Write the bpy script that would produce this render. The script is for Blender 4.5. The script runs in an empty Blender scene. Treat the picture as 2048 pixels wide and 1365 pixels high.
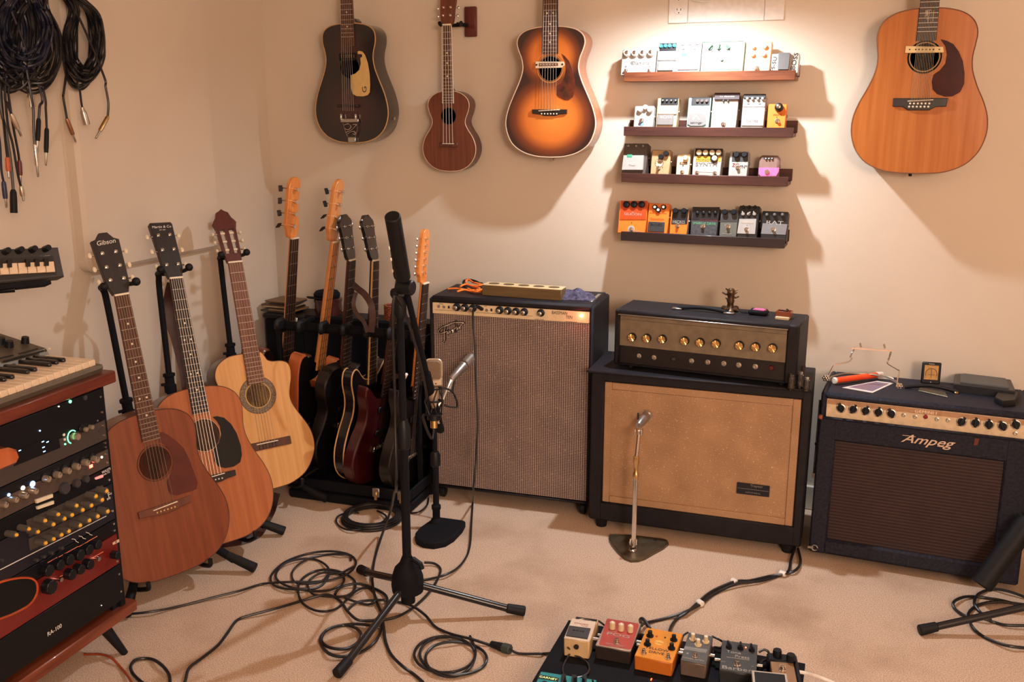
import bpy, bmesh, math, random
from mathutils import Vector as V, Matrix
random.seed(7)
S = bpy.context.scene
COL = S.collection
R = math.radians
# ------------------------------------------------------------------ camera, world, lights, exposure
H = 1.40; D = 3.40; WL = -2.41; WR = 2.3; WF = -1.9; ZC = 2.5
FPX = 1930.0; TH = R(13.57); PH = R(21.5)
cam = bpy.data.cameras.new('camera'); cam.sensor_width = 36; cam.lens = FPX/2048*36; cam.clip_start = .05
co = bpy.data.objects.new('camera', cam); COL.objects.link(co); S.camera = co
CR = V((math.cos(PH), math.sin(PH), 0))
CF = V((-math.sin(PH)*math.cos(TH), math.cos(PH)*math.cos(TH), -math.sin(TH)))
CU = CR.cross(CF); CC = V((0, 0, H))
m = Matrix((CR, CU, -CF)).transposed().to_4x4(); m.translation = CC; co.matrix_world = m
S.view_settings.view_transform = 'Standard'; S.view_settings.look = 'None'
S.view_settings.exposure = 0.0; S.view_settings.gamma = 1.0; S.view_settings.use_curve_mapping = False
w = bpy.data.worlds.new('world'); S.world = w; w.use_nodes = True
w.node_tree.nodes['Background'].inputs[0].default_value = (.5, .55, .7, 1)
w.node_tree.nodes['Background'].inputs[1].default_value = 0.05
def light(name, kind, loc, energy, color, rot=None, **k):
    l = bpy.data.lights.new(name, kind); l.energy = energy; l.color = color
    for a, b in k.items(): setattr(l, a, b)
    o = bpy.data.objects.new(name, l); COL.objects.link(o); o.location = loc
    if rot: o.rotation_euler = rot
    return o
# clamp lamp over the pedal shelves (bulb just above the frame, shade opening down)
light('shelf_lamp_light', 'SPOT', (-.636, D-.36, 1.80), 70, (.94, .97, 1.0), (R(-4), 0, 0), spot_size=R(172), spot_blend=1.0, shadow_soft_size=.02)
# warm fill added behind the camera to stand for the room's ambient light
light('room_fill_light', 'POINT', (1.35, -1.1, 1.75), 262, (1, .72, .54), shadow_soft_size=.35)

# ------------------------------------------------------------------ projection helpers: a pixel of the photograph to a point on a real plane
def ray(x, y): return CF + CR*((x-1024)/FPX) - CU*((y-682.5)/FPX)
def onY(x, y, Y): d = ray(x, y); return CC + d*(Y/d.y)
def onX(x, y, X): d = ray(x, y); return CC + d*(X/d.x)
def onZ(x, y, Z=0.): d = ray(x, y); return CC + d*((Z-H)/d.z)
def at(x, y, zc): return CC + ray(x, y)*zc
def fp(T, x, y, z=0.):
    Ti = T.inverted(); o = Ti @ CC; d = Ti.to_3x3() @ ray(x, y)
    return o + d*((z-o.z)/d.z)
def face(org, az=0, tilt=0, roll=0):
    az, t, ro = R(az), R(tilt), R(roll)
    n = V((math.sin(az)*math.cos(t), -math.cos(az)*math.cos(t), math.sin(t)))
    x = V((math.cos(az), math.sin(az), 0)); y = n.cross(x)
    X = x*math.cos(ro)+y*math.sin(ro); Y = n.cross(X)
    M = Matrix((X, Y, n)).transposed().to_4x4(); M.translation = V(org); return M
def up(org, yaw=0):
    return Matrix.Translation(V(org)) @ Matrix.Rotation(R(yaw), 4, 'Z')
def TR(x=0, y=0, z=0): return Matrix.Translation((x, y, z))
def RO(a, ax): return Matrix.Rotation(R(a), 4, ax)
def crop(ox, oy, s, pts): return [(ox+a/s, oy+b/s) for a, b in pts]

# ------------------------------------------------------------------ mesh builder
class MB:
    def __init__(s): s.v = []; s.f = []; s.m = []; s.k = 0; s.T = Matrix()
    def add(s, vs, fs):
        o = len(s.v); s.v += [tuple(s.T @ V(p)) for p in vs]; s.f += [tuple(o+i for i in f) for f in fs]; s.m += [s.k]*len(fs); return s
    def box(s, lo, hi, b=0.0):
        (x0, y0, z0), (x1, y1, z1) = lo, hi
        if x0 > x1: x0, x1 = x1, x0
        if y0 > y1: y0, y1 = y1, y0
        if z0 > z1: z0, z1 = z1, z0
        if b <= 0:
            vs = [(x, y, z) for x in (x0, x1) for y in (y0, y1) for z in (z0, z1)]
            return s.add(vs, [(0, 1, 3, 2), (4, 6, 7, 5), (0, 4, 5, 1), (2, 3, 7, 6), (0, 2, 6, 4), (1, 5, 7, 3)])
        b = min(b, (x1-x0)*.49, (y1-y0)*.49, (z1-z0)*.49)
        vs = []; ix = {}
        for i, X in enumerate((x0, x1)):
            for j, Y in enumerate((y0, y1)):
                for k, Z in enumerate((z0, z1)):
                    sx, sy, sz = (1, -1)[i]*b, (1, -1)[j]*b, (1, -1)[k]*b
                    for a, p in enumerate(((X, Y+sy, Z+sz), (X+sx, Y, Z+sz), (X+sx, Y+sy, Z))):
                        ix[i, j, k, a] = len(vs); vs.append(p)
        fs = []
        for i in (0, 1):
            q = [ix[i, j, k, 0] for j, k in ((0, 0), (0, 1), (1, 1), (1, 0))]; fs.append(q if i == 0 else q[::-1])
            q = [ix[j, i, k, 1] for j, k in ((0, 0), (1, 0), (1, 1), (0, 1))]; fs.append(q if i == 0 else q[::-1])
            q = [ix[j, k, i, 2] for j, k in ((0, 0), (0, 1), (1, 1), (1, 0))]; fs.append(q if i == 0 else q[::-1])
        for j in (0, 1):
            for k in (0, 1):
                fs.append([ix[0, j, k, 1], ix[0, j, k, 2], ix[1, j, k, 2], ix[1, j, k, 1]])
                fs.append([ix[j, 0, k, 0], ix[j, 0, k, 2], ix[j, 1, k, 2], ix[j, 1, k, 0]])
                fs.append([ix[j, k, 0, 0], ix[j, k, 0, 1], ix[j, k, 1, 1], ix[j, k, 1, 0]])
        for i in (0, 1):
            for j in (0, 1):
                for k in (0, 1): fs.append([ix[i, j, k, a] for a in range(3)])
        return s.add(vs, fs)
    def prism(s, o, z0, z1, b=0.0, taper=None):
        n = len(o)
        A = sum(o[i][0]*o[(i+1) % n][1]-o[(i+1) % n][0]*o[i][1] for i in range(n))
        if A < 0: o = o[::-1]
        rings = [(o, z0)]
        if b > 0:
            ins = []
            for i in range(n):
                p, q, r_ = V(o[i-1][:2]), V(o[i][:2]), V(o[(i+1) % n][:2])
                e = (r_-p); e = e.normalized() if e.length > 1e-9 else V((1, 0))
                ins.append((q.x-e.y*b, q.y+e.x*b))
            rings += [(o, z1-b), (ins, z1)]
        else: rings += [(o, z1)]
        vs = [(p[0], p[1], z) for q, z in rings for p in q]; fs = [tuple(range(n))[::-1]]
        for k in range(len(rings)-1):
            for i in range(n):
                j = (i+1) % n; fs.append((k*n+i, k*n+j, (k+1)*n+j, (k+1)*n+i))
        fs.append(tuple(range((len(rings)-1)*n, len(rings)*n)))
        return s.add(vs, fs)
    def quad(s, pts): return s.add(pts, [tuple(range(len(pts)))])
    def lathe(s, prof, p0=(0, 0, 0), ax=(0, 0, 1), n=16):
        p0 = V(p0); z = V(ax).normalized(); x = z.orthogonal().normalized(); y = z.cross(x)
        vs = []; 
        for r, h in prof:
            for i in range(n):
                a = 2*math.pi*i/n; vs.append(p0+z*h+(x*math.cos(a)+y*math.sin(a))*max(r, 1e-5))
        fs = []
        for k in range(len(prof)-1):
            for i in range(n):
                j = (i+1) % n; fs.append((k*n+i, k*n+j, (k+1)*n+j, (k+1)*n+i))
        if prof[0][0] > 1e-5: fs.append(tuple(range(n))[::-1])
        if prof[-1][0] > 1e-5: fs.append(tuple(range((len(prof)-1)*n, len(prof)*n)))
        return s.add(vs, fs)
    def cyl(s, p0, p1, r0, r1=None, n=14, b=0):
        r1 = r0 if r1 is None else r1; p0 = V(p0); p1 = V(p1); L = (p1-p0).length
        pr = [(r0, 0), (r1, L)] if not b else [(r0-b, 0), (r0, b), (r1, L-b), (r1-b, L)]
        return s.lathe(pr, p0, p1-p0, n)
    def ball(s, c, r, n=12, sq=(1, 1, 1)):
        vs = []; fs = []; m = n//2; c = V(c)
        for k in range(1, m):
            for i in range(n):
                a = math.pi*k/m; t = 2*math.pi*i/n
                vs.append(c+V((math.sin(a)*math.cos(t)*sq[0], math.sin(a)*math.sin(t)*sq[1], math.cos(a)*sq[2]))*r)
        for k in range(m-2):
            for i in range(n):
                j = (i+1) % n; fs.append((k*n+i, (k+1)*n+i, (k+1)*n+j, k*n+j))
        vs += [c+V((0, 0, r*sq[2])), c-V((0, 0, r*sq[2]))]; q = len(vs)
        for i in range(n):
            j = (i+1) % n; fs.append((i, j, q-2)); fs.append(((m-2)*n+j, (m-2)*n+i, q-1))
        return s.add(vs, fs)
    def tube(s, P, r, n=8, closed=False):
        P = [V(p) for p in P]; N = len(P); vs = []; fs = []
        rr = r if isinstance(r, (list, tuple)) else [r]*N
        t0 = None; x = None
        for i in range(N):
            a = P[i-1] if (i > 0 or closed) else P[i]; b = P[(i+1) % N] if (i < N-1 or closed) else P[i]
            t = (b-a); t = t.normalized() if t.length > 1e-9 else V((0, 0, 1))
            if x is None: x = t.orthogonal().normalized()
            else:
                x = x - t*x.dot(t); x = x.normalized() if x.length > 1e-6 else t.orthogonal().normalized()
            y = t.cross(x)
            for k in range(n):
                q = 2*math.pi*k/n; vs.append(P[i]+(x*math.cos(q)+y*math.sin(q))*rr[i])
        for i in range(N if closed else N-1):
            j = (i+1) % N
            for k in range(n):
                l = (k+1) % n; fs.append((i*n+k, i*n+l, j*n+l, j*n+k))
        if not closed: fs.append(tuple(range(n))[::-1]); fs.append(tuple(range((N-1)*n, N*n)))
        return s.add(vs, fs)
def smooth(P, k=6, closed=False):
    P = [V(p) for p in P]; N = len(P); out = []
    rng = range(N) if closed else range(N-1)
    for i in rng:
        if closed: a, b, c, d = P[i-1], P[i], P[(i+1) % N], P[(i+2) % N]
        else: a, b, c, d = P[max(i-1, 0)], P[i], P[i+1], P[min(i+2, N-1)]
        for j in range(k):
            t = j/k; out.append(.5*((2*b)+(c-a)*t+(2*a-5*b+4*c-d)*t*t+(3*b-a-3*c+d)*t**3))
    if not closed: out.append(P[-1])
    return out
def sm2(P, k=4, closed=True): return [(p.x, p.y) for p in smooth([V((a, b, 0)) for a, b in P], k, closed)]
def mesh(name, b, mats):
    me = bpy.data.meshes.new(name); me.from_pydata(b.v, [], b.f)
    for mm in (mats if isinstance(mats, (list, tuple)) else [mats]): me.materials.append(mm)
    me.polygons.foreach_set('material_index', b.m)
    me.polygons.foreach_set('use_smooth', [True]*len(b.f)); me.update()
    bm = bmesh.new(); bm.from_mesh(me); bmesh.ops.recalc_face_normals(bm, faces=bm.faces); bm.to_mesh(me); bm.free()
    me.set_sharp_from_angle(angle=R(38)); return me
def obj(name, b, mats, parent=None, T=None, label=None):
    o = bpy.data.objects.new(name, b if isinstance(b, bpy.types.Mesh) else mesh(name, b, mats)); COL.objects.link(o)
    if parent: o.parent = parent
    if T is not None: o.matrix_local = T
    if label: o['label'] = label
    return o
def tag(o, label, cat, group=None):
    o['label'] = label; o['category'] = cat
    if group: o['group'] = group
    return o
def thing(name, label, cat, T, group=None):
    o = bpy.data.objects.new(name, None); COL.objects.link(o); o.empty_display_size = .05
    o.matrix_world = T; return tag(o, label, cat, group)
def struct(name, b, mats, parent=None):
    o = obj(name, b, mats, parent)
    if not parent: o['kind'] = 'structure'
    return o
def text(s, size, parent, mt, x=0, y=0, z=0, rot=0, shear=0, name='lettering', ext=.0002, ax='CENTER', sx=1, sp=1.0, off=0, T=None):
    c = bpy.data.curves.new('t', 'FONT'); c.body = s; c.size = size; c.extrude = ext; c.align_x = ax; c.align_y = 'CENTER'
    c.shear = shear; c.space_character = sp; c.offset = off; c.resolution_u = 3
    o = bpy.data.objects.new('t', c); me = bpy.data.meshes.new_from_object(o)
    bpy.data.objects.remove(o); bpy.data.curves.remove(c)
    me.transform((T or Matrix()) @ TR(x, y, z) @ RO(rot, 'Z') @ Matrix.Diagonal((sx, 1, 1, 1)))
    me.materials.clear(); me.materials.append(mt); me.name = name
    return obj(name, me, None, parent)

# ------------------------------------------------------------------ materials
def sr(r, g, b): 
    f = lambda c: (c/255/12.92 if c/255 <= .04045 else ((c/255+.055)/1.055)**2.4)
    return (f(r), f(g), f(b), 1)
_mc = {}
def mat(name, col, rough=.5, metal=0, coat=0, emit=None, es=1, spec=.5, noise=None, bump=None, trans=0):
    if name in _mc: return _mc[name]
    m = bpy.data.materials.new(name); m.use_nodes = True; _mc[name] = m
    nt = m.node_tree; b = nt.nodes['Principled BSDF']
    b.inputs['Base Color'].default_value = col; b.inputs['Roughness'].default_value = rough
    b.inputs['Metallic'].default_value = metal; b.inputs['Coat Weight'].default_value = coat; b.inputs['Coat Roughness'].default_value = .08
    b.inputs['Specular IOR Level'].default_value = spec; b.inputs['Transmission Weight'].default_value = trans
    if emit: b.inputs['Emission Color'].default_value = emit; b.inputs['Emission Strength'].default_value = es
    tc = nt.nodes.new('ShaderNodeTexCoord')
    def nz(sc, det=3, st=(1, 1, 1)):
        mp = nt.nodes.new('ShaderNodeMapping'); mp.inputs['Scale'].default_value = st; nt.links.new(tc.outputs['Object'], mp.inputs[0])
        n = nt.nodes.new('ShaderNodeTexNoise'); n.inputs['Scale'].default_value = sc; n.inputs['Detail'].default_value = det
        nt.links.new(mp.outputs[0], n.inputs['Vector']); return n
    # faint procedural variation on everything
    if noise is None: noise = (60, .06, (1, 1, 1))
    n = nz(noise[0], 3, noise[2] if len(noise) > 2 else (1, 1, 1))
    mx = nt.nodes.new('ShaderNodeMix'); mx.data_type = 'RGBA'; mx.blend_type = 'MIX'
    rp = nt.nodes.new('ShaderNodeMapRange'); rp.inputs[1].default_value = .3; rp.inputs[2].default_value = .7
    nt.links.new(n.outputs[0], rp.inputs[0]); nt.links.new(rp.outputs[0], mx.inputs[0])
    a = noise[1]; mx.inputs[6].default_value = tuple(c*(1-a) for c in col[:3])+(1,)
    mx.inputs[7].default_value = (noise[3] if len(noise) > 3 else tuple(min(1, c*(1+a)) for c in col[:3])+(1,))
    nt.links.new(mx.outputs[2], b.inputs['Base Color'])
    if bump:
        n2 = nz(bump[0], 2, bump[2] if len(bump) > 2 else (1, 1, 1)); bp = nt.nodes.new('ShaderNodeBump'); bp.inputs['Strength'].default_value = bump[1]; bp.inputs['Distance'].default_value = .002
        nt.links.new(n2.outputs[0], bp.inputs['Height']); nt.links.new(bp.outputs[0], b.inputs['Normal'])
    return m
def wood(name, c1, c2, rough=.35, coat=.3, st=(60, 3, 60), sc=1.5):
    if name in _mc: return _mc[name]
    m = mat(name, c1, rough, 0, coat, noise=(sc, 0, st, c2)); return m
def burst(name, stops, e1, e2, rough=.3, coat=.6, grain=.1):
    """finish that darkens towards the rim of a two-lobed guitar top; e = (cx, cy, rx, ry)"""
    m = mat(name, (1, 1, 1, 1), rough, 0, coat); nt = m.node_tree; b = nt.nodes['Principled BSDF']
    tc = nt.nodes.new('ShaderNodeTexCoord'); L = nt.links.new
    def ell(e):
        mp = nt.nodes.new('ShaderNodeMapping'); mp.vector_type = 'POINT'
        mp.inputs['Location'].default_value = (-e[0]/e[2], -e[1]/e[3], 0); mp.inputs['Scale'].default_value = (1/e[2], 1/e[3], 0)
        L(tc.outputs['Object'], mp.inputs[0]); ln = nt.nodes.new('ShaderNodeVectorMath'); ln.operation = 'LENGTH'; L(mp.outputs[0], ln.inputs[0]); return ln.outputs['Value']
    mn = nt.nodes.new('ShaderNodeMath'); mn.operation = 'SMOOTH_MIN'; mn.inputs[2].default_value = .25
    L(ell(e1), mn.inputs[0]); L(ell(e2), mn.inputs[1])
    rp = nt.nodes.new('ShaderNodeValToRGB'); L(mn.outputs[0], rp.inputs[0])
    el = rp.color_ramp.elements
    for i, (p, c) in enumerate(stops):
        e = el[i] if i < 2 else el.new(p); e.position = p; e.color = c
    L(rp.outputs[0], b.inputs['Base Color']); return m
def weave(name, dark, light_, px, py, rough=.6, sparkle=None, kx=.5, ky=.5, soft=.25):
    """woven grille cloth: threads of period px, py in object space"""
    m = mat(name, dark, rough); nt = m.node_tree; b = nt.nodes['Principled BSDF']; L = nt.links.new
    tc = nt.nodes.new('ShaderNodeTexCoord'); sp = nt.nodes.new('ShaderNodeSeparateXYZ'); L(tc.outputs['Object'], sp.inputs[0])
    def band(o, p, k):
        a = nt.nodes.new('ShaderNodeMath'); a.operation = 'MULTIPLY'; a.inputs[1].default_value = 1/p; L(sp.outputs[o], a.inputs[0])
        t = nt.nodes.new('ShaderNodeMath'); t.operation = 'PINGPONG'; t.inputs[1].default_value = .5; L(a.outputs[0], t.inputs[0])
        r = nt.nodes.new('ShaderNodeMapRange'); r.inputs[1].default_value = .5*k-soft*.5; r.inputs[2].default_value = .5*k+soft*.5; L(t.outputs[0], r.inputs[0]); return r.outputs[0]
    f = None
    if px and py:
        q = nt.nodes.new('ShaderNodeMath'); q.operation = 'MULTIPLY'; L(band(0, px, kx), q.inputs[0]); L(band(1, py, ky), q.inputs[1]); f = q.outputs[0]
    else: f = band(1, py, ky)
    mx = nt.nodes.new('ShaderNodeMix'); mx.data_type = 'RGBA'; mx.inputs[6].default_value = dark; mx.inputs[7].default_value = light_
    L(f, mx.inputs[0]); out = mx.outputs[2]
    n = nt.nodes.new('ShaderNodeTexNoise'); n.inputs['Scale'].default_value = 9; L(tc.outputs['Object'], n.inputs['Vector'])
    m2 = nt.nodes.new('ShaderNodeMix'); m2.data_type = 'RGBA'; m2.blend_type = 'MULTIPLY'; m2.inputs[0].default_value = .5; L(out, m2.inputs[6]); L(n.outputs[0], m2.inputs[7]); out = m2.outputs[2]
    if sparkle:
        n3 = nt.nodes.new('ShaderNodeTexNoise'); n3.inputs['Scale'].default_value = 330; L(tc.outputs['Object'], n3.inputs['Vector'])
        r = nt.nodes.new('ShaderNodeMapRange'); r.inputs[1].default_value = .66; r.inputs[2].default_value = .74; L(n3.outputs[0], r.inputs[0])
        m3 = nt.nodes.new('ShaderNodeMix'); m3.data_type = 'RGBA'; L(r.outputs[0], m3.inputs[0]); L(out, m3.inputs[6]); m3.inputs[7].default_value = sparkle; out = m3.outputs[2]
    L(out, b.inputs['Base Color']); return m
BLK = mat('black_plastic', (.005, .007, .011, 1), .45, spec=.3)
BLKM = mat('black_matte', (.004, .005, .009, 1), .8, spec=.22, bump=(400, .2))
TOLEX = mat('black_vinyl', (.009, .008, .013, 1), .55, spec=.3, bump=(700, .5), noise=(25, .35))
TOLEXB = mat('blue_black_vinyl', (.011, .013, .028, 1), .6, spec=.3, bump=(500, .8), noise=(120, .6))
RUB = mat('black_rubber', (.005, .006, .009, 1), .6, spec=.3)
CHR = mat('chrome', (.72, .70, .68, 1), .18, 1)
STEEL = mat('brushed_steel', (.50, .48, .45, 1), .35, 1)
BRASS = mat('brass', (.72, .50, .22, 1), .3, 1)
CREAM = mat('cream_plastic', (.74, .66, .50, 1), .4)
WHITE = mat('white_plastic', (.80, .78, .75, 1), .4)
GREYP = mat('grey_plastic', (.22, .22, .23, 1), .5)
DKG = mat('dark_grey_plastic', (.035, .035, .040, 1), .5)
INK = mat('black_ink', (.015, .013, .012, 1), .6)
WINK = mat('white_ink', (.78, .76, .72, 1), .5)
FRET = mat('nickel_fret', (.66, .64, .60, 1), .3, 1)
STR = mat('steel_string', (.55, .52, .48, 1), .3, 1)
BONE = mat('bone', (.80, .73, .58, 1), .4)
ROSEW = wood('rosewood', sr(64, 38, 30), sr(96, 58, 42), .45, .1, (90, 6, 90))
EBONY = wood('ebony', sr(30, 26, 28), sr(44, 38, 38), .4, .1)
MAHOG = wood('mahogany', sr(104, 52, 34), sr(132, 70, 44), .35, .3)
ORANGE = mat('orange_paint', sr(238, 122, 40), .35, coat=.3)
TORT = mat('tortoiseshell', sr(58, 20, 18), .2, coat=.5, noise=(28, .5, (1, 1, 1), sr(110, 44, 26)))
# ------------------------------------------------------------------ the room
WALLM = mat('wall_paint', sr(218, 207, 193), .85, noise=(3, .03), bump=(160, .12))
CEILM = mat('ceiling_paint', sr(225, 215, 200), .9)
CARPET = mat('carpet_pile', sr(204, 180, 160), .95, spec=.1, noise=(300, .34), bump=(330, 1.0))
def carpet_stains():
    nt = CARPET.node_tree; b = nt.nodes['Principled BSDF']; L = nt.links.new
    src = b.inputs['Base Color'].links[0].from_socket
    tc = nt.nodes.new('ShaderNodeTexCoord'); n = nt.nodes.new('ShaderNodeTexNoise'); n.inputs['Scale'].default_value = 2.6; n.inputs['Detail'].default_value = 5
    L(tc.outputs['Object'], n.inputs['Vector']); r = nt.nodes.new('ShaderNodeMapRange'); r.inputs[1].default_value = .52; r.inputs[2].default_value = .72; r.inputs[4].default_value = .55
    L(n.outputs[0], r.inputs[0]); mx = nt.nodes.new('ShaderNodeMix'); mx.data_type = 'RGBA'; mx.inputs[7].default_value = sr(142, 112, 88)
    L(r.outputs[0], mx.inputs[0]); L(src, mx.inputs[6]); L(mx.outputs[2], b.inputs['Base Color'])
carpet_stains()
struct('floor', MB().box((WL-.1, WF-.1, -.1), (WR+.1, D+.1, 0)), CARPET)
struct('wall_back', MB().box((WL-.1, D, 0), (WR+.1, D+.1, ZC)), WALLM)
struct('wall_left', MB().box((WL-.1, WF, 0), (WL, D, ZC)), WALLM)
struct('wall_right', MB().box((WR, WF, 0), (WR+.1, D, ZC)), WALLM)
struct('wall_front', MB().box((WL-.1, WF-.1, 0), (WR+.1, WF, ZC)), mat('glare_cut_wall', sr(84, 74, 68), .9))  # unseen wall, coloured dark to keep its reflection out of glossy surfaces
struct('ceiling', MB().box((WL-.1, WF-.1, ZC), (WR+.1, D+.1, ZC+.1)), CEILM)
TRIM = mat('trim_paint', sr(214, 205, 190), .5)
struct('baseboard_back', MB().box((WL, D-.014, 0), (WR, D, .09), .004), TRIM)
struct('baseboard_left', MB().box((WL, WF, 0), (WL+.014, D-.014, .09), .004), TRIM)
struct('baseboard_right', MB().box((WR-.014, WF, 0), (WR, D-.014, .09), .004), TRIM)
# thick panel on the left wall with rounded lower corners
PT = Matrix(((0, 0, 1, WL), (1, 0, 0, 0), (0, 1, 0, 0), (0, 0, 0, 1)))
y0, y1, z0, z1 = 2.335, 2.995, .885, 2.25
def rrect(x0, y0, x1, y1, r, n=5):
    o = []
    for cx, cy, a0 in ((x1-r, y0+r, -90), (x1-r, y1-r, 0), (x0+r, y1-r, 90), (x0+r, y0+r, 180)):
        for i in range(n+1): a = R(a0+90*i/n); o.append((cx+r*math.cos(a), cy+r*math.sin(a)))
    return o
tag(obj('wall_panel', MB().prism(rrect(y0, z0, y1, z1, .035), .0, .045, .012), WALLM, None, PT), 'tall cream painted panel with rounded lower corners standing off the left wall', 'panel')
# white cover panel with outlet high on the back wall
T = face((0, D, 0))
a = fp(T, 1337, 47); b = fp(T, 1568, 40)
PW = mat('white_panel', sr(226, 220, 214), .55)
T = face((a.x, D, (a.y+b.y)/2)); W_ = b.x-a.x
t = thing('outlet_panel', 'flat white wall panel with an electrical outlet above the pedal shelves', 'wall panel', T)
obj('panel', MB().box((0.066, 0, 0), (W_-.064, .34, .004), .001), PW, t)
obj('edge_plate', MB().box((0, 0, 0), (.065, .34, .007), .0015), PW, t)
obj('edge_plate', MB().box((W_-.063, 0, 0), (W_, .34, .007), .0015), PW, t)
for i, py in enumerate((22, -4, )):
    p = fp(T, 1358, py, .007); o = MB().prism([(p.x+.0165*math.cos(q*.3142*1.0)*1.0, p.y+.0125*max(-.86, min(.86, math.sin(q*.3142)))) for q in range(20)], .0065, .0095, .001)
    oo = obj('outlet', o, WHITE, t); h = MB()
    for dx in (-.0062, .0062): h.box((p.x+dx-.001, p.y+.001, .0094), (p.x+dx+.001, p.y+.008, .0099))
    h.cyl((p.x, p.y-.006, .0094), (p.x, p.y-.006, .0099), .0022, n=10); obj('slot', h, INK, oo)
c = [onY(1379, -14, D-.012), onY(1385, 0, D-.01), onY(1400, 2.5, D-.01), onY(1412, 3.2, D-.01), onY(1422, 0, D-.012), onY(1424, -14, D-.015)]
tag(obj('lamp_cable', MB().tube(smooth(c), .0025), WHITE), 'thin white cable looping along the wall beside the outlet', 'cable')

# ------------------------------------------------------------------ guitars
def sym(tab): return [(x, y) for y, x in tab] + [(-x, y) for y, x in tab[::-1] if x > 0]
def body_outline(tab, k=4): return sm2(sym(tab), k)
DREAD = [(0, .03), (.006, .09), (.03, .145), (.07, .18), (.12, .197), (.17, .197), (.22, .182), (.27, .158), (.32, .140), (.36, .136), (.40, .141), (.435, .143), (.468, .130), (.492, .10), (.504, .06), (.508, .02)]
def fill_hole(outer, cx, cy, r, z, n=40):
    bm = bmesh.new(); ed = []
    for ring in ([(x, y) for x, y in outer], [(cx+r*math.cos(2*math.pi*i/n), cy+r*math.sin(2*math.pi*i/n)) for i in range(n)]):
        vs = [bm.verts.new((x, y, z)) for x, y in ring]
        ed += [bm.edges.new((vs[i], vs[(i+1) % len(vs)])) for i in range(len(vs))]
    bmesh.ops.triangle_fill(bm, use_beauty=True, use_dissolve=False, edges=ed)
    bm.verts.index_update(); v = [tuple(p.co) for p in bm.verts]; f = [tuple(q.index for q in p.verts) for p in bm.faces]; bm.free(); return v, f
def ring(b, cx, cy, r0, r1, z0, z1, n=40):
    b.lathe([(r0, z0), (r1, z0), (r1, z1), (r0, z1), (r0, z0)], (cx, cy, 0), (0, 0, 1), n)
def acoustic(t, out, depth, topm, sidem, bindm, hole, hr, rosette=(), bw=.003):
    n = len(out)
    b = MB(); v, f = fill_hole(out, 0, hole, hr, 0) ; b.add(v, f)
    b.lathe([(hr, 0), (hr, -.003)], (0, hole, 0), (0, 0, 1), 40); b.f = [q for q in b.f if len(q) < 30]; b.m = b.m[:len(b.f)]
    obj('top', b, topm, t)
    b = MB(); vs = [(x, y, -.0005) for x, y in out]+[(x, y, -depth+.006) for x, y in out]+[(x*.985, y*.99+.003, -depth) for x, y in out]
    fs = [(i, (i+1) % n, n+(i+1) % n, n+i) for i in range(n)]+[(n+i, n+(i+1) % n, 2*n+(i+1) % n, 2*n+i) for i in range(n)]+[tuple(range(2*n, 3*n))]
    b.add(vs, fs); obj('body_shell', b, sidem, t)
    if bindm: obj('binding', MB().tube([(x, y, -.001) for x, y in out], bw, 6, True), bindm, t)
    for k, (a, c, mm) in enumerate(rosette):
        b = MB(); ring(b, 0, hole, a, c, 0, .0008+.0001*k); obj('rosette', b, mm, t)
def fretted(t, nut, sc, nf, w0, w1, yend, boardm, neckm, joint, inl=None, zb=.007, strings=6, saddle=None, sw=None, binding=None, fm=None, smat=None, zs=None, heel=True, srad=.0007):
    """fingerboard, frets, neck, strings"""
    wa = lambda y: w0+(w1-w0)*(nut-y)/(nut-yend)
    b = MB(); b.prism([(-w0/2, nut), (w0/2, nut), (w1/2, yend), (-w1/2, yend)], .0005, zb, .0012); obj('fingerboard', b, boardm, t)
    if binding:
        for s in (-1, 1):
            b = MB(); b.prism([(s*w0/2, nut), (s*(w0/2+.002), nut), (s*(w1/2+.002), yend), (s*w1/2, yend)], .001, zb+.0002); obj('neck_binding', b, binding, t)
    for i in range(1, nf+1):
        y = nut-sc*(1-2**(-i/12)); 
        if y < yend: break
        wd = wa(y)/2-.0008; obj('fret', MB().box((-wd, -.0009, zb-.0004), (wd, .0009, zb+.0012), .0003), fm or FRET, t, TR(0, y, 0))
    for i in (inl or ()):
        f_, k = (i if isinstance(i, tuple) else (i, 1))
        y = nut-sc*(1-(2**(-f_/12)+2**(-(f_-1)/12))/2)
        for dx in ((0,) if k == 1 else (-.011, .011)): obj('inlay', MB().cyl((dx, y, zb-.0005), (dx, y, zb+.0005), .0032, n=10), BONE, t)
    # neck shaft, half round
    b = MB(); N = 8; rows = []
    ys = [nut+.004, nut-.06, joint+.03, joint+.012, joint]
    th = [.015, .016, .018, .03 if heel else .02, .06 if heel else .02]
    for y, d in zip(ys, th):
        wd = wa(min(y, nut))/2; rows.append([(wd*math.cos(math.pi*k/N), y, .001-d*math.sin(math.pi*k/N)) for k in range(N+1)])
    vs = [p for r_ in rows for p in r_]; fs = []
    for a in range(len(rows)-1):
        for k in range(N): fs.append((a*(N+1)+k, a*(N+1)+k+1, (a+1)*(N+1)+k+1, (a+1)*(N+1)+k))
        fs.append((a*(N+1), (a+1)*(N+1), (a+1)*(N+1)+N, a*(N+1)+N))
    fs += [tuple(range(N+1)), tuple(range((len(rows)-1)*(N+1), len(rows)*(N+1)))]
    b.add(vs, fs); obj('neck', b, neckm, t)
    obj('nut', MB().box((-w0/2, nut-.001, .002), (w0/2, nut+.005, zb+.003), .001), BONE, t)
    if saddle is not None:
        sw = sw or .054; zz = zs or .012
        for k in range(strings):
            u = k/(strings-1)-.5
            b = MB().tube([(u*(w0-.008), nut+.002, zb+.002), (u*sw, saddle, zz)], srad, 5); obj('string', b, smat or STR, t)
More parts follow.
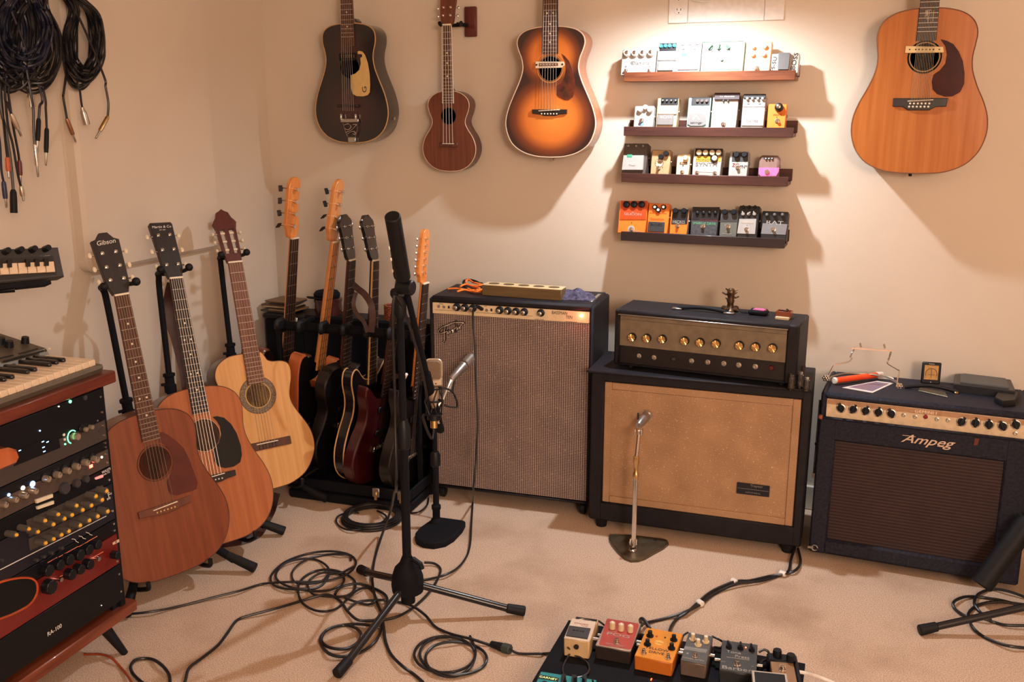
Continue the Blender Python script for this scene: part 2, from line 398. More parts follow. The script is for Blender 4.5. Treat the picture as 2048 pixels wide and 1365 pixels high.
def headstock(t, nut, out, mt, tilt=-12, th=.014, pegs=(), btn=CREAM, posts=True, slots=None, texts=(), pm=STEEL, size=1):
    """head plane pivots back at the nut; pegs = (x, y, side) in head coordinates with y=0 at the nut"""
    Th = TR(0, nut+.004, .004) @ RO(tilt, 'X')
    h = obj('headstock', MB().prism(out, -th, 0, .0015), mt, t, Th)
    for x, y, s in pegs:
        b = MB(); 
        if posts: b.cyl((x, y, -.001), (x, y, .003), .0055*size, n=12).cyl((x, y, .003), (x, y, .009), .003*size, n=10)
        ex = [p[0] for p in out]; 
        xe = x+s*.02*size if posts else x
        xs = [a[0]+(b_[0]-a[0])*(y-a[1])/(b_[1]-a[1]) for a, b_ in zip(out, out[1:]+out[:1]) if (a[1]-y)*(b_[1]-y) < 0]
        edge = max(xs) if s > 0 else min(xs)
        e2 = edge+s*.010*size
        b.cyl((x, y, -th*.6), (e2, y, -th*.6), .0022*size, n=8)
        g = obj('tuning_peg', b, pm, h)
        k = MB(); k.ball((0, 0, 0), .0085*size, 10, (.75, 1.05, .5)); obj('peg_button', k, btn, t, Th @ TR(e2+s*.005, y, -th*.6))
    for tx in texts: text(tx[0], tx[1], h, tx[2], tx[3], tx[4], .0002, tx[5] if len(tx) > 5 else 0, .2, sx=tx[6] if len(tx) > 6 else 1)
    return h
def flat_bridge(t, y, w, h, mt, pins=6, rows=1, pinm=BONE, wing=.35, dot=True, belly=0.0, zt=.008):
    b = MB(); o = [(-w/2, y+h*.32), (w/2, y+h*.32), (w/2, y-h*.35), (w*.28, y-h*.40-belly*.4), (w*.16, y-h*.5-belly), (-w*.16, y-h*.5-belly), (-w*.28, y-h*.40-belly*.4), (-w/2, y-h*.35)]
    br = obj('bridge', b.prism(o, .0002, zt, .002), mt, t)
    s = MB().box((-.039, -.0014, zt-.0002), (.039, .0014, zt+.0035), .0005); obj('saddle', s, BONE, t, TR(0, y+.004, 0) @ RO(3, 'Z'))
    for r_ in range(rows):
        for k in range(pins):
            u = (k/(pins-1)-.5)*.056; obj('bridge_pin', MB().ball((0, 0, 0), .0028, 8, (1, 1, .8)), pinm, t, TR(u, y-.008-.0085*r_, zt+.001))
def poly_px(T, c, pts, z): return [(p.x, p.y) for p in (fp(T, x, y, z) for x, y in crop(*c, pts))]

# --- wall: dark arch top with cream pickguard
T = face((-1.949, D-.118, 1.272))
t = thing('black_guitar', 'dark sunburst small-bodied guitar with a cream pickguard hanging at left of the back wall', 'guitar', T, )
GT = [(0, .02), (.004, .06), (.02, .105), (.05, .138), (.09, .155), (.13, .157), (.18, .145), (.23, .124), (.27, .108), (.305, .101), (.335, .104), (.365, .112), (.395, .112), (.415, .100), (.428, .075), (.434, .04), (.435, .015)]
GTOP = burst('dark_burst_top', [(0, sr(70, 32, 34)), (.45, sr(46, 24, 28)), (.8, sr(22, 20, 26))], (0, .13, .17, .15), (0, .34, .10, .12))
GSIDE = mat('black_lacquer', sr(24, 22, 28), .18, coat=.6)
out = body_outline(GT)
acoustic(t, out, .092, GTOP, GSIDE, mat('aged_binding', sr(196, 158, 108), .45), .277, .040, [], .0022)
fretted(t, .775, .62, 17, .043, .054, .353, ROSEW, GSIDE, .43, inl=(9, 7, 12, 15), saddle=.118, sw=.046, zs=.022, smat=mat('dull_string', (.24, .2, .18, 1), .4, .7))
pg = poly_px(T, (600, 0, 3.7925), [(437, 392), (450, 386), (475, 392), (495, 420), (515, 480), (528, 560), (532, 640), (530, 700), (515, 722), (480, 732), (430, 730), (400, 712), (388, 670), (386, 570), (420, 558), (450, 530), (462, 480), (458, 440), (472, 432), (472, 412), (440, 410)], .004)
obj('pickguard', MB().prism(pg, .0035, .0055, .0005), mat('cream_guard', sr(214, 184, 122), .35), t)
p = fp(T, 729, 179, .006); text('G', .026, t, INK, p.x, p.y, .0058, 90, sx=1.3)
b = MB(); q0 = fp(T, 684, 110, .004); q1 = fp(T, 709, 118, .004); b.box((q0.x-.012, q1.y-.006, .001), (q1.x+.004, q0.y+.006, .008), .002); pk = obj('pickup', b, BLK, t)
for r_ in range(2):
    for k in range(6): obj('pole_piece', MB().cyl((0, 0, 0), (0, 0, .0015), .0016, n=8), BRASS, pk, TR(q0.x+(q1.x-q0.x)*k/5, q0.y-.002-.006*r_*1.0, .008))
p = fp(T, 697, 212, .004); obj('bridge', MB().box((p.x-.045, p.y-.005, 0), (p.x+.045, p.y+.005, .016), .003), EBONY, t)
b = MB(); c = lambda x, y: fp(T, 600+x/3.7925, y/3.7925, .01)
p0, p1 = c(308, 900), c(445, 930); b.box((p0.x, p1.y, .006), (p1.x, p0.y, .013), .002); tp = obj('tailpiece', b, STEEL, t)
b = MB()
for path in ([(325, 935), (345, 1000), (362, 1040)], [(434, 935), (430, 1000), (418, 1040)], [(335, 950), (370, 940), (385, 965), (365, 985), (340, 975)], [(345, 1005), (385, 990), (418, 960), (425, 945), (400, 945)], [(355, 1020), (390, 1000), (415, 1000), (418, 1020), (400, 1015)]):
    b.tube(smooth([V((*c(x, y)[:2], .009)) for x, y in path]), .0015, 6)
obj('wire_frame', b, CHR, tp)
p0, p1 = c(362, 1040), c(422, 1084); b = MB().box((p0.x, p1.y, .001), (p1.x, p0.y, .011), .002); obj('strap_plate', b, STEEL, tp)
for dx in (315, 425): q = c(dx, 890); obj('tailpiece_post', MB().box((q.x-.003, q.y-.010, .008), (q.x+.003, q.y+.012, .016), .001), CHR, tp)
obj('input_jack', MB().cyl((.151, .09, -.05), (.158, .09, -.05), .006, n=10), CHR, t)
obj('heel_cap', MB().box((-.02, .425, -.075), (.02, .455, -.01), .01), GSIDE, t)
def hanger(t, T, y, mt, wy=.0, shown=None):
    h = thing('wall_hanger', shown[0], 'hanger', T @ TR(0, y, 0), 'wall hangers')
    dz = (D-(T @ V((0, y, 0))).y); zb = -dz
    obj('base_plate', MB().box((-.02, -.055, zb), (.05 if wy else .03, .04, zb+.016), .004), mt, h)
    obj('arm', MB().cyl((0, .0, zb+.016), (0, .0, -.03), .007), BLK, h)
    for s in (-1, 1): obj('hook', MB().tube(smooth([(0, -.0, -.03), (s*.02, 0, -.028), (s*.036, 0, -.005), (s*.036, .002, .012), (s*.036, .010, .022)]), .007, 8), RUB, h)
    return h
# head above the frame
headstock(t, .775, [(-.024, 0), (.024, 0), (.034, .16), (0, .175), (-.034, .16)], GSIDE, pegs=[(s*.02, y, s) for s in (-1, 1) for y in (.045, .085, .125)])

# --- wall: ukulele
T = face((-1.556, D-.088, 1.172)); t = thing('ukulele', 'small brown mahogany ukulele hanging from a dark red wall bracket', 'ukulele', T)
UK = [(0, .015), (.004, .045), (.02, .077), (.05, .101), (.085, .108), (.12, .098), (.15, .078), (.172, .067), (.19, .068), (.215, .078), (.24, .083), (.262, .075), (.28, .052), (.289, .02)]
UW = wood('ukulele_wood', sr(84, 40, 26), sr(116, 60, 38), .35, .3); UW2 = wood('ukulele_side', sr(70, 34, 26), sr(92, 48, 34), .4, .3)
acoustic(t, body_outline(UK), .062, UW, UW2, mat('ivory_binding', sr(214, 190, 160), .4), .200, .026, [(.029, .0305, INK)], .0014)
fretted(t, .519, .42, 18, .034, .042, .245, wood('uke_board', sr(66, 40, 30), sr(96, 62, 46), .45), UW, .288, inl=(5, 7, 10), strings=4, saddle=.100, sw=.038, zb=.005, binding=BONE, zs=.008, smat=mat('nylon_string', (.6, .56, .5, 1), .3), srad=.0009)
obj('bridge', MB().box((-.036, .088, 0), (.036, .104, .006), .0015), UW2, t)
obj('saddle', MB().box((-.024, .099, .006), (.024, .1015, .009), .0005), BONE, t)
uh = [(-.018, 0), (.018, 0), (.026, .02), (.027, .05), (.032, .085), (.028, .112), (.010, .105), (0, .118), (-.014, .11), (-.028, .10), (-.030, .06), (-.026, .02)]
headstock(t, .519, sm2(uh, 3), UW, -8, .012, [(s*.014, y, s) for s in (-1, 1) for y in (.030, .058)], pm=CHR, btn=CHR, size=.7)
hk = T @ TR(0, .519, 0)
h = thing('wall_hanger', 'dark red wooden wall bracket holding the ukulele by its head', 'hanger', face((-1.520, D, 1.705)))
obj('base_plate', MB().box((.0, -.05, 0), (.045, .055, .018), .003), wood('red_stained_wood', sr(82, 28, 26), sr(104, 40, 34), .5), h)
obj('arm', MB().tube([(.012, -.01, .018), (-.012, -.008, .055)], .007), BLK, h)
obj('yoke', MB().tube(smooth([(.02, -.006, .090), (.008, -.012, .066), (-.012, -.012, .056), (-.04, -.012, .062), (-.056, -.012, .078), (-.058, -.012, .098), (-.056, -.006, .110)]), .0065, 8), RUB, h)

# --- wall: sunburst
T = face((-1.150, D-.118, 1.232)); t = thing('sunburst_guitar', 'orange sunburst acoustic guitar with tortoiseshell pickguard hanging left of the pedal shelves', 'guitar', T)
SBT = [(0, .02), (.004, .06), (.018, .105), (.045, .142), (.085, .162), (.125, .1665), (.17, .155), (.215, .135), (.26, .114), (.30, .102), (.335, .106), (.365, .118), (.39, .1235), (.413, .115), (.43, .09), (.439, .05), (.441, .015)]
SB = burst('sunburst_top', [(0, sr(236, 148, 62)), (.50, sr(216, 118, 44)), (.72, sr(122, 56, 26)), (.9, sr(44, 20, 20))], (0, .135, .178, .158), (0, .345, .128, .118))
acoustic(t, body_outline(SBT), .095, SB, wood('pale_mahogany', sr(158, 96, 62), sr(186, 120, 80), .35, .3), mat('white_binding', sr(225, 200, 175), .4), .302, .040, [(.041, .0425, mat('rosette_tan', sr(176, 108, 52), .5)), (.0425, .0435, INK), (.0445, .0495, mat('rosette_tan2', sr(196, 122, 62), .5)), (.0495, .0502, INK)], .0022)
fretted(t, .79, .63, 20, .043, .053, .35, ROSEW, MAHOG, .437, inl=(9, (12, 2), 14, 16, 18), saddle=.160, binding=INK)
flat_bridge(t, .157, .128, .022, EBONY, belly=.004)
pg = poly_px(T, (980, 0, 4.0154), [(575, 432), (600, 450), (635, 490), (662, 550), (680, 630), (682, 720), (665, 780), (630, 806), (600, 804), (560, 785), (535, 765), (533, 690), (570, 670), (600, 620), (610, 560), (605, 500)], .001)
obj('pickguard', MB().prism(pg, .0004, .0018, .0004), TORT, t)
pk = obj('soundhole_pickup', MB().prism([(-.052, .326), (.049, .324), (.053, .313), (.044, .304), (-.053, .303), (-.053, .312)], .001, .006, .001), mat('pickup_white', sr(222, 206, 180), .35), t)
obj('pickup_slot', MB().box((-.04, .310, .006), (.03, .320, .0066), .0005), mat('pickup_brown', sr(110, 62, 36), .4), pk)
for x in (-.048, .046, -.033, -.022, -.011, .0, .011, .022): obj('pole_piece', MB().cyl((0, 0, .0064), (0, 0, .0072), .0032, n=10), CHR if abs(x) < .04 else INK, pk, TR(x, .315, 0))
obj('strap_button', MB().cyl((0, .002, -.05), (0, -.014, -.05), .003, .006, 10), CHR, t)
headstock(t, .79, [(-.023, 0), (.023, 0), (.036, .16), (0, .18), (-.036, .16)], EBONY, pegs=[(s*.02, y, s) for s in (-1, 1) for y in (.045, .085, .125)], btn=STEEL)

# --- wall: twelve string
T = face((.047, D-.128, 1.205)); t = thing('twelve_string_guitar', 'large honey coloured twelve-string guitar hanging at the right of the shelves', 'guitar', T)
TW = [(y*.955, x*.967) for y, x in DREAD]
TWT = wood('honey_spruce', sr(172, 98, 44), sr(194, 122, 64), .22, .6, (40, 1.5, 40), 1.2)
acoustic(t, body_outline(TW), .105, TWT, wood('maple_side', sr(206, 180, 150), sr(222, 200, 170), .3, .4), mat('brown_binding', sr(120, 72, 40), .4), .345, .037, [(.039, .0405, INK), (.041, .043, mat('rosette_pale', sr(206, 156, 96), .5)), (.0445, .0455, INK), (.048, .0485, INK), (.0486, .0492, mat('rosette_pale', sr(206, 156, 96), .5))], .002)
fretted(t, .86, .645, 20, .044, .056, .392, EBONY, MAHOG, .482, inl=(), strings=12, saddle=.213, sw=.053, srad=.0005, smat=mat('bronze_string', (.5, .38, .26, 1), .35, .8))
# block inlays with an open key shape
b = MB(); 
for px in ((-.009, .462, .003, .479), (-.001, .444, .0005, .4785), (.006, .445, .0075, .478), (-.010, .46, -.008, .478), (-.004, .478, .005, .480), (-.004, .451, .004, .453), (.0125, .446, .014, .478), (-.0035, .452, -.002, .46)): b.box((px[0], px[1], .0068), (px[2], px[3], .0076))
obj('inlay', b, mat('pearl', sr(190, 180, 165), .25), t)
b = MB(); y = .213; o = [(-.077, y+.012), (.077, y+.012), (.074, y-.013), (.045, y-.014), (.028, y-.024), (-.033, y-.024), (-.048, y-.014), (-.077, y-.013)]
obj('bridge', b.prism(o, .0002, .008, .002), EBONY, t); obj('saddle', MB().box((-.036, -.0013, .008), (.036, .0013, .0112), .0005), BONE, t, TR(0, y+.005, 0) @ RO(3, 'Z'))
for r_ in range(2):
    for k in range(6): obj('bridge_pin', MB().ball((0, 0, 0), .0033, 8, (1, 1, .7)), BONE, t, TR(-.028+k*.0108-(.002 if r_ else 0), y-.004-.0095*r_, .009))
pg = poly_px(T, (1660, 0, 3.688), [(815, 290), (860, 300), (910, 325), (950, 380), (980, 450), (993, 540), (990, 620), (960, 680), (900, 712), (850, 714), (790, 695), (757, 660), (750, 600), (765, 550), (810, 520), (850, 470), (862, 400), (850, 340)], .001)
obj('pickguard', MB().prism(pg, .0004, .0018, .0004), mat('dark_red_guard', sr(62, 22, 20), .15, coat=.6, noise=(20, .3)), t)
q = [fp(T, *pp, .005) for pp in crop(1660, 0, 3.688, [(560, 340), (835, 345), (840, 388), (553, 392)])]
pk = obj('soundhole_pickup', MB().prism([(p.x, p.y) for p in q], .001, .007, .0012), mat('pickup_cream', sr(226, 202, 146), .35), t)
for x in (587, 632, 657, 683, 709, 736, 763, 806): p = fp(T, 1660+x/3.688, 365/3.688, .007); obj('pole_piece', MB().cyl((0, 0, .0068), (0, 0, .0075), .0022, n=10), INK, pk, TR(p.x, p.y, 0))
obj('strap_button', MB().cyl((-.008, .002, -.06), (-.008, -.014, -.06), .006, .005, 10), BLK, t)
headstock(t, .86, [(-.024, 0), (.024, 0), (.036, .2), (-.036, .2)], EBONY, pegs=[(s*.02, .035+k*.03, s) for s in (-1, 1) for k in range(6)], btn=STEEL)
for nm, X_, Y_, Z_ in (('black', -1.949, D-.118, 1.272+.775), ('sunburst', -1.150, D-.118, 1.232+.79), ('twelve-string', .047, D-.128, 1.205+.86)):
    TT = face((X_, Y_, Z_)); hanger(None, TT, 0.028, MAHOG, shown=('wooden wall hanger above the frame holding the %s guitar' % nm,))

# --- three acoustics on stands along the left wall
G1 = face((-1.862, 2.053, .072), 65.7, 10.5, 1.9) @ Matrix.Scale(.957, 4)
G2 = face((-1.861, 2.266, .075), 63.8, 18.2, -1.7) @ Matrix.Scale(.976, 4)
G3 = face((-1.945, 2.655, .098), 58, 16.6, .2) @ Matrix.Scale(.99, 4)
def unscale(T): return T
# front: mahogany top
t = thing('mahogany_guitar', 'reddish brown mahogany acoustic guitar nearest the equipment rack, dark red pickguard', 'guitar', G1)
MT = wood('mahogany_top', sr(112, 56, 36), sr(134, 72, 46), .38, .25, (50, 2.5, 50), 1.3)
acoustic(t, body_outline(DREAD), .105, MT, wood('mahogany_side', sr(100, 56, 40), sr(140, 92, 68), .4, .2), mat('thin_dark_binding', sr(70, 32, 24), .4), .352, .050, [(.0505, .053, MT), (.0555, .0562, INK), (.0535, .0545, mat('rosette_red', sr(120, 66, 44), .5))], .0016)
fretted(t, .866, .645, 20, .0435, .0565, .424, ROSEW, wood('mahogany_neck', sr(92, 50, 36), sr(116, 66, 46), .4), .506, inl=(3, 5, 7, 9, (12, 2), 15), saddle=.221, smat=mat('pale_string', (.22, .17, .13, 1), .4, .8))
flat_bridge(t, .213, .165, .030, wood('bridge_wood', sr(92, 50, 38), sr(112, 62, 46), .5), pinm=mat('yellow_pin', sr(222, 186, 110), .4), belly=.004)
pg = poly_px(G1, (220, 800, 3.5932), [(352, 240), (375, 232), (420, 255), (480, 300), (530, 350), (570, 430), (600, 510), (628, 590), (622, 640), (590, 655), (540, 668), (480, 688), (440, 680), (418, 650), (408, 590), (425, 560), (448, 500), (452, 440), (430, 370), (395, 325), (355, 305)], .001)
obj('pickguard', MB().prism(pg, .0004, .0020, .0005), mat('maroon_guard', sr(84, 34, 32), .2, coat=.5, noise=(14, .2)), t)
hs = [(-.0225, 0), (.0225, 0), (.034, .03), (.041, .165), (.026, .172), (.012, .190), (-.012, .190), (-.026, .172), (-.041, .168), (-.034, .03)]
headstock(t, .866, hs, EBONY, -13, .015, [(s*.020, y, s) for s in (-1, 1) for y in (.045, .085, .128)], CREAM, pm=CHR, texts=[('Gibson', .020, WINK, 0, .160, 3, 1)])
# middle
t = thing('black_guard_guitar', 'orange-brown acoustic guitar with a black teardrop pickguard, middle of the three on stands', 'guitar', G2)
ST2 = wood('amber_spruce', sr(156, 88, 52), sr(180, 108, 66), .3, .4, (50, 1.6, 50), 1.3)
acoustic(t, body_outline(DREAD), .108, ST2, wood('dark_side', sr(70, 42, 34), sr(96, 60, 46), .35, .3), mat('thin_brown_binding', sr(84, 44, 30), .4), .352, .050, [(.0515, .0545, mat('rosette_cream', sr(190, 136, 100), .5)), (.0545, .0552, INK), (.0505, .0513, INK)], .0016)
fretted(t, .866, .645, 20, .0435, .0565, .424, EBONY, MAHOG, .506, inl=(5, (7, 2), 9, (12, 2), 15), saddle=.221, smat=STR, srad=.0008)
flat_bridge(t, .213, .155, .028, EBONY, pinm=WHITE, belly=.004)
pg = poly_px(G2, (220, 800, 3.5932), [(738, 124), (770, 118), (820, 130), (870, 175), (910, 240), (940, 330), (948, 400), (935, 450), (890, 480), (830, 492), (780, 480), (750, 440), (740, 380), (745, 355), (780, 310), (798, 250), (790, 190), (765, 150)], .001)
obj('pickguard', MB().prism(pg, .0004, .0022, .0005), mat('black_guard', (.010, .012, .014, 1), .25), t)
hs = [(-.0225, 0), (.0225, 0), (.0325, .035), (.0385, .190), (.034, .196), (-.034, .196), (-.0385, .190), (-.0325, .035)]
headstock(t, .866, hs, EBONY, -13, .015, [(s*.019, y, s) for s in (-1, 1) for y in (.045, .098, .150)], CREAM, pm=CHR, texts=[('Martin & Co', .0125, WINK, 0, .180, 0, 1), ('EST. 1833', .005, WINK, 0, .169)])
# strap hanging behind its neck and on the floor
LEA = mat('brown_leather', sr(62, 36, 32), .5, noise=(30, .3))
def strap(name, label, pts, w, nrm, mt=LEA, th=.003, group=None):
    P = smooth(pts, 8); b = MB(); vs = []; fs = []
    for i, p in enumerate(P):
        tdir = (P[min(i+1, len(P)-1)]-P[max(i-1, 0)]).normalized(); nn = V(nrm(i/len(P))) if callable(nrm) else V(nrm)
        sx_ = tdir.cross(nn).normalized(); nn = sx_.cross(tdir).normalized()
        for a, c_ in ((-1, -1), (1, -1), (1, 1), (-1, 1)): vs.append(p+sx_*a*w/2+nn*c_*th/2)
        if i:
            o = 4*i
            for k in range(4): fs.append((o-4+k, o-4+(k+1) % 4, o+(k+1) % 4, o+k))
    fs += [(3, 2, 1, 0), tuple(range(len(vs)-4, len(vs)))]
    return tag(obj(name, b.add(vs, fs), mt), label, 'strap', group)
q = G2 @ V((0, .866, 0)); zc = (q-CC).dot(CF)
strap('guitar_strap', 'dark brown leather strap hanging down behind the neck of the middle guitar', [at(345, 566, zc+.06), at(338, 600, zc+.10), at(340, 640, zc+.11), at(352, 675, zc+.11), at(366, 730, zc+.10), at(374, 775, zc+.10), at(380, 815, zc+.12)], .034, (.75, -.6, .1))
strap('guitar_strap', 'dark leather strap lying in a loop on the carpet under the middle guitar', [onZ(440, 1088, .02), onZ(480, 1082, .015), onZ(515, 1068, .012), onZ(530, 1045, .02), onZ(543, 1020, .06), onZ(548, 1000, .12), onZ(552, 985, .18)], .03, (.5, -.4, .75))
strap('guitar_strap', 'short end of brown strap curled on the carpet behind the middle guitar', [onZ(452, 1078, .006), onZ(480, 1062, .006), onZ(500, 1052, .006), onZ(515, 1040, .03)], .028, (.2, -.2, 1))
# rear: nylon string with cutaway
def trace3(pts): return poly_px(G3, (0, 420, 3.1016), pts, 0)
left = [(-.02, .0), (-.07, .006), (-.125, .032), (-.163, .08), (-.178, .13), (-.170, .185), (-.145, .235), (-.122, .28), (-.116, .315), (-.124, .36), (-.138, .40), (-.140, .43), (-.125, .462), (-.09, .484), (-.045, .490)]
right = [(.03, .489), (.048, .470), (.056, .455), (.075, .447), (.100, .445), (.125, .436), (.136, .415), (.133, .38), (.124, .35), (.116, .315), (.122, .28), (.145, .235), (.170, .185), (.178, .13), (.163, .08), (.125, .032), (.07, .006), (.02, 0)]
out = sm2(left+right, 4)
t = thing('classical_guitar', 'pale spruce nylon-string guitar with a cutaway, rearmost of the three on stands', 'guitar', G3)
NS = wood('pale_spruce', sr(206, 148, 88), sr(222, 170, 110), .3, .4, (50, 1.6, 50), 1.3)
acoustic(t, out, .10, NS, wood('rosewood_side', sr(62, 34, 32), sr(90, 50, 42), .3, .3), mat('dark_thin_binding', sr(90, 52, 34), .4), .337, .043, [(.0435, .047, mat('rosette_gold', sr(196, 152, 88), .5)), (.047, .0655, mat('mosaic', sr(70, 56, 46), .5, noise=(260, .2, (1, 1, 1), sr(150, 128, 100)))), (.0655, .0672, mat('rosette_brown', sr(84, 50, 34), .5))], .0018)
fretted(t, .815, .65, 19, .052, .062, .378, wood('brown_board', sr(96, 56, 40), sr(120, 76, 56), .5, .05), MAHOG, .49, saddle=.165, smat=mat('clear_nylon', (.45, .33, .2, 1), .4), srad=.0006, fm=mat('pale_fret', (.7, .6, .5, 1), .35, .8))
b = MB().box((-.09, .143, .0002), (.09, .172, .007), .002); obj('bridge', b, ROSEW, t)
obj('saddle', MB().box((-.04, .163, .007), (.04, .1665, .0105), .0005), BONE, t)
b = MB()
for k in range(6): b.box((-.03+k*.012-.001, .146, .007), (-.03+k*.012+.001, .162, .009))
obj('tie_block', b, INK, t)
RED = wood('red_rosewood', sr(74, 26, 24), sr(92, 38, 32), .3, .4)
b = MB(); hw = [(-.026, 0), (-.029, .02)]; 
Th = TR(0, .819, .004) @ RO(-13, 'X')
for (x0, x1) in ((-.036, -.026), (-.0075, .0075), (.026, .036)):
    b.prism([(x0*.86, .03), (x1*.86 if abs(x1) > .02 else x1, .03), (x1, .128), (x0, .128)], -.016, 0, .001)
b.prism([(-.026, 0), (.026, 0), (.031, .032), (-.031, .032)], -.016, 0, .001)
b.prism([(-.036, .126), (.036, .126), (.043, .150), (.038, .160), (.030, .168), (.022, .190), (.010, .196), (0, .204), (-.010, .196), (-.022, .190), (-.030, .168), (-.038, .160), (-.043, .150)], -.016, 0, .001)
h = obj('headstock', b, RED, t, Th)
for s in (-1, 1):
    for y in (.048, .080, .112):
        g = obj('tuning_roller', MB().cyl((s*.0075, y, -.008), (s*.026, y, -.008), .0048, n=10), CREAM, h)
        obj('tuning_peg', MB().cyl((s*.036, y, -.010), (s*.046, y, -.010), .003, n=8), CHR, h)
        obj('peg_button', MB().ball((s*.050, y, -.010), .009, 10, (.6, .85, .8)), CREAM, h)

# --- the stands
def stand(name, label, T, nut, pole, foot, hy, feet2):
    zc = ((T @ V((0, nut, 0)))-CC).dot(CF)
    t = thing(name, label, 'guitar stand', up(pole[0])); Ti = t.matrix_world.inverted()
    n = V(T.col[2][:3]).normalized(); xx = V(T.col[0][:3]).normalized()
    top = T @ V((0, nut+.028, -.028)); P = [V(p) for p in pole]
    loc = lambda p: Ti @ V(p)
    obj('pole', MB().tube([loc(P[0]), loc(P[1])], .0125, 12), BLKM, t)
    neck = smooth([P[1], P[2], P[2]*.35+P[3]*.65+V((0, 0, .012)), P[3], top-n*.022], 8)
    obj('curved_neck', MB().tube([loc(p) for p in neck], .0095, 12), BLKM, t)
    d = (P[1]-P[0]).normalized()
    obj('collar', MB().lathe([(.014, -.03), (.019, -.028), (.019, -.004), (.015, .0), (.015, .022), (.019, .025), (.019, .034), (.012, .036)], loc(P[1]), Ti.to_3x3() @ d, 12).cyl(loc(P[1]), loc(P[1]+xx*-.028), .005), BLKM, t)
    y = obj('yoke', MB().tube([loc(p) for p in smooth([top-xx*.042+n*.034, top-xx*.043+n*.012, top-xx*.036-n*.012, top-n*.022, top+xx*.036-n*.012, top+xx*.043+n*.012, top+xx*.042+n*.034])], .0065, 8), RUB, t)
    for s in (-1, 1): obj('yoke_pad', MB().ball(loc(top+xx*s*.046+n*.036+V((0, 0, .004))), .0125, 12), RUB, y)
    hub = P[0]+V((0, 0, hy)); obj('hub', MB().cyl(loc(hub-V((0, 0, .03))), loc(hub+V((0, 0, .05))), .022), BLKM, t)
    for f in [foot]+feet2:
        f = V(f); l = obj('leg', MB().tube([loc(hub), loc(hub*.2+f*.8)], .0125, 10), BLKM, t)
        obj('rubber_foot', MB().cyl(loc(hub*.27+f*.73+V((0, 0, .0))), loc(f+V((0, 0, .016))), .013, .016, 12, .003), RUB, l)
    for s in (-1, 1):
        c = P[0]*.5+T @ V((s*.09, .02, -.10))*.5
        a = T @ V((s*.10, -.012, -.115)); e = T @ V((s*.10, -.012, .0)); hh = T @ V((s*.10, .012, .018))
        hb = V((P[0].x, P[0].y, (T @ V((0, .04, 0))).z))
        obj('body_arm', MB().tube([loc(p) for p in smooth([hb, a, e, hh])], .007, 8), RUB, t)
    return t
def stand_for(T, label, nut, p2, p1, foot_px, depth=.05):
    q = T @ V((0, nut, 0)); zc = (q-CC).dot(CF)
    P3 = T @ V((-.03, nut+.03, -.055)); P2 = at(*p2, zc+.05)
    q1 = T @ V((0, .45, 0)); z1 = (q1-CC).dot(CF); P1 = at(*p1, z1+.10)
    d = (P1-P2); P0 = P1+d*((P1.z-.12)/(-d.z)); f = onZ(*foot_px, .0); f.z = .0
    P0.x = max(P0.x, WL+.12)
    nh = V((T.col[2][0], T.col[2][1], 0)).normalized()
    fb = P0-nh*.10; fb.z = 0; fb.x = max(fb.x, WL+.05); v = V((f.x, f.y, 0))-V((P0.x, P0.y, 0)); k = v.dot(nh)
    fc = V((P0.x, P0.y, 0))+2*nh*k-v; fc.x = max(fc.x, WL+.05)
    return stand('guitar_stand', label, T, nut, [P0, P1, P2, P3], f, .08, [fb, fc])
stand_for(G1, 'black tubular stand holding the reddish mahogany guitar', .866, (216, 615), (256, 820), (512, 1147))
stand_for(G2, 'black tubular stand holding the guitar with the black pickguard', .866, (320, 590), (340, 768), (570, 1072))
stand_for(G3, 'black tubular stand holding the pale nylon-string guitar', .815, (444, 550), (462, 706), (655, 1007))
# ------------------------------------------------------------------ helpers for boxes with traced fronts
def pl(T, x, y, ax, val):
    Ti = T.inverted(); o = Ti @ CC; d = Ti.to_3x3() @ ray(x, y); return o+d*((val-o[ax])/d[ax])
def pxm(T, x, y, z=0.): 
    """metres per photograph pixel at that spot of the plane"""
    return (fp(T, x+1, y, z)-fp(T, x, y, z)).length
def knob(t, x, y, r, h, m1, m0=None, z=0, line=None, kind='cyl', name='knob', ang=0):
    b = MB()
    if kind == 'cyl': b.lathe([(r, 0), (r, h*.7), (r*.88, h), (0, h)], n=18)
    elif kind == 'skirt': b.lathe([(r, 0), (r, h*.2), (r*.62, h*.3), (r*.58, h), (0, h)], n=18)
    elif kind == 'dome': b.lathe([(r, 0), (r, h*.5), (r*.85, h*.85), (r*.45, h), (0, h)], n=16)
    elif kind == 'point': b.lathe([(r*.9, 0), (r*.8, h*.5), (0, h*.5)], n=14); b.box((-r*.28, -r*.9, 0), (r*.28, r*1.25, h), r*.12)
    elif kind == 'flute':
        b.prism([(r*(1 if i % 2 else .9)*math.cos(i*math.pi/12), r*(1 if i % 2 else .9)*math.sin(i*math.pi/12)) for i in range(24)], 0, h, r*.08)
    o = obj(name, b, m1, t, TR(x, y, z) @ RO(ang, 'Z'))
    if m0: obj('knob_cap', MB().lathe([(r*.55, 0), (r*.55, h*.12), (r*.35, h*.2), (0, h*.2)], n=14), m0, o, TR(0, 0, h*.97))
    if line: obj('pointer', MB().box((-r*.08, r*.15, h*.95), (r*.08, r*.9, h*1.04)), line, o)
    return o
def fswitch(t, x, y, z=0, r=.0065):
    o = obj('footswitch', MB().lathe([(r*1.25, 0), (r*1.25, .002), (r*.8, .0025), (r*.8, .008), (r*.75, .0085), (r*.75, .0125), (r*.6, .0135), (0, .0135)], n=14), CHR, t, TR(x, y, z)); return o
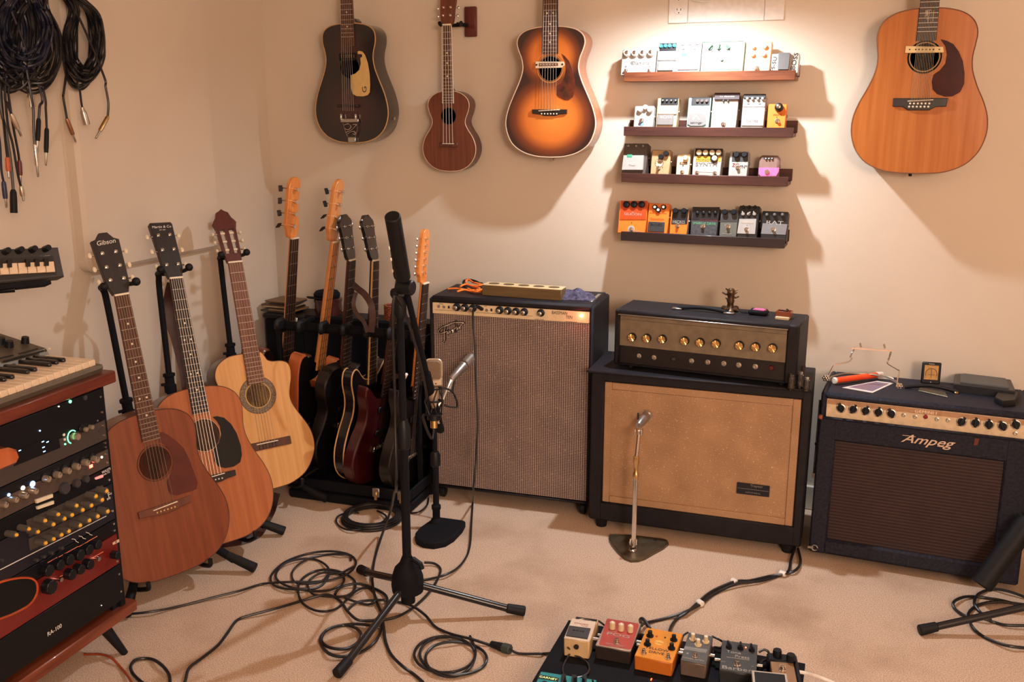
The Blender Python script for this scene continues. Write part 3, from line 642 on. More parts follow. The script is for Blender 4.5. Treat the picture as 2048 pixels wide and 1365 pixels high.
def feats(t, T, cs, F, zf=0.):
    for f in F:
        k = f[0]; P = lambda x, y, z=zf: fp(T, cs[0]+x/cs[2], cs[1]+y/cs[2], z)
        if k == 'k':   # knob: x, y, r, mat, height, kind, cap
            _, x, y, r, m1, h = f[:6]; q = P(x, y, zf+h*.8); s = pxm(T, cs[0]+x/cs[2], cs[1]+y/cs[2], zf)/cs[2]
            knob(t, q.x, q.y, r*s, h, m1, f[7] if len(f) > 7 else None, zf, f[8] if len(f) > 8 else None, f[6] if len(f) > 6 else 'cyl', ang=random.uniform(-50, 50))
        elif k == 's': q = P(f[1], f[2], zf+.006); fswitch(t, q.x, q.y, zf, *(f[3:4]))
        elif k == 'r':  # rect x0 y0 x1 y1 mat z1 name
            x0, y0, x1, y1 = f[1:5]; z1 = f[6] if len(f) > 6 else .001
            q = [P(*c) for c in ((x0, y0), (x1, y0), (x1, y1), (x0, y1))]
            xa, xb = (q[0].x+q[3].x)/2, (q[1].x+q[2].x)/2; ya, yb = (q[2].y+q[3].y)/2, (q[0].y+q[1].y)/2
            obj(f[7] if len(f) > 7 else 'label_plate', MB().box((xa, ya, zf-.0005), (xb, yb, zf+z1), min(.001, z1*.4)), f[5], t)
        elif k == 'g':  # polygon
            q = [P(*c) for c in f[1]]; z1 = f[3] if len(f) > 3 else .001
            obj(f[4] if len(f) > 4 else 'label_plate', MB().prism([(p.x, p.y) for p in q], zf-.0005, zf+z1), f[2], t)
        elif k == 'c':  # disc
            q = P(f[1], f[2]); s = pxm(T, cs[0]+f[1]/cs[2], cs[1]+f[2]/cs[2], zf)/cs[2]; z1 = f[5] if len(f) > 5 else .001
            obj(f[6] if len(f) > 6 else 'badge', MB().cyl((0, 0, -.0004), (0, 0, z1), f[3]*s, n=20), f[4], t, TR(q.x, q.y, zf))
        elif k == 't':  # text x y string height mat rot sx dz
            dz = f[8] if len(f) > 8 else .0012; q = P(f[1], f[2], zf+dz); s = pxm(T, cs[0]+f[1]/cs[2], cs[1]+f[2]/cs[2], zf)/cs[2]
            text(f[3], f[4]*s*1.35, t, f[5], q.x, q.y, zf+dz, f[6] if len(f) > 6 else 0, 0, sx=f[7] if len(f) > 7 else 1)
        elif k == 'l':  # led
            q = P(f[1], f[2]); obj('indicator', MB().ball((0, 0, 0), f[4] if len(f) > 4 else .0018, 8), f[3], t, TR(q.x, q.y, zf+.001))
        elif k == 'j':  # side jack at right (+1) or left (-1)
            pass
# ------------------------------------------------------------------ picture-ledge shelves
SW1 = wood('walnut_lit', sr(86, 42, 26), sr(138, 78, 46), .45, .2, (3, 40, 40), 2)  # one walnut in lit and shaded tones; the lamp's falloff is in the colour
SW2 = wood('walnut_shaded', sr(58, 30, 26), sr(84, 46, 36), .5, .15, (3, 40, 40), 2)
SW3 = wood('walnut_deep_shade', sr(38, 26, 28), sr(52, 36, 34), .5, .15, (3, 40, 40), 2)
SHF = []
YL = D-.104
words = ('topmost', 'second', 'third', 'lowest')
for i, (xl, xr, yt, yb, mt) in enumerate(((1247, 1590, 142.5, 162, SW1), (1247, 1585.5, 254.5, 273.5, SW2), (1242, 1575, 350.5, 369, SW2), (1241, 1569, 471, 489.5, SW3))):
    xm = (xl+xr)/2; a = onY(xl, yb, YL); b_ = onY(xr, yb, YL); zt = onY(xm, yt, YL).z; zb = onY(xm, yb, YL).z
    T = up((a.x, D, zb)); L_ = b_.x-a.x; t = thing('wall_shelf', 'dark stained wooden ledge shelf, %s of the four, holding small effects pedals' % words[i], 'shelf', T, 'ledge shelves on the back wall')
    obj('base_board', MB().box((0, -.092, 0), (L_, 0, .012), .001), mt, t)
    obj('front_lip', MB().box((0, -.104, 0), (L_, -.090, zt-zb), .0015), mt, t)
    obj('back_board', MB().box((-.004, -.012, 0.012), (L_+.004, 0, .052), .0015), mt, t)
    SHF.append((zb+.0122, zt))
JK = mat('jack_metal', (.5, .48, .44, 1), .35, 1)
RL = mat('red_led', sr(200, 40, 30), .3)
def shelf_pedal(sh, label, x0, x1, ytop, ymid, m_body, F, cs, d=.036, tilt=14, name='effects_pedal', jacks=True, top_extra=None, roundness=.0022, side=None, z_shift=0):
    zf = SHF[sh][0]; yf = D-.0865
    T = face((0, yf, zf), 0, tilt)
    a = fp(T, x0, ymid); c = fp(T, x1, ymid); hh = fp(T, (x0+x1)/2, ytop).y
    T = face((a.x, yf, zf), 0, tilt); W_ = c.x-a.x
    t = thing(name, label, 'effects pedal', T, 'effects pedals on the wall shelves')
    lift = d*math.sin(R(tilt)); T2 = T
    obj('case', MB().box((0, lift, -d), (W_, hh, 0), roundness), side or m_body, t) if side is None else obj('case', MB().box((0, lift, -d), (W_, hh, -.003), roundness), side, t)
    if side is not None: obj('face_plate', MB().box((.0005, lift+.0005, -.004), (W_-.0005, hh-.0005, 0), roundness), m_body, t)
    if jacks:
        for s, xx in ((1, W_),): obj('jack_socket', MB().cyl((xx-.001, hh*.62, -d*.5), (xx+.0035, hh*.62, -d*.5), .0042, n=10), JK, t)
    feats(t, T, cs, F)
    return t, T, W_, hh
c1 = (1220, 60, 4.876); c2 = (1220, 270, 4.876)
wp = mat('pedal_white', sr(166, 163, 160), .4); sv = mat('pedal_silver', sr(188, 182, 176), .35, .3); lg = mat('pedal_light_grey', sr(168, 162, 158), .45)
mg = mat('pedal_grey', sr(112, 108, 106), .5); bpn = mat('pedal_black', sr(28, 28, 32), .4); bei = mat('pedal_beige', sr(196, 170, 136), .4)
ora = mat('pedal_orange', sr(236, 126, 46), .35, coat=.3); ordk = mat('pedal_dark_orange', sr(196, 74, 30), .35, coat=.3)
crm = mat('pedal_cream', sr(218, 196, 160), .4); grn = mat('pedal_green', sr(22, 78, 44), .5); cyn = mat('cyan_knob', sr(70, 190, 220), .35)
pch = mat('pedal_peach', sr(232, 186, 140), .45); teal = mat('pale_teal', sr(150, 190, 184), .4)
kb = BLK; kc = mat('knob_cream', sr(214, 198, 166), .4); kw = mat('knob_white', sr(232, 226, 216), .35)
# shelf 1
shelf_pedal(0, 'wide white pedal with four chrome knobs at the left end of the top shelf', 1243, 1311, 99, 122, wp, [('k', 165, 222, 33, kw, .016, 'cyl', CHR), ('k', 240, 222, 33, kw, .016, 'cyl', CHR), ('k', 318, 220, 33, kw, .016, 'cyl', CHR), ('k', 397, 217, 33, kw, .016, 'cyl', CHR), ('t', 300, 322, 'Diamond', 34, mg), ('g', [(198, 322), (214, 304), (232, 322), (214, 342)], mg), ('s', 152, 395, .005), ('s', 380, 395, .005), ('c', 155, 358, 9, mg), ('c', 387, 358, 9, mg)], c1, .040)
shelf_pedal(0, 'silver pedal with four cyan knobs on a black panel, top shelf', 1313.5, 1354, 86, 120, wp, [('r', 485, 130, 648, 205, bpn, .0012, 'control_panel'), ('k', 498, 155, 17, cyn, .009), ('k', 541, 153, 17, cyn, .009), ('k', 582, 152, 17, cyn, .009), ('k', 628, 150, 17, cyn, .009), ('r', 472, 210, 650, 300, wp, .005, 'treadle'), ('r', 468, 306, 618, 400, mg, .006, 'rubber_pad'), ('t', 540, 330, 'BOSS', 26, lg, 0, 1.5, .0064)], c1, .036)
shelf_pedal(0, 'tall white pedal with a blue sticker, top shelf', 1353.5, 1401, 81, 120, wp, [('k', 710, 132, 17, wp, .004), ('k', 780, 128, 17, wp, .004), ('k', 852, 126, 17, wp, .004), ('r', 660, 214, 868, 219, mg, .0006, 'seam_line'), ('r', 668, 222, 864, 390, wp, .004, 'treadle'), ('r', 700, 230, 754, 266, cyn, .0046, 'sticker'), ('r', 706, 184, 728, 192, bpn), ('r', 816, 182, 838, 190, bpn)], c1, .040)
shelf_pedal(0, 'large square white pedal with three dark green knobs on the top shelf', 1402.5, 1488, 83, 115, wp, [('k', 975, 168, 26, grn, .010, 'point'), ('k', 1060, 167, 26, grn, .010, 'point'), ('k', 1148, 165, 26, grn, .010, 'point'), ('r', 905, 230, 1290, 234, lg, .0006, 'seam_line'), ('r', 895, 384, 1270, 392, grn, .0008, 'stripe'), ('k', 1088, 288, 15, grn, .006), ('c', 1237, 166, 6, grn), ('r', 905, 112, 1300, 117, grn, .0008, 'stripe')], c1, .046, side=mat('green_side', sr(120, 160, 130), .5))
shelf_pedal(0, 'pale peach pedal with four knobs, top shelf beside the big white one', 1489.5, 1541, 83, 120, pch, [('k', 1395, 165, 19, crm, .011), ('k', 1507, 158, 23, crm, .012), ('k', 1388, 237, 22, crm, .011), ('k', 1495, 235, 22, crm, .011), ('s', 1425, 368)], c1, .040)
# lying footswitch at the end of the top shelf
T = face((0, D-.0865, SHF[0][0]), 0, 14); a = fp(T, 1541, 130); c = fp(T, 1597, 130); hh = fp(T, 1570, 107).y
T = face((a.x+.001, D-.0865, SHF[0][0]), 0, 14); t = thing('footswitch_pedal', 'silver footswitch lying on its side at the right end of the top shelf', 'effects pedal', T, 'effects pedals on the wall shelves')
obj('case', MB().box((0, .01, -.036), (c.x-a.x, hh, 0), .002), sv, t)
feats(t, T, c1, [('g', [(1648, 232), (1760, 232), (1740, 394), (1640, 394)], mat('switch_grey', sr(92, 90, 92), .5), .012, 'treadle'), ('t', 1597, 335, 'FS-5U', 38, INK, 82, 1.25), ('t', 1800, 305, 'BOSS', 44, INK, 82, 1.3)])
# shelf 2
shelf_pedal(1, 'small white pedal with three white knobs and blue badge, left on second shelf', 1268, 1307, 212, 235, wp, [('k', 295, 772, 26, kw, .014), ('k', 345, 752, 24, kw, .014), ('k', 388, 775, 26, kw, .014), ('s', 305, 882), ('c', 310, 915, 22, mat('blue_badge', sr(110, 140, 210), .4))], c1, .034)
shelf_pedal(1, 'beige pedal with black control panel and grey pad on the second shelf', 1313, 1355, 195.5, 228, bei, [('r', 497, 663, 665, 735, bpn, .0014, 'control_panel')]+[('k', x, 688, 11, bpn, .008, 'cyl', WHITE) for x in (516, 556, 598, 640)]+[('r', 470, 742, 655, 825, crm, .005, 'treadle'), ('t', 545, 808, 'Dyna Comp', 16, mg, 0, 1, .0054), ('r', 462, 830, 620, 930, mg, .006, 'rubber_pad'), ('t', 545, 852, 'BOSS', 26, lg, 0, 1.5, .0064)], c1, .036)
shelf_pedal(1, 'pale teal pedal with an oval foot pad on the second shelf', 1375, 1420, 195, 226, teal, [('r', 795, 658, 975, 738, bpn, .0012, 'control_panel')]+[('k', x, 690, 15, CHR, .008) for x in (853, 897, 942)]+[('r', 815, 765, 900, 786, wp), ('r', 830, 796, 900, 818, wp), ('g', [(770, 830), (800, 822), (910, 822), (935, 835), (935, 925), (900, 938), (790, 938), (755, 920)], mg, .005, 'rubber_pad'), ('g', [(800, 880), (842, 835), (882, 880), (870, 884), (842, 850), (815, 884)], sv, .0058, 'emblem'), ('t', 842, 905, 'behringer', 22, INK, 0, 1, .006)], c1, .036)
shelf_pedal(1, 'tall silver pedal with dark maroon top band, middle of the second shelf', 1423, 1475, 187, 224, sv, [('r', 1022, 618, 1268, 686, mat('maroon_band', sr(48, 24, 30), .4), .008, 'top_guard'), ('t', 1145, 648, 't.c. electronic', 19, lg, 0, 1, .009), ('r', 1085, 722, 1170, 762, wp), ('k', 1105, 690, 10, bpn, .008), ('k', 1150, 690, 10, bpn, .008), ('s', 1103, 915)], c1, .046, side=mat('bronze_side', sr(120, 92, 76), .45))
shelf_pedal(1, 'grey pedal with dark four-knob top, left of the small orange one, second shelf', 1484, 1529, 189, 224, lg, [('r', 1305, 628, 1520, 668, DKG, .006, 'control_panel')]+[('k', x, 668, 14, lg, .010) for x in (1338, 1388, 1440, 1486)]+[('r', 1295, 748, 1512, 753, INK, .0008, 'seam_line'), ('r', 1290, 758, 1505, 938, lg, .004, 'treadle'), ('t', 1385, 885, 'Ibanez', 34, mg, 0, 1, .0046), ('r', 1337, 720, 1360, 727, INK), ('r', 1450, 720, 1472, 727, INK)], c1, .040)
shelf_pedal(1, 'small orange pedal with one big black knob at the right end of the second shelf', 1535, 1572, 208, 232, ora, [('k', 1645, 748, 42, kb, .020, 'dome', CHR), ('t', 1635, 826, 'phase 90', 18, ordk), ('s', 1630, 885), ('l', 1625, 850, RL)], c1, .034)
# shelf 3
tape = mat('green_tape', sr(60, 150, 120), .5)
shelf_pedal(2, 'brown-grey pedal with a white treadle and green tape, left end of the third shelf', 1245.5, 1294, 287, 320, mat('brown_grey_case', sr(78, 68, 64), .5), [('k', x, 108, 12, mg, .006, 'cyl', lg) for x in (180, 255, 322)]+[('g', [(140, 205), (335, 205), (325, 345), (122, 345)], wp, .010, 'treadle'), ('r', 172, 197, 222, 226, tape, .011, 'tape'), ('t', 215, 295, 'Phaser', 18, lg, 0, 1, .0108), ('l', 168, 110, CHR)], c2, .044)
shelf_pedal(2, 'gold pedal with two black knobs and an oval logo on the third shelf', 1302, 1340, 300, 326, mat('gold_case', sr(190, 160, 120), .4, .3), [('k', 545, 180, 25, kb, .014, 'flute'), ('k', 495, 213, 25, kb, .014, 'flute'), ('c', 480, 275, 42, mat('logo_brown', sr(120, 70, 46), .5), .0006), ('c', 480, 275, 37, crm, .001), ('t', 480, 270, 'ZVEX', 24, INK), ('s', 470, 322), ('l', 512, 315, RL)], c2, .034)
shelf_pedal(2, 'narrow cream mini pedal on the third shelf', 1353, 1379, 308, 330, crm, [('k', 735, 222, 24, kc, .012), ('r', 680, 265, 755, 290, mat('plate_brown', sr(96, 66, 48), .4)), ('t', 717, 278, 'SPARK', 14, crm), ('c', 712, 300, 7, INK), ('s', 700, 360, .0055)], c2, .034)
t, T, W_, hh = shelf_pedal(2, 'wide pedal with five cream knobs and mono synth lettering on the third shelf', 1386, 1443, 296, 322, lg, [('r', 830, 135, 1100, 208, bpn, .001, 'control_panel')]+[('k', x, 172, 27, kc, .010, 'cyl') for x in (868, 930, 995, 1058)]+[('g', [(840, 210), (1085, 210), (1076, 262), (832, 262)], mat('yellow_band', sr(196, 156, 40), .5)), ('c', 1016, 235, 40, bpn, .0014), ('k', 1018, 226, 27, kc, .012), ('t', 905, 246, 'MONO', 26, INK, 0, 1.2), ('t', 940, 290, 'SYNTH', 36, mg, 0, 1.4), ('r', 855, 312, 1030, 366, wp), ('s', 846, 365, .0055), ('s', 1020, 370, .0055)], c2, .040)
shelf_pedal(2, 'white and black gradient pedal with two black knobs on the third shelf', 1458, 1496, 303, 330, wp, [('g', [(1195, 172), (1350, 172), (1345, 262), (1188, 262)], DKG, .0008, 'dark_panel'), ('k', 1232, 192, 27, kb, .014, 'flute'), ('k', 1310, 190, 27, kb, .014, 'flute'), ('t', 1225, 296, 'ZO', 36, mat('red_ink', sr(150, 44, 36), .5)), ('t', 1300, 312, '*N*', 34, INK), ('s', 1246, 318)], c2, .036)
shelf_pedal(2, 'rounded pedal, translucent grey above and pink below, right end of the third shelf', 1517, 1558, 310, 334, mat('smoky_case', sr(134, 108, 100), .3), [('g', [(1450, 322), (1650, 322), (1645, 360), (1620, 403), (1470, 403), (1450, 380)], mat('pink_paint', sr(238, 110, 168), .35), .0035, 'pink_cover'), ('r', 1500, 222, 1600, 240, DKG), ('k', 1520, 232, 11, bpn, .006, 'cyl', WHITE), ('k', 1550, 232, 11, bpn, .006, 'cyl', WHITE), ('k', 1580, 230, 11, bpn, .006, 'cyl', WHITE), ('c', 1532, 362, 22, CHR, .008, 'footswitch')], c2, .038, roundness=.008)
# shelf 4
shelf_pedal(3, 'large two-tone orange pedal with three black knobs, left end of the bottom shelf', 1237, 1293, 402, 438, ora, [('g', [(115, 645), (365, 645), (352, 825), (98, 825)], ordk, .003, 'upper_panel')]+[('k', x, 675, 33, kb, .014, 'dome') for x in (157, 231, 305)]+[('t', 222, 775, 'SILICON', 26, wp, 0, 1.3, .0036), ('t', 222, 756, 'BIG', 10, wp, 0, 1.3, .0036), ('l', 212, 856, mat('dark_led', sr(70, 20, 15), .3)), ('c', 205, 918, 34, sv, .001, 'washer'), ('s', 205, 922), ('t', 270, 940, 'Ibanez', 14, wp)], c2, .048)
shelf_pedal(3, 'orange pedal with three knobs and a black rubber pad on the bottom shelf', 1295, 1337, 407, 440, ora, [('k', x, y, 24, kb, .009, 'cyl', kw) for x, y in ((437, 703), (470, 732), (521, 703))]+[('r', 385, 762, 555, 768, ordk, .0008, 'seam_line'), ('t', 458, 822, 'Distortion', 24, ordk), ('r', 373, 850, 532, 948, DKG, .005, 'rubber_pad'), ('t', 452, 878, 'BOSS', 26, bpn, 0, 1.5, .0054)], c2, .038)
shelf_pedal(3, 'orange and black pedal with a boxed logo on the bottom shelf', 1340, 1376, 418.5, 444, ora, [('g', [(612, 728), (768, 728), (752, 872), (598, 872)], bpn, .001, 'dark_panel'), ('k', 638, 738, 26, kb, .014, 'flute'), ('k', 720, 738, 26, kb, .014, 'flute'), ('r', 606, 835, 735, 838, wp, .0014, 'logo_line'), ('r', 606, 862, 735, 865, wp, .0014, 'logo_line'), ('t', 670, 852, 'MICRO', 22, wp, 0, 1.3, .0014), ('s', 655, 885), ('l', 697, 876, CHR)], c2, .034, side=sv)
shelf_pedal(3, 'black and grey pedal with green and red lettering, middle of the bottom shelf', 1382, 1436, 414.5, 445, mat('mottled_grey', sr(62, 64, 70), .5, noise=(120, .4)), [('g', [(818, 705), (1072, 705), (1055, 830), (800, 830)], bpn, .0012, 'dark_panel'), ('t', 920, 866, 'SPARKLE DRIVE', 26, mat('green_ink', sr(96, 168, 124), .5), 0, .95), ('t', 960, 832, 'VOODOO LAB', 18, mat('dark_red_ink', sr(110, 30, 36), .5), 0, 1.1, .0018), ('s', 903, 890)]+[('k', x, 760, 18, kb, .010, 'dome') for x in (850, 910, 968, 1025)], c2, .044)
shelf_pedal(3, 'dark grey-green pedal with two knobs, fifth along the bottom shelf', 1440, 1475, 420, 448, mat('grey_green', sr(96, 98, 92), .45), [('g', [(1095, 745), (1250, 745), (1240, 850), (1080, 850)], DKG, .001, 'dark_panel'), ('k', 1120, 750, 26, kb, .014, 'flute'), ('k', 1205, 750, 26, kb, .014, 'flute'), ('t', 1150, 885, 'DIRT', 20, wp), ('s', 1148, 895), ('t', 1140, 965, 'fulltone custom', 11, wp), ('t', 1135, 945, 'mini', 10, wp)], c2, .034)
shelf_pedal(3, 'tall black pedal with a white lower face, sixth along the bottom shelf', 1476, 1517, 412, 446, bpn, [('g', [(1262, 820), (1428, 820), (1415, 968), (1240, 962)], wp, .002, 'face_plate')]+[('k', x, 700, 15, kb, .014) for x in (1300, 1358, 1415)]+[('k', x, 768, 20, wp, .010, 'point') for x in (1295, 1350, 1405)]+[('r', 1285, 842, 1400, 868, sv, .0026, 'label_plate'), ('l', 1337, 884, INK), ('s', 1330, 922)], c2, .050)
shelf_pedal(3, 'black wedge pedal with large white three-letter logo at the right end of the bottom shelf', 1523, 1575, 423, 448, bpn, [('g', [(1490, 862), (1730, 872), (1712, 975), (1472, 965)], mat('rat_grey', sr(120, 120, 124), .5), .0012, 'face_plate'), ('t', 1605, 858, 'RAT', 40, wp, -2, 1.7, .0016), ('s', 1592, 922)]+[('k', x, 778, 20, DKG, .012, 'cyl', mg) for x in (1530, 1605, 1682)], c2, .048)

# ------------------------------------------------------------------ amplifiers
def cabinet(t, w, h, d, fr, mt, back=True, fdep=.02, ft=None, fb=None):
    ft = ft or fr; fb = fb or fr; b = MB()
    b.box((0, 0, -d), (fr, h, 0), .008); b.box((w-fr, 0, -d), (w, h, 0), .008)
    b.box((fr*.5, h-ft, -d), (w-fr*.5, h, 0), .008); b.box((fr*.5, 0, -d), (w-fr*.5, fb, 0), .008)
    b.box((.004, .004, -d+.002), (w-.004, h-.004, -d+.014))
    b.box((fr*.5, fb*.5, -fdep-.012), (w-fr*.5, h-ft*.5, -fdep-.002))
    return obj('cabinet', b, mt, t)
# --- tall silver-panel combo
T = face((-1.490, 2.9865, .048), 4.2); c4 = (850, 550, 5.12)
x1 = fp(T, 1187, 650).x; Hf = .708
t = thing('tall_combo_amplifier', 'tall bass combo amplifier with silver control panel and glowing red pilot lamp', 'amplifier', T)
cabinet(t, x1, Hf, .262, .014, TOLEX, ft=.012, fb=.008)
GF = weave('silver_brown_grille', sr(100, 80, 86), sr(228, 212, 200), .0079, .0058, .65, sr(240, 215, 180), .48, .5, .3)
q = [fp(T, *p, -.004) for p in ((868, 628), (1174, 648), (1168, 1001), (872, 962))]
obj('grille_cloth', MB().box((.013, .010, -.016), (x1-.014, q[0].y+.004, -.005), .002), GF, t)
qa, qb, qc, qd = [fp(T, *p, .002) for p in ((868.6, 605.7), (1178, 624), (1175, 647.7), (866, 626.5))]
yt, yb = (qa.y+qb.y)/2, (qc.y+qd.y)/2; Z0 = .002
obj('top_cover', MB().box((.006, yt-.002, -.250), (x1-.006, Hf+.006, .002), .008), TOLEX, t)
obj('control_panel', MB().box((.014, yb, -.02), (x1-.015, yt, Z0), .001), mat('satin_panel', sr(232, 214, 180), .4), t)
F = [('k', x, y, 38, kb, .020, 'skirt', STEEL) for x, y in ((312, 338), (394, 345), (475, 352), (752, 370), (836, 377), (920, 384), (1005, 388), (1176, 398))]
feats(t, T, c4, F, Z0)
for x, y in ((143, 322), (197, 328), (575, 352), (635, 362)):
    p = fp(T, 850+x/5.12, 550+y/5.12, Z0); obj('input_jack', MB().lathe([(.0052, 0), (.0052, .003), (.003, .0035), (.003, .001), (0, .001)], n=12), JK, t, TR(p.x, p.y, Z0))
for x, y in ((247, 330), (683, 358)): p = fp(T, 850+x/5.12, 550+y/5.12, Z0); obj('rocker_switch', MB().box((-.0028, -.0045, 0), (.0028, .0045, .005), .001), INK, t, TR(p.x, p.y, Z0))
feats(t, T, c4, [('t', 1378, 392, 'BASSMAN', 34, INK, 0, .80, .0004), ('t', 1477, 437, 'TEN', 34, INK, 0, .80, .0004), ('r', 100, 368, 505, 371, INK, .0003, 'panel_line'), ('r', 512, 402, 1105, 405, INK, .0003, 'panel_line'), ('t', 1170, 458, 'MASTER VOLUME', 9, INK, 0, 1, .0004), ('t', 1500, 482, 'FENDER BASSMAN TEN AMP', 7, INK, 0, 1, .0004), ('t', 165, 298, 'NORMAL', 8, INK, 0, 1, .0004), ('t', 620, 322, 'BASS', 8, INK, 0, 1, .0004)], Z0)
p = fp(T, 850+1603/5.12, 550+418/5.12, Z0)
obj('pilot_lamp', MB().lathe([(.0065, 0), (.0065, .004), (.0045, .008), (0, .0095)], n=14), mat('pilot_glow', sr(255, 120, 90), .3, emit=(1, .16, .06, 1), es=14), t, TR(p.x, p.y, Z0))
light('pilot_lamp_light', 'POINT', T @ V((p.x, p.y, Z0+.02)), .09, (1, .12, .08), shadow_soft_size=.006)
# script badge drawn as strokes
LG = [[(150, 600), (140, 575), (165, 545), (205, 525), (260, 515)], [(210, 530), (200, 590), (205, 650), (195, 685), (180, 690)], [(165, 600), (200, 590), (235, 575)], [(225, 600), (250, 585), (245, 570), (228, 582), (228, 605), (255, 598)], [(258, 575), (262, 600), (268, 575), (282, 562), (288, 588)], [(322, 540), (300, 555), (298, 580), (318, 572), (322, 470), (322, 560)], [(328, 560), (350, 545), (345, 532), (330, 542), (332, 562), (352, 552)], [(358, 530), (362, 555), (366, 525), (385, 500), (405, 490)], [(205, 525), (300, 490), (400, 488)]]
b = MB(); b2 = MB()
for st in LG:
    P = smooth([(lambda q: V((q.x, q.y, 0)))(fp(T, 850+x/5.12, 550+y/5.12, 0)) for x, y in st], 4)
    b.tube([V((p.x, p.y, .003)) for p in P], .0021, 6); b2.tube([V((p.x, p.y, .000)) for p in P], .0040, 6)
bd = obj('script_badge', b2, BLK, t); obj('badge_face', b, CHR, bd)
for s, x in ((0, 708), (1, 1212)):
    p = pl(T, 850+x/5.12, 550+(185 if not s else 215)/5.12, 1, Hf+.006)
    obj('handle_cap', MB().box((-.017, 0, -.008), (.017, .008, .008), .003), STEEL, t, TR(p.x, p.y, p.z))
pa = pl(T, 850+708/5.12, 550+185/5.12, 1, Hf+.006); pb = pl(T, 850+1212/5.12, 550+215/5.12, 1, Hf+.006)
obj('handle', MB().box((pa.x+.012, Hf+.007, pa.z-.009), (pb.x-.012, Hf+.013, pa.z+.009), .002), BLK, t)
for x in (.03, x1-.03): 
    for z in (-.03, -.23): 
        ca = obj('caster', MB().cyl((x-.010, -.026, z), (x+.010, -.026, z), .0215, n=16, b=.003).box((x-.013, -.022, z-.006), (x+.013, 0, z+.006)), BLK, t)
obj('metal_corner', MB().box((x1-.03, Hf-.004, -.2), (x1-.018, Hf+.0075, -.06), .001), STEEL, t)
FT = T; FW = x1; FH = Hf+.0061
def on_top(T, x, y, h, dz=0.0):
    p = pl(T, x, y, 1, h); p.y += dz; return T @ p
# box with five holes
P0, P1, P2 = [on_top(FT, *p, FH+.040) for p in crop(*c4, [(583, 98), (1395, 150), (640, 68)])]
xd = (P1-P0); ang = math.degrees(math.atan2(xd.y, xd.x)); L_ = V((xd.x, xd.y)).length; dep = .060
T = up((P0.x, P0.y, (FT @ V((0, FH, 0))).z+.0004), ang)
t = thing('harmonica_tray', 'long pale wooden block with five round recesses on top of the tall combo amplifier', 'box', T)
b = MB(); b.box((0, 0, 0), (L_, dep, .036), .002); obj('block', b, wood('olive_block', sr(96, 78, 50), sr(122, 100, 66), .6, 0, (3, 40, 40)), t)
b = MB(); n = 5
lid = obj('top_plate', MB().box((0, 0, .036), (L_, dep, .0395), .001), mat('pale_top_plate', sr(206, 184, 140), .55), t)
for i in range(n): 
    cx = L_*(i+.62)/(n+.25)
    b = MB(); b.T = TR(cx, dep*.5, .0393) @ Matrix.Diagonal((1.35, 1, 1, 1)); b.lathe([(.0145, 0), (.0145, .0012), (.012, .0012), (.012, .0006), (0, .0006)], n=20); h_ = obj('round_recess', b, mat('recess_dark', sr(96, 74, 48), .6), t)
# orange straps
b = MB(); ORC = mat('orange_fabric', sr(246, 130, 48), .6)
for k, st in enumerate((([(235, 155), (330, 160), (430, 165), (520, 175), (560, 150), (480, 140)]), ([(330, 195), (400, 185), (470, 190), (540, 205), (610, 185), (590, 178), (520, 195), (440, 170)]), ([(420, 95), (450, 90), (490, 110), (520, 125), (585, 135), (560, 150), (490, 145), (440, 140), (420, 115), (422, 95)]), ([(360, 165), (420, 150), (500, 165), (560, 190)]))):
    P = [on_top(FT, 850+x/5.12, 550+y/5.12, FH, .004+.004*k+.003*(i % 2)) for i, (x, y) in enumerate(st)]
    b.tube(smooth(P, 5), .0035, 6)
tag(obj('tangled_lanyard', b, ORC), 'tangle of bright orange cord on top of the tall combo amplifier', 'lanyard')
P = [on_top(FT, 850+x/5.12, 550+y/5.12, FH, .010) for x, y in [(395, 125), (400, 90), (450, 78), (520, 95), (560, 115), (590, 118)]]
tag(obj('rope_loop', MB().tube(smooth(P, 5), .0045, 8), BLKM), 'short black cord curled behind the orange cord on the tall amplifier', 'rope')
# bandana
NAV = mat('navy_cloth', sr(34, 34, 58), .8, noise=(90, .6, (1, 1, 1), sr(92, 86, 120)), bump=(90, .5))
def cloth(px, py, wpx, dpx, T, hgt, h, seed=3):
    rnd = random.Random(seed); b = MB(); N, M = 22, 14
    c = T.inverted() @ on_top(T, px, py, hgt); W_, D_ = wpx, dpx; vs = []
    for j in range(M+1):
        for i in range(N+1):
            u, v_ = i/N*2-1, j/M*2-1; r = 1+.12*math.sin(3*math.atan2(v_, u)+1)
            x, z = u*W_/2*r, v_*D_/2*(1-.2*u)
            e = max(0, 1-max(abs(u), abs(v_))**3); f = .5+.5*math.sin(5*u+3*v_+1)*math.cos(4*v_-2*u)
            vs.append((c.x+x, hgt+.0008+e*h*(.35+.65*f)+(1 if (i in (0, N) or j in (0, M)) else 0)*0, c.z+z))
    fs = [(j*(N+1)+i, j*(N+1)+i+1, (j+1)*(N+1)+i+1, (j+1)*(N+1)+i) for j in range(M) for i in range(N)]
    n0 = len(vs); ring_ = [i for i in range(N+1)]+[(j+1)*(N+1)-1 for j in range(1, M+1)]+[M*(N+1)+i for i in range(N-1, -1, -1)]+[j*(N+1) for j in range(M-1, 0, -1)]
    fs.append(tuple(ring_)); b.add(vs, fs); return b
b = cloth(850+1550/5.12, 550+232/5.12, .125, .115, FT, FH, .034)
tag(obj('cloth', b, NAV, None, FT), 'crumpled navy bandana at the right end of the tall combo amplifier', 'cloth')

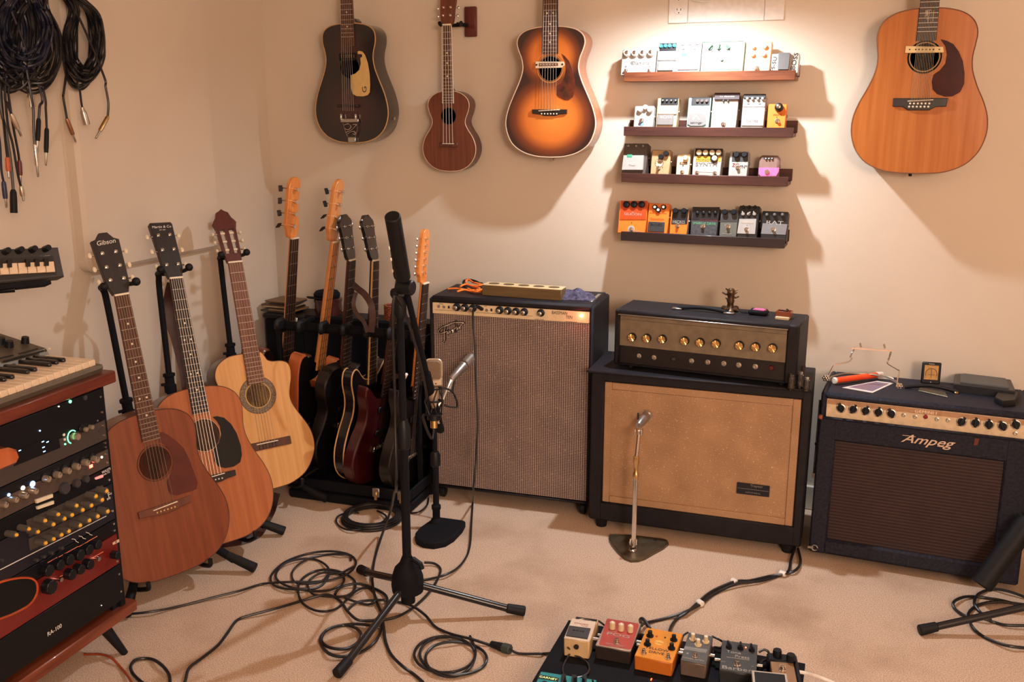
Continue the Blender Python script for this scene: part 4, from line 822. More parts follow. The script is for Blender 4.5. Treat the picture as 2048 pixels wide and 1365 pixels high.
# --- gold grille speaker cabinet with separate head
c5 = (1180, 560, 4.0146)
T = face((-.884, 2.957, .030), 2.5); x1 = fp(T, 1625, 785).x; Ht = .527
t = thing('speaker_cabinet', 'wide black speaker cabinet with a gold-brown grille standing under the amplifier head', 'speaker cabinet', T)
qa, qb, qc, qd = [fp(T, *p, -.002) for p in ((1210, 763), (1602, 802), (1585, 1057), (1204, 1001))]
gx0, gx1, gy0, gy1 = (qa.x+qd.x)/2, (qb.x+qc.x)/2, (qc.y+qd.y)/2, (qa.y+qb.y)/2
b = MB(); dd = .265
b.box((0, 0, -dd), (gx0, Ht, 0), .006).box((gx1, 0, -dd), (x1, Ht, 0), .006).box((gx0-.01, gy1, -dd), (gx1+.01, Ht, 0), .006).box((gx0-.01, 0, -dd), (gx1+.01, gy0, 0), .006).box((.01, .01, -dd+.002), (x1-.01, Ht-.01, -dd+.014))
obj('cabinet', b, TOLEX, t)
GT_ = weave('gold_brown_grille', sr(156, 118, 90), sr(220, 180, 138), 0, .0042, .6, sr(255, 226, 170), .5, .5, .9)
obj('grille_cloth', MB().box((gx0-.003, gy0-.003, -.018), (gx1+.003, gy1+.003, -.008), .002), GT_, t)
fr = MB(); wd = .024
for bb in (((gx0, gy0, -.01), (gx0+wd, gy1, -.003)), ((gx1-wd, gy0, -.01), (gx1, gy1, -.003)), ((gx0+wd, gy0, -.01), (gx1-wd, gy0+wd, -.003)), ((gx0+wd, gy1-wd, -.01), (gx1-wd, gy1, -.003))): fr.box(*bb, .002)
obj('grille_frame', fr, GT_, t)
q0, q1 = fp(T, 1474, 968), fp(T, 1538, 996); bd = obj('name_plate', MB().box((q0.x, q1.y, -.008), (q1.x, q0.y+.003, -.002), .001), mat('plate_blue_black', sr(22, 26, 40), .4), t)
obj('plate_line', MB().box((q0.x+.002, (q0.y+q1.y)/2+.002, -.002), (q1.x-.002, (q0.y+q1.y)/2+.003, -.0015)), STEEL, bd)
text('Traynor', .012, bd, STEEL, (q0.x+q1.x)/2+.01, q0.y-.002, -.0018); text('CUSTOM SPECIAL', .006, bd, STEEL, (q0.x+q1.x)/2, q1.y+.008, -.0018)
obj('top_edge', MB().box((-.012, Ht-.004, -dd), (x1, Ht+.004, .016), .003), TOLEX, t)
for x in (.04, x1-.04):
    for z in (-.03, -dd+.03): obj('foot', MB().cyl((x, -.030, z), (x, 0, z), .018, .021, 14), RUB, t)
CT = T; CH = Ht+.0041; CW = x1
hz = (T @ V((0, CH, 0))).z
q0 = onZ(1227, 729, hz+.010); q1 = onZ(1592, 771, hz+.010)
T = face(q0, math.degrees(math.atan2(q1.y-q0.y, q1.x-q0.x))); x1 = fp(T, 1597, 700).x; Hh = fp(T, 1230, 622).y
Hh = (Hh+fp(T, 1590, 648).y)/2
t = thing('amplifier_head', 'black amplifier head with nine gold knobs on a grey-gold panel, on the speaker cabinet', 'amplifier', T)
qa, qb, qc, qd = [fp(T, *p, -.006) for p in ((1241, 635), (1575, 658), (1572, 722), (1240, 695))]
px0, px1, py0, py1 = qa.x, qb.x, (qc.y+qd.y)/2, (qa.y+qb.y)/2
b = MB(); dd = .185
b.box((0, 0, -dd), (px0, Hh, 0), .005).box((px1, 0, -dd), (x1, Hh, 0), .005).box((px0-.008, py1+.002, -dd), (px1+.008, Hh, .006), .005).box((px0-.008, 0, -dd), (px1+.008, .006, -.004), .002).box((.008, .008, -dd+.002), (x1-.008, Hh-.008, -dd+.012))
obj('cabinet', b, TOLEX, t)
obj('control_panel', MB().box((px0-.002, py0, -.02), (px1+.002, py1+.004, -.006), .001), mat('aged_panel', sr(128, 116, 98), .45, .1, noise=(40, .15)), t)
obj('lower_panel', MB().box((px0-.002, .004, -.03), (px1+.002, py0, -.012), .001), mat('lower_black', sr(26, 22, 26), .5), t)
obj('panel_line', MB().box((px0, py1-.012, -.0062), (px1, py1-.0112, -.0055)), INK, t)
obj('trim_strip', MB().box((px0-.004, py1+.004, .006), (px1+.004, py1+.008, .0085), .001), STEEL, t)
kn = [(332, 465), (452, 473), (576, 480), (756, 494), (880, 507), (1009, 517), (1197, 532), (1327, 543), (1463, 553)]
gold = mat('gold_knob', sr(220, 180, 120), .28, .9)
def spun(t, x, y, r, h, z):
    k = obj('knob', MB().lathe([(r*1.12, 0), (r*1.12, h*.25), (r, h*.3), (r, h), (0, h)], n=20), BLK, t, TR(x, y, z))
    n = 16; vs = [(0, 0, h+.0022)]+[(r*.96*math.cos(i*math.pi/8), r*.96*math.sin(i*math.pi/8), h+(.0030 if i % 2 else .0004)) for i in range(n)]
    b = MB().add(vs+[(p[0], p[1], h-.001) for p in vs[1:]], [(0, 1+i, 1+(i+1) % n) for i in range(n)]+[(1+i, 1+n+i, 1+n+(i+1) % n, 1+(i+1) % n) for i in range(n)])
    obj('knob_cap', b, gold, k)
for x, y in kn: p = fp(T, 1180+x/4.0146, 560+y/4.0146, .008); spun(t, p.x, p.y, .0125, .014, -.006)
for x, y, k in ((392, 612, 0), (513, 625, 0), (672, 636, 2), (815, 652, 1), (945, 662, 1), (1074, 673, 1), (1194, 685, 1), (1327, 697, 0), (1457, 707, 3)):
    p = fp(T, 1180+x/4.0146, 560+y/4.0146, -.01)
    b = MB().lathe([(.0085, 0), (.0085, .003), (.0045, .004), (.0045, .001), (0, .001)], n=14) if k < 2 else MB().lathe([(.008, 0), (.008, .004), (.006, .008), (0, .009)], n=14)
    o = obj('input_jack' if k == 1 else ('toggle_switch' if k == 0 else 'indicator_lamp'), b, (JK, JK, DKG, mat('dark_red_lens', sr(90, 30, 30), .3))[k], t, TR(p.x, p.y, -.012))
    if k == 0: obj('lever', MB().tube([(0, 0, .002), (.0, .006, .012)], .0018, 6), CHR, o)
for x in (.05, x1-.05):
    for z in (-.03, -dd+.03): obj('foot', MB().cyl((x, -.0118, z), (x, 0, z), .011, n=12), RUB, t)
HT = T; HH = Hh
pa, pb = [pl(T, 1180+x/4.0146, 560+y/4.0146, 1, Hh) for x, y in ((700, 238), (1130, 262))]
obj('handle', MB().tube(smooth([(pa.x, Hh+.003, pa.z), (pa.x+.03, Hh+.008, pa.z), ((pa.x+pb.x)/2, Hh+.012, pa.z), (pb.x-.03, Hh+.008, pa.z), (pb.x, Hh+.003, pa.z)]), .0055, 8), BLK, t)
for p in (pa, pb): obj('handle_cap', MB().box((p.x-.017, Hh, pa.z-.009), (p.x+.017, Hh+.006, pa.z+.009), .002), STEEL, t)
# things on the head
BRZ = mat('tarnished_bronze', sr(92, 74, 56), .35, .8, noise=(50, .4))
p = on_top(HT, 1180+1125/4.0146, 560+250/4.0146, HH); T = up(p, 10)
t = thing('bronze_figurine', 'small tarnished bronze figurine with spiky arms standing on the amplifier head', 'figurine', T)
b = MB(); b.lathe([(.0, 0), (.024, .0), (.027, .004), (.022, .009), (.012, .014), (.010, .024), (.013, .034), (.010, .042), (.012, .052), (.013, .064), (.010, .072), (.008, .074), (.0, .074)], n=14)
obj('body', b, BRZ, t)
for i in range(5): a = i*1.26+.4; obj('root', MB().ball((.020*math.cos(a), .020*math.sin(a), .009), .010, 8, (1, 1, .8)), BRZ, t)
for z, a, l in ((.068, .1, .021), (.070, 3.3, .018), (.055, 2.9, .029), (.046, -.2, .026), (.057, .5, .022), (.040, 3.6, .018), (.066, 1.7, .016), (.060, 4.6, .018), (.036, .9, .016)):
    obj('spike', MB().tube([(0, 0, z), (l*.6*math.cos(a), l*.6*math.sin(a), z-.001), (l*math.cos(a), l*math.sin(a), z+.004)], [.005, .0032, .0022], 7), BRZ, t)
p = on_top(HT, 1180+1340/4.0146, 560+290/4.0146, HH); T = up(p, -4)
t = thing('pouch', 'small black pouch with a pink cloth on top, on the amplifier head', 'pouch', T)
obj('pouch_body', MB().box((-.030, 0, 0), (.030, .045, .017), .006), BLKM, t)
obj('pink_cloth', MB().prism([(-.016, .008), (.020, .004), (.026, .018), (.010, .034), (-.012, .030)], .0165, .0195, .001), mat('pink_fabric', sr(206, 96, 148), .7), t)
obj('pouch_string', MB().tube(smooth([(-.028, .01, .004), (-.042, .006, .004), (-.055, .012, .006), (-.050, .02, .004), (-.036, .024, .004)]), .0016, 6), BLKM, t)
p = on_top(HT, 1180+1540/4.0146, 560+322/4.0146, HH); T = up(p, -3)
t = thing('matchbook', 'flat white box under the little wooden tray at the right of the head', 'box', T)
obj('cover', MB().box((-.021, .0, 0), (.021, .03, .008), .001), mat('ivory_card', sr(214, 196, 160), .6), t)
T = up(V(p)+V((.002, .010, .0084)), -6)
t = thing('wooden_tray', 'tiny reddish wooden tray with a coil inside at the right end of the amplifier head', 'tray', T)
W1 = wood('orange_wood', sr(118, 58, 34), sr(146, 80, 50), .45, .3, (4, 40, 40)); b = MB()
obj('tray_floor', MB().box((-.023, 0, 0), (.023, .034, .003)), W1, t)
for k, (lo, hi) in enumerate((((-.023, 0, .003), (.023, .003, .016)), ((-.023, .031, .003), (.023, .034, .016)), ((-.023, .003, .003), (-.020, .031, .016)), ((.020, .003, .003), (.023, .031, .016)))): obj('tray_wall', MB().box(lo, hi, .0005), W1, t)
obj('coil', MB().tube([(.012*math.cos(a*.6), .017+.009*math.sin(a*.6), .006+a*.0006) for a in range(24)], .002, 6), mat('dark_wire', sr(60, 40, 36), .4, .5), t)
# glass slides on the cabinet
GLS = mat('clear_glass', (.95, .95, .95, 1), .03, trans=1.0); 
def bottle(label, px, py, r, h, mt, closed=False, grp=None):
    p = on_top(CT, px, py, CH); T = up(p); t = thing('glass_slide' if not closed else 'brown_bottle', label, 'bottle', T, grp)
    obj('glass', MB().lathe([(r-.0015, .002), (r, 0), (r, h*.72), (r*.9, h*.80), (r*.62, h*.84), (r*.62, h*.95), (r*.74, h), (r*.5, h), (r*.48, h*.86), (r-.002, h*.78), (r-.002, .002), (r-.0015, .002)] if not closed else [(r, 0), (r, h), (0, h)], n=20), mt, t); return t
bottle('clear glass bottle, left one of three at the right edge of the speaker cabinet', 1180+1612/4.0146, 560+882/4.0146, .0105, .048, GLS)
bottle('clear glass bottle, tallest and middle one of three on the speaker cabinet', 1180+1683/4.0146, 560+868/4.0146, .0105, .052, GLS)
bottle('clear glass bottle, nearest the right edge of the speaker cabinet', 1180+1736/4.0146, 560+886/4.0146, .0095, .040, GLS)
bottle('narrow dark brown tube standing behind the clear glass bottles', 1180+1705/4.0146, 560+800/4.0146, .0075, .045, mat('brown_tube', sr(52, 34, 32), .3), True)

# --- tilted blue-black combo at the right
T = face((-.160, 2.985, 0.024), -1.4, 3.5); c7 = (1600, 660, 4.549)
x1 = fp(T, 2036, 1172).x; q0, q1 = fp(T, 1655, 787), fp(T, 1662, 800)
Ha = fp(T, 1655, 785).y
t = thing('tilted_combo_amplifier', 'blue-black combo amplifier tilted back at the right edge with a pale control panel', 'amplifier', T)
qa, qb, qc, qd = [fp(T, *p, -.004) for p in ((1662.6, 799.6), (2048, 843.6), (2048, 879.8), (1657.6, 833.7))]
pyt = (qa.y+qb.y)/2; pyb = (qc.y+qd.y)/2; px0 = .018
ga, gb, gc, gd = [fp(T, *p, -.01) for p in ((1672, 884), (2016, 922), (1977, 1128), (1653, 1078))]
gy1 = (ga.y+gb.y)/2; gy0 = (gc.y+gd.y)/2; gx0 = (ga.x+gd.x)/2; gx1 = (gb.x+gc.x)/2
dd = .352; b = MB()
b.box((0, 0, -dd), (gx0, pyb, 0), .006).box((gx1, 0, -dd), (x1, pyb, 0), .006).box((gx0-.01, 0, -dd), (gx1+.01, gy0, 0), .008).box((gx0-.01, gy1, -dd), (gx1+.01, pyb, .0), .006)
b.box((0, pyb-.01, -dd), (px0, Ha, -.002), .006).box((x1-px0, pyb-.01, -dd), (x1, Ha, -.002), .006).box((.01, .01, -dd+.002), (x1-.01, Ha-.01, -dd+.012))
b.box((px0-.008, pyt+.001, -dd), (x1-px0+.008, Ha, .002), .009)
obj('cabinet', b, TOLEXB, t)
obj('control_panel', MB().box((px0, pyb-.002, -.02), (x1-px0, pyt+.004, -.004), .001), mat('worn_silver_panel', sr(214, 196, 166), .5, 0, noise=(60, .12)), t)
obj('panel_ledge', MB().box((0.0, pyb-.006, -.01), (x1, pyb+.001, .008), .003), TOLEXB, t)
for x, y, r in ((0.004, pyb-.002, .008),): obj('worn_corner', MB().ball((x, y, .002), r, 10), mat('worn_tan', sr(150, 84, 60), .7), t)
p = fp(T, 1600+1605/4.549, 660+1020/4.549, 0); obj('worn_patch', MB().prism([(p.x-.006, p.y-.012), (p.x+.004, p.y-.009), (p.x+.007, p.y+.010), (p.x-.005, p.y+.011)], -.001, .0012), mat('worn_dark_tan', sr(104, 50, 38), .8), t)
AG = weave('maroon_grille', sr(40, 18, 24), sr(84, 62, 58), 0, .0101, .7, None, .5, .80, .25)
obj('grille_cloth', MB().box((gx0-.004, gy0-.004, -.022), (gx1+.004, gy1+.004, -.010), .002), AG, t)
Z0 = -.004
kp = [(370, 718), (483, 728), (597, 742), (712, 755), (830, 768), (1470, 842), (1597, 852), (1720, 867), (1845, 882), (1965, 868)]
for x, y in kp:
    p = fp(T, 1600+x/4.549, 660+y/4.549, .004); k = knob(t, p.x, p.y, .0135, .014, BLK, None, Z0, None, 'point', ang=random.uniform(-35, 35))
    obj('knob_skirt', MB().lathe([(.0145, 0), (.0145, .0015), (.0125, .003), (0, .003)], n=18), CHR, k)
for x, y in ((945, 778), (1050, 793), (1247, 815), (1348, 825), (1962, 945)): p = fp(T, 1600+x/4.549, 660+y/4.549, 0); obj('input_jack', MB().lathe([(.006, 0), (.006, .004), (.0035, .0045), (.0035, .001), (0, .001)], n=14), JK, t, TR(p.x, p.y, Z0))
p = fp(T, 1600+1143/4.549, 660+797/4.549, .004); obj('jewel_lamp', MB().lathe([(.0065, 0), (.006, .005), (.003, .008), (0, .009)], n=12), mat('red_jewel', sr(130, 18, 28), .15, coat=.5), t, TR(p.x, p.y, Z0))
feats(t, T, c7, [('c', 1145, 800, .01, mat('pale_letter', sr(246, 232, 210), .5), .0001, 'panel_dot'), ('r', 420, 688, 1000, 690, WINK, .0004, 'panel_line'), ('r', 1300, 768, 1900, 770, WINK, .0004, 'panel_line'), ('t', 990, 838, 'ACCORDION INPUT', 10, WINK, 0, 1, .0006), ('t', 1290, 868, 'INSTRUMENT', 10, WINK, 0, 1, .0006)], Z0)
pb_ = fp(T, 1600+1150/4.549, 660+1012/4.549, .002)
lo = text('Ampeg', .036, t, CHR, pb_.x, pb_.y, .003, 0, .45, 'logo_badge', .0012, sx=1.35, off=.0004); 
obj('logo_bar', MB().box((pb_.x-.068, pb_.y+.008, .002), (pb_.x-.03, pb_.y+.0105, .004), .0005), CHR, t)
obj('logo_bar', MB().box((pb_.x+.03, pb_.y-.013, .002), (pb_.x+.066, pb_.y-.0108, .004), .0005), CHR, t)
la, lb = T.inverted() @ at(1641, 800, ((T @ V((0, .4, -.05)))-CC).dot(CF)), T.inverted() @ at(1628.5, 947, ((T @ V((0, .2, -.03)))-CC).dot(CF))
lg_ = obj('tilt_leg', MB().tube([la, lb], .0045, 8), CHR, t); obj('leg_tip', MB().cyl(lb, lb+(lb-la).normalized()*.016, .0055, n=10), WHITE, lg_); obj('leg_bracket', MB().ball(la*.4+lb*.6, .007, 8), BLK, lg_)
p = fp(T, 1600+100/3.413, 900+668/3.413, .002); obj('corner_clasp', MB().tube([(p.x+.009*math.cos(a*.7), p.y+.009*math.sin(a*.7), .004) for a in range(9)], .002, 6).box((p.x-.022, p.y-.006, -.002), (p.x-.004, p.y+.002, .003), .001), STEEL, t)
AT = T; AH = Ha
obj('panel_band', MB().box((px0+.002, pyt-.013, -.0045), (x1-px0-.002, pyt+.002, -.0034), .0003), mat('tan_band', sr(176, 138, 106), .5, noise=(60, .12)), t)
text('GEMINI I', .0125, t, bpy.data.materials['pale_letter'], fp(T, 1600+1145/4.549, 824).x, pyt-.006, -.0032, 0, 0, sx=1.3)
# strap handle
pa, pb = [pl(T, 1600+x/4.549, 660+y/4.549, 1, AH) for x, y in ((950, 532), (1440, 580))]
obj('handle', MB().tube(smooth([(pa.x, AH+.003, pa.z), (pa.x+.03, AH+.010, pa.z), ((pa.x+pb.x)/2, AH+.016, pa.z), (pb.x-.03, AH+.010, pb.z), (pb.x, AH+.003, pb.z)]), .006, 8), BLK, t)
obj('handle_cap', MB().box((pb.x-.012, AH, pb.z-.012), (pb.x+.0, AH+.006, pb.z+.012), .002), BRASS, t)
# tilted things on top: frame whose z is the top's normal
def topT(px, py, yaw=0, dz=0.0006):
    p = pl(AT, px, py, 1, AH); M = AT @ TR(p.x, AH+dz, p.z) @ RO(-90, 'X') @ RO(yaw, 'Z'); return M
def lay(px, py, z=.004): p = pl(AT, px, py, 1, AH); return AT @ V((p.x, AH+z, p.z))
t = thing('photo_card', 'white-bordered picture card lying on the tilted amplifier under the orange marker', 'card', topT(1600+640/4.549, 660+520/4.549, 0))
q = [t.matrix_world.inverted() @ lay(1600+x/4.549, 660+y/4.549, .0) for x, y in ((385, 530), (660, 578), (850, 490), (700, 470))]
obj('card', MB().prism([(p.x, p.y) for p in q], 0, .0012), WHITE, t)
cx = sum(p.x for p in q)/4; cy = sum(p.y for p in q)/4
obj('picture', MB().prism([(cx+(p.x-cx)*.8, cy+(p.y-cy)*.8) for p in q], .001, .0015), mat('picture_print', sr(200, 160, 140), .5, noise=(60, .5, (1, 1, 1), sr(120, 110, 160))), t)
a, c = lay(1600+322/4.549, 660+500/4.549, .014), lay(1600+690/4.549, 660+450/4.549, .014); e = lay(1600+760/4.549, 660+440/4.549, .014); dirn = (c-a).normalized()
t = thing('orange_marker', 'thick orange tube with white ends lying on the tilted amplifier', 'tube', up(a)); Ti = t.matrix_world.inverted(); L3 = Ti.to_3x3()
obj('barrel', MB().cyl(Ti @ a, Ti @ c, .0095, n=16), mat('fluorescent_orange', sr(250, 84, 36), .4), t)
obj('end_cap', MB().cyl(Ti @ (a-dirn*.010), Ti @ a, .0105, n=16, b=.002), WHITE, t); obj('cap', MB().cyl(Ti @ c, Ti @ (c+dirn*.03), .0105, .0085, 16, .002), WHITE, t)
t = thing('crumpled_tissue', 'small crumpled white paper behind the cap of the orange tube', 'paper', up(lay(1600+770/4.549, 660+448/4.549, .001)))
obj('paper', MB().prism([(-.02, -.008), (.028, -.004), (.018, .012), (-.005, .016), (-.024, .008)], 0, .006, .003), WHITE, t)
# harmonica holder
t = thing('harmonica_holder', 'chrome wire harmonica neck rack standing on the left of the tilted amplifier', 'harmonica holder', up(lay(1600+560/4.549, 660+500/4.549, 0))); Ti = t.matrix_world.inverted()
zc = (lay(1600+900/4.549, 660+530/4.549)-CC).dot(CF); W7 = lambda x, y, dz=0: Ti @ at(1600+x/4.549, 660+y/4.549, zc+dz)
obj('neck_band', MB().tube(smooth([W7(262, 470, .04), W7(290, 430, .07), W7(420, 400, .10), W7(600, 402, .10), W7(760, 425, .08), W7(870, 470, .04), W7(890, 500, .02)]), .0035, 8), mat('dull_steel', (.35, .33, .3, 1), .4, 1), t)
obj('wire_arm', MB().tube(smooth([W7(250, 440, .02), W7(275, 385, .02), W7(310, 322, .02), W7(345, 312, .02), W7(440, 290, .02), W7(475, 255, .02)], 4), .0022, 8), CHR, t)
obj('wire_arm', MB().tube(smooth([W7(880, 520), W7(890, 440), W7(903, 375), W7(880, 360), W7(810, 318), W7(795, 300), W7(805, 275)], 4), .0022, 8), CHR, t)
obj('spring', MB().tube([W7(455+.55*k+6*math.cos(k*1.6), 252-1.1*k+2*math.sin(k*1.6), .02) for k in range(0, 80)], .0012, 5), CHR, t)
obj('spring', MB().tube([W7(803+.35*k+8*math.cos(k*1.6), 278-1.1*k, .0) for k in range(0, 80)], .0012, 5), CHR, t)
obj('clamp_bar', MB().box((0, 0, 0), (1, 1, 1)) if 0 else MB().tube([W7(465, 166, .02), W7(560, 172, .015), W7(700, 182, .005), W7(855, 192, 0)], [.0035, .0032, .0032, .0035], 4), CHR, t)
for x, y in ((550, 140), (768, 150)): obj('clip', MB().tube([W7(x-6, y-20, .01), W7(x+4, y+20, .01)], .0034, 6), CHR, t)
for x, y in ((235, 440), (905, 515)):
    b = MB(); q = W7(x, y, .0)
    for k in range(6): a = k*math.pi/3; b.ball(q+V((.007*math.cos(a), 0, .007*math.sin(a))), .0045, 8)
    b.ball(q, .006, 8); obj('wing_nut', b, CHR, t)
# small framed dial
p = lay(1600+1185/4.549, 660+496/4.549, .001); T = face(p, 6, 6)
sy = pxm(T, 1861, 760)
t = thing('dial_card', 'small black framed amber dial standing upright on the tilted amplifier', 'dial', T)
w_ = 88/4.549*sy; h_ = 215/4.549*sy
obj('frame', MB().box((-w_, 0, -.008), (w_, h_, 0), .003), BLK, t); 
obj('dial_face', MB().box((-w_*.72, h_*.20, -.001), (w_*.72, h_*.86, .0006)), mat('amber_dial', sr(198, 150, 84), .5, noise=(60, .25)), t)
obj('dial_arc', MB().tube([(w_*.6*math.cos(R(a)), h_*.48+w_*.6*math.sin(R(a)), .0008) for a in range(-20, 201, 20)], .0011, 5), mat('dial_brown', sr(110, 74, 40), .5), t)
obj('dial_mark', MB().box((-.0008, h_*.3, .0005), (.0008, h_*.72, .0012)).box((-w_*.35, h_*.42, .0005), (w_*.35, h_*.44, .0012)), mat('dial_brown', sr(110, 74, 40), .5), t)
text('boston', .006, t, CREAM, 0, h_*.93, .0004); obj('button', MB().cyl((0, h_*.09, -.001), (0, h_*.09, .002), .002, n=10), CHR, t)
# metal plate and black boxes
t = thing('metal_plate', 'small engraved grey metal plate lying in front of the framed dial', 'plate', topT(1600+1200/4.549, 660+580/4.549))
Ti = t.matrix_world.inverted(); q = [Ti @ lay(1600+x/4.549, 660+y/4.549, 0) for x, y in ((1075, 560), (1090, 535), (1320, 575), (1342, 620))]
obj('plate', MB().prism([(p.x, p.y) for p in q], 0, .003, .001), mat('engraved_metal', sr(104, 98, 80), .4, .5, noise=(160, .4)), t)
def slab(label, c7pts, h, mt, name, cat, inner=None):
    M = topT(1600+sum(p[0] for p in c7pts)/len(c7pts)/4.549, 660+sum(p[1] for p in c7pts)/len(c7pts)/4.549); t = thing(name, label, cat, M); Ti = M.inverted()
    q = []
    for x, y in c7pts:
        a_ = AT.inverted(); p = pl(AT, 1600+x/4.549, 660+y/4.549, 1, AH+h); q.append(Ti @ (AT @ V((p.x, AH, p.z))))
    obj('case', MB().prism([(p.x, p.y) for p in q], 0, h, .003), mt, t); return t, q
t, q = slab('flat black plastic case with grey lid at the back right of the tilted amplifier', [(1400, 490), (1405, 405), (1455, 400), (1920, 455), (1955, 530), (1960, 560)], .026, mat('case_black', sr(30, 32, 36), .4), 'black_case', 'case')
qq = [((p.x-sum(a.x for a in q)/6)*.8+sum(a.x for a in q)/6, (p.y-sum(a.y for a in q)/6)*.8+sum(a.y for a in q)/6) for p in q]
obj('lid', MB().prism(qq, .026, .032, .003), mat('case_lid', sr(74, 76, 76), .5), t)
t, q = slab('small black winder box in front of the flat case, near the right edge', [(1800, 560), (1860, 545), (1985, 565), (1965, 640), (1850, 650), (1770, 610)], .018, BLK, 'black_box', 'box')
# ------------------------------------------------------------------ guitar case rack in the corner
Ti0 = up((-1.99, 2.80, 0), 3)
t = thing('guitar_case_rack', 'black open case rack holding electric guitars and basses beside the tall amplifier', 'guitar rack', Ti0)
Lk = .49
obj('base_tray', MB().box((0, 0, 0), (Lk, .38, .035), .006).box((0, 0, .045), (Lk, .012, .085), .003).box((0, .012, .045), (.010, .20, .085), .003).box((Lk-.010, .012, .045), (Lk, .20, .085), .003), BLKM, t)
obj('back_panel', MB().box((-.14, .395, 0), (Lk+.01, .415, .60), .008), BLKM, t)
obj('side_panel', MB().prism([(.19, .0), (.40, .0), (.40, .59), (.33, .59)], 0, .014, .002), BLKM, t, Matrix(((0, 0, 1, Lk-.012), (1, 0, 0, 0), (0, 1, 0, 0), (0, 0, 0, 1))))
obj('neck_bar', MB().box((-.10, .125, .60), (Lk, .155, .635), .012), BLKM, t)
for i in range(7): 
    x = -.07+i*.09; obj('neck_divider', MB().box((x-.010, .085, .605), (x+.010, .150, .650), .009), RUB, t)
for x in (-.09, Lk-.02): obj('upright', MB().box((x-.008, .13, .04), (x+.008, .15, .61), .003), BLKM, t); obj('brace', MB().box((x-.006, .14, .585), (x+.006, .40, .60), .002), BLKM, t)
for px, py in ((748, 984), (797, 991)):
    p = Ti0.inverted() @ onY(px, py, 2.80); l = obj('latch', MB().box((p.x-.014, -.007, .050), (p.x+.014, 0, .085), .002), STEEL, t); obj('latch_hook', MB().box((p.x-.006, -.011, .040), (p.x+.006, -.005, .072), .002), BRASS, l)
for px in (560, 655): p = Ti0.inverted() @ onZ(px, 1004, 0)
for px, py, g_ in ((655, 1003, 0),): q = onZ(px, py, .012)
def solid(name, label, cat, nut_px, low_px, Yn, Yl, az, nutY, out, th, topm, sidem, neckm, boardm, sc, bind=None, nf=20, joint=None, strings=6, w=(.043, .056), head=None, inl=(), nb=None, saddle=None, yaw_roll=0, fm=None):
    N_ = onY(*nut_px, Yn); Lw = onY(*low_px, Yl); y = (N_-Lw).normalized(); n0 = V((math.sin(R(az)), -math.cos(R(az)), 0)); n = (n0-y*n0.dot(y)).normalized(); x = y.cross(n)
    M = Matrix((x, y, n)).transposed().to_4x4(); M.translation = N_-y*nutY-n*.006
    t = thing(name, label, cat, M)
    joint = joint if joint else max(p[1] for p in out)-.02
    o = sm2(out, 4)
    b = MB(); b.prism(o, -th, -.001, .006); obj('body_shell', b, sidem, t)
    obj('top', MB().prism([(p[0]*.975, (p[1]-.2)*.975+.2) for p in o], -.0015, .0003), topm, t)
    if bind:
        for z in (-.002, -th+.003): obj('binding', MB().tube([(p[0], p[1], z) for p in o], .0026, 6, True), bind, t)
    fretted(t, nutY, sc, nf, w[0], w[1], joint-.03, boardm, neckm, joint, inl=inl, strings=strings, saddle=saddle if saddle else nutY-sc, zs=.012, binding=nb, heel=False, srad=.0010 if strings == 4 else .0006, smat=STR, fm=fm)
    ysd = nutY-sc; obj('bridge', MB().box((-.04, ysd-.012, 0), (.04, ysd+.012, .011), .003), CHR, t)
    for yy in (ysd+.06, ysd+.15): obj('pickup', MB().box((-.038, yy-.012, 0), (.038, yy+.012, .008), .003), BLK, t)
    for k in range(2): obj('knob', MB().cyl((.09+.02*k, .06+.05*k, 0), (.09+.02*k, .06+.05*k, .014), .010, n=12), BLK, t)
    head(t, nutY); return t
MAP = wood('maple_neck', sr(204, 132, 72), sr(224, 156, 94), .35, .4); MAPO = wood('amber_maple', sr(212, 128, 58), sr(230, 150, 78), .3, .4)
DKB = mat('dark_burst_body', sr(20, 16, 18), .35, coat=.2); ORB = wood('orange_body', sr(168, 84, 42), sr(190, 104, 56), .2, .7, (30, 3, 30)); RDB = mat('wine_red_body', sr(62, 16, 20), .3, coat=.4, noise=(8, .3))
DBR = mat('dark_board', sr(44, 26, 24), .5)
basso = [(0, 0), (.08, .01), (.15, .06), (.165, .13), (.13, .20), (.118, .25), (.14, .31), (.165, .37), (.155, .41), (.12, .40), (.08, .35), (.04, .34), (-.03, .345), (-.06, .38), (-.075, .45), (-.10, .49), (-.135, .48), (-.14, .42), (-.125, .33), (-.115, .25), (-.13, .18), (-.165, .12), (-.15, .05), (-.08, .005)]
lpo = [(0, 0), (.09, .008), (.155, .06), (.168, .13), (.14, .20), (.11, .25), (.112, .31), (.135, .345), (.125, .375), (.085, .36), (.06, .37), (.03, .395), (-.03, .405), (-.09, .40), (-.125, .36), (-.125, .31), (-.105, .25), (-.13, .19), (-.168, .13), (-.155, .06), (-.09, .008)]
eso = [(0, 0), (.10, .008), (.17, .06), (.185, .13), (.16, .20), (.125, .26), (.12, .31), (.14, .37), (.135, .41), (.105, .42), (.065, .385), (.03, .37), (-.03, .37), (-.065, .385), (-.105, .42), (-.135, .41), (-.14, .37), (-.12, .31), (-.125, .26), (-.16, .20), (-.185, .13), (-.17, .06), (-.10, .008)]
sgo = [(0, 0), (.09, .01), (.15, .06), (.165, .12), (.14, .19), (.11, .24), (.105, .29), (.13, .35), (.125, .385), (.08, .35), (.04, .33), (-.04, .33), (-.08, .35), (-.125, .385), (-.13, .35), (-.105, .29), (-.11, .24), (-.14, .19), (-.165, .12), (-.15, .06), (-.09, .01)]
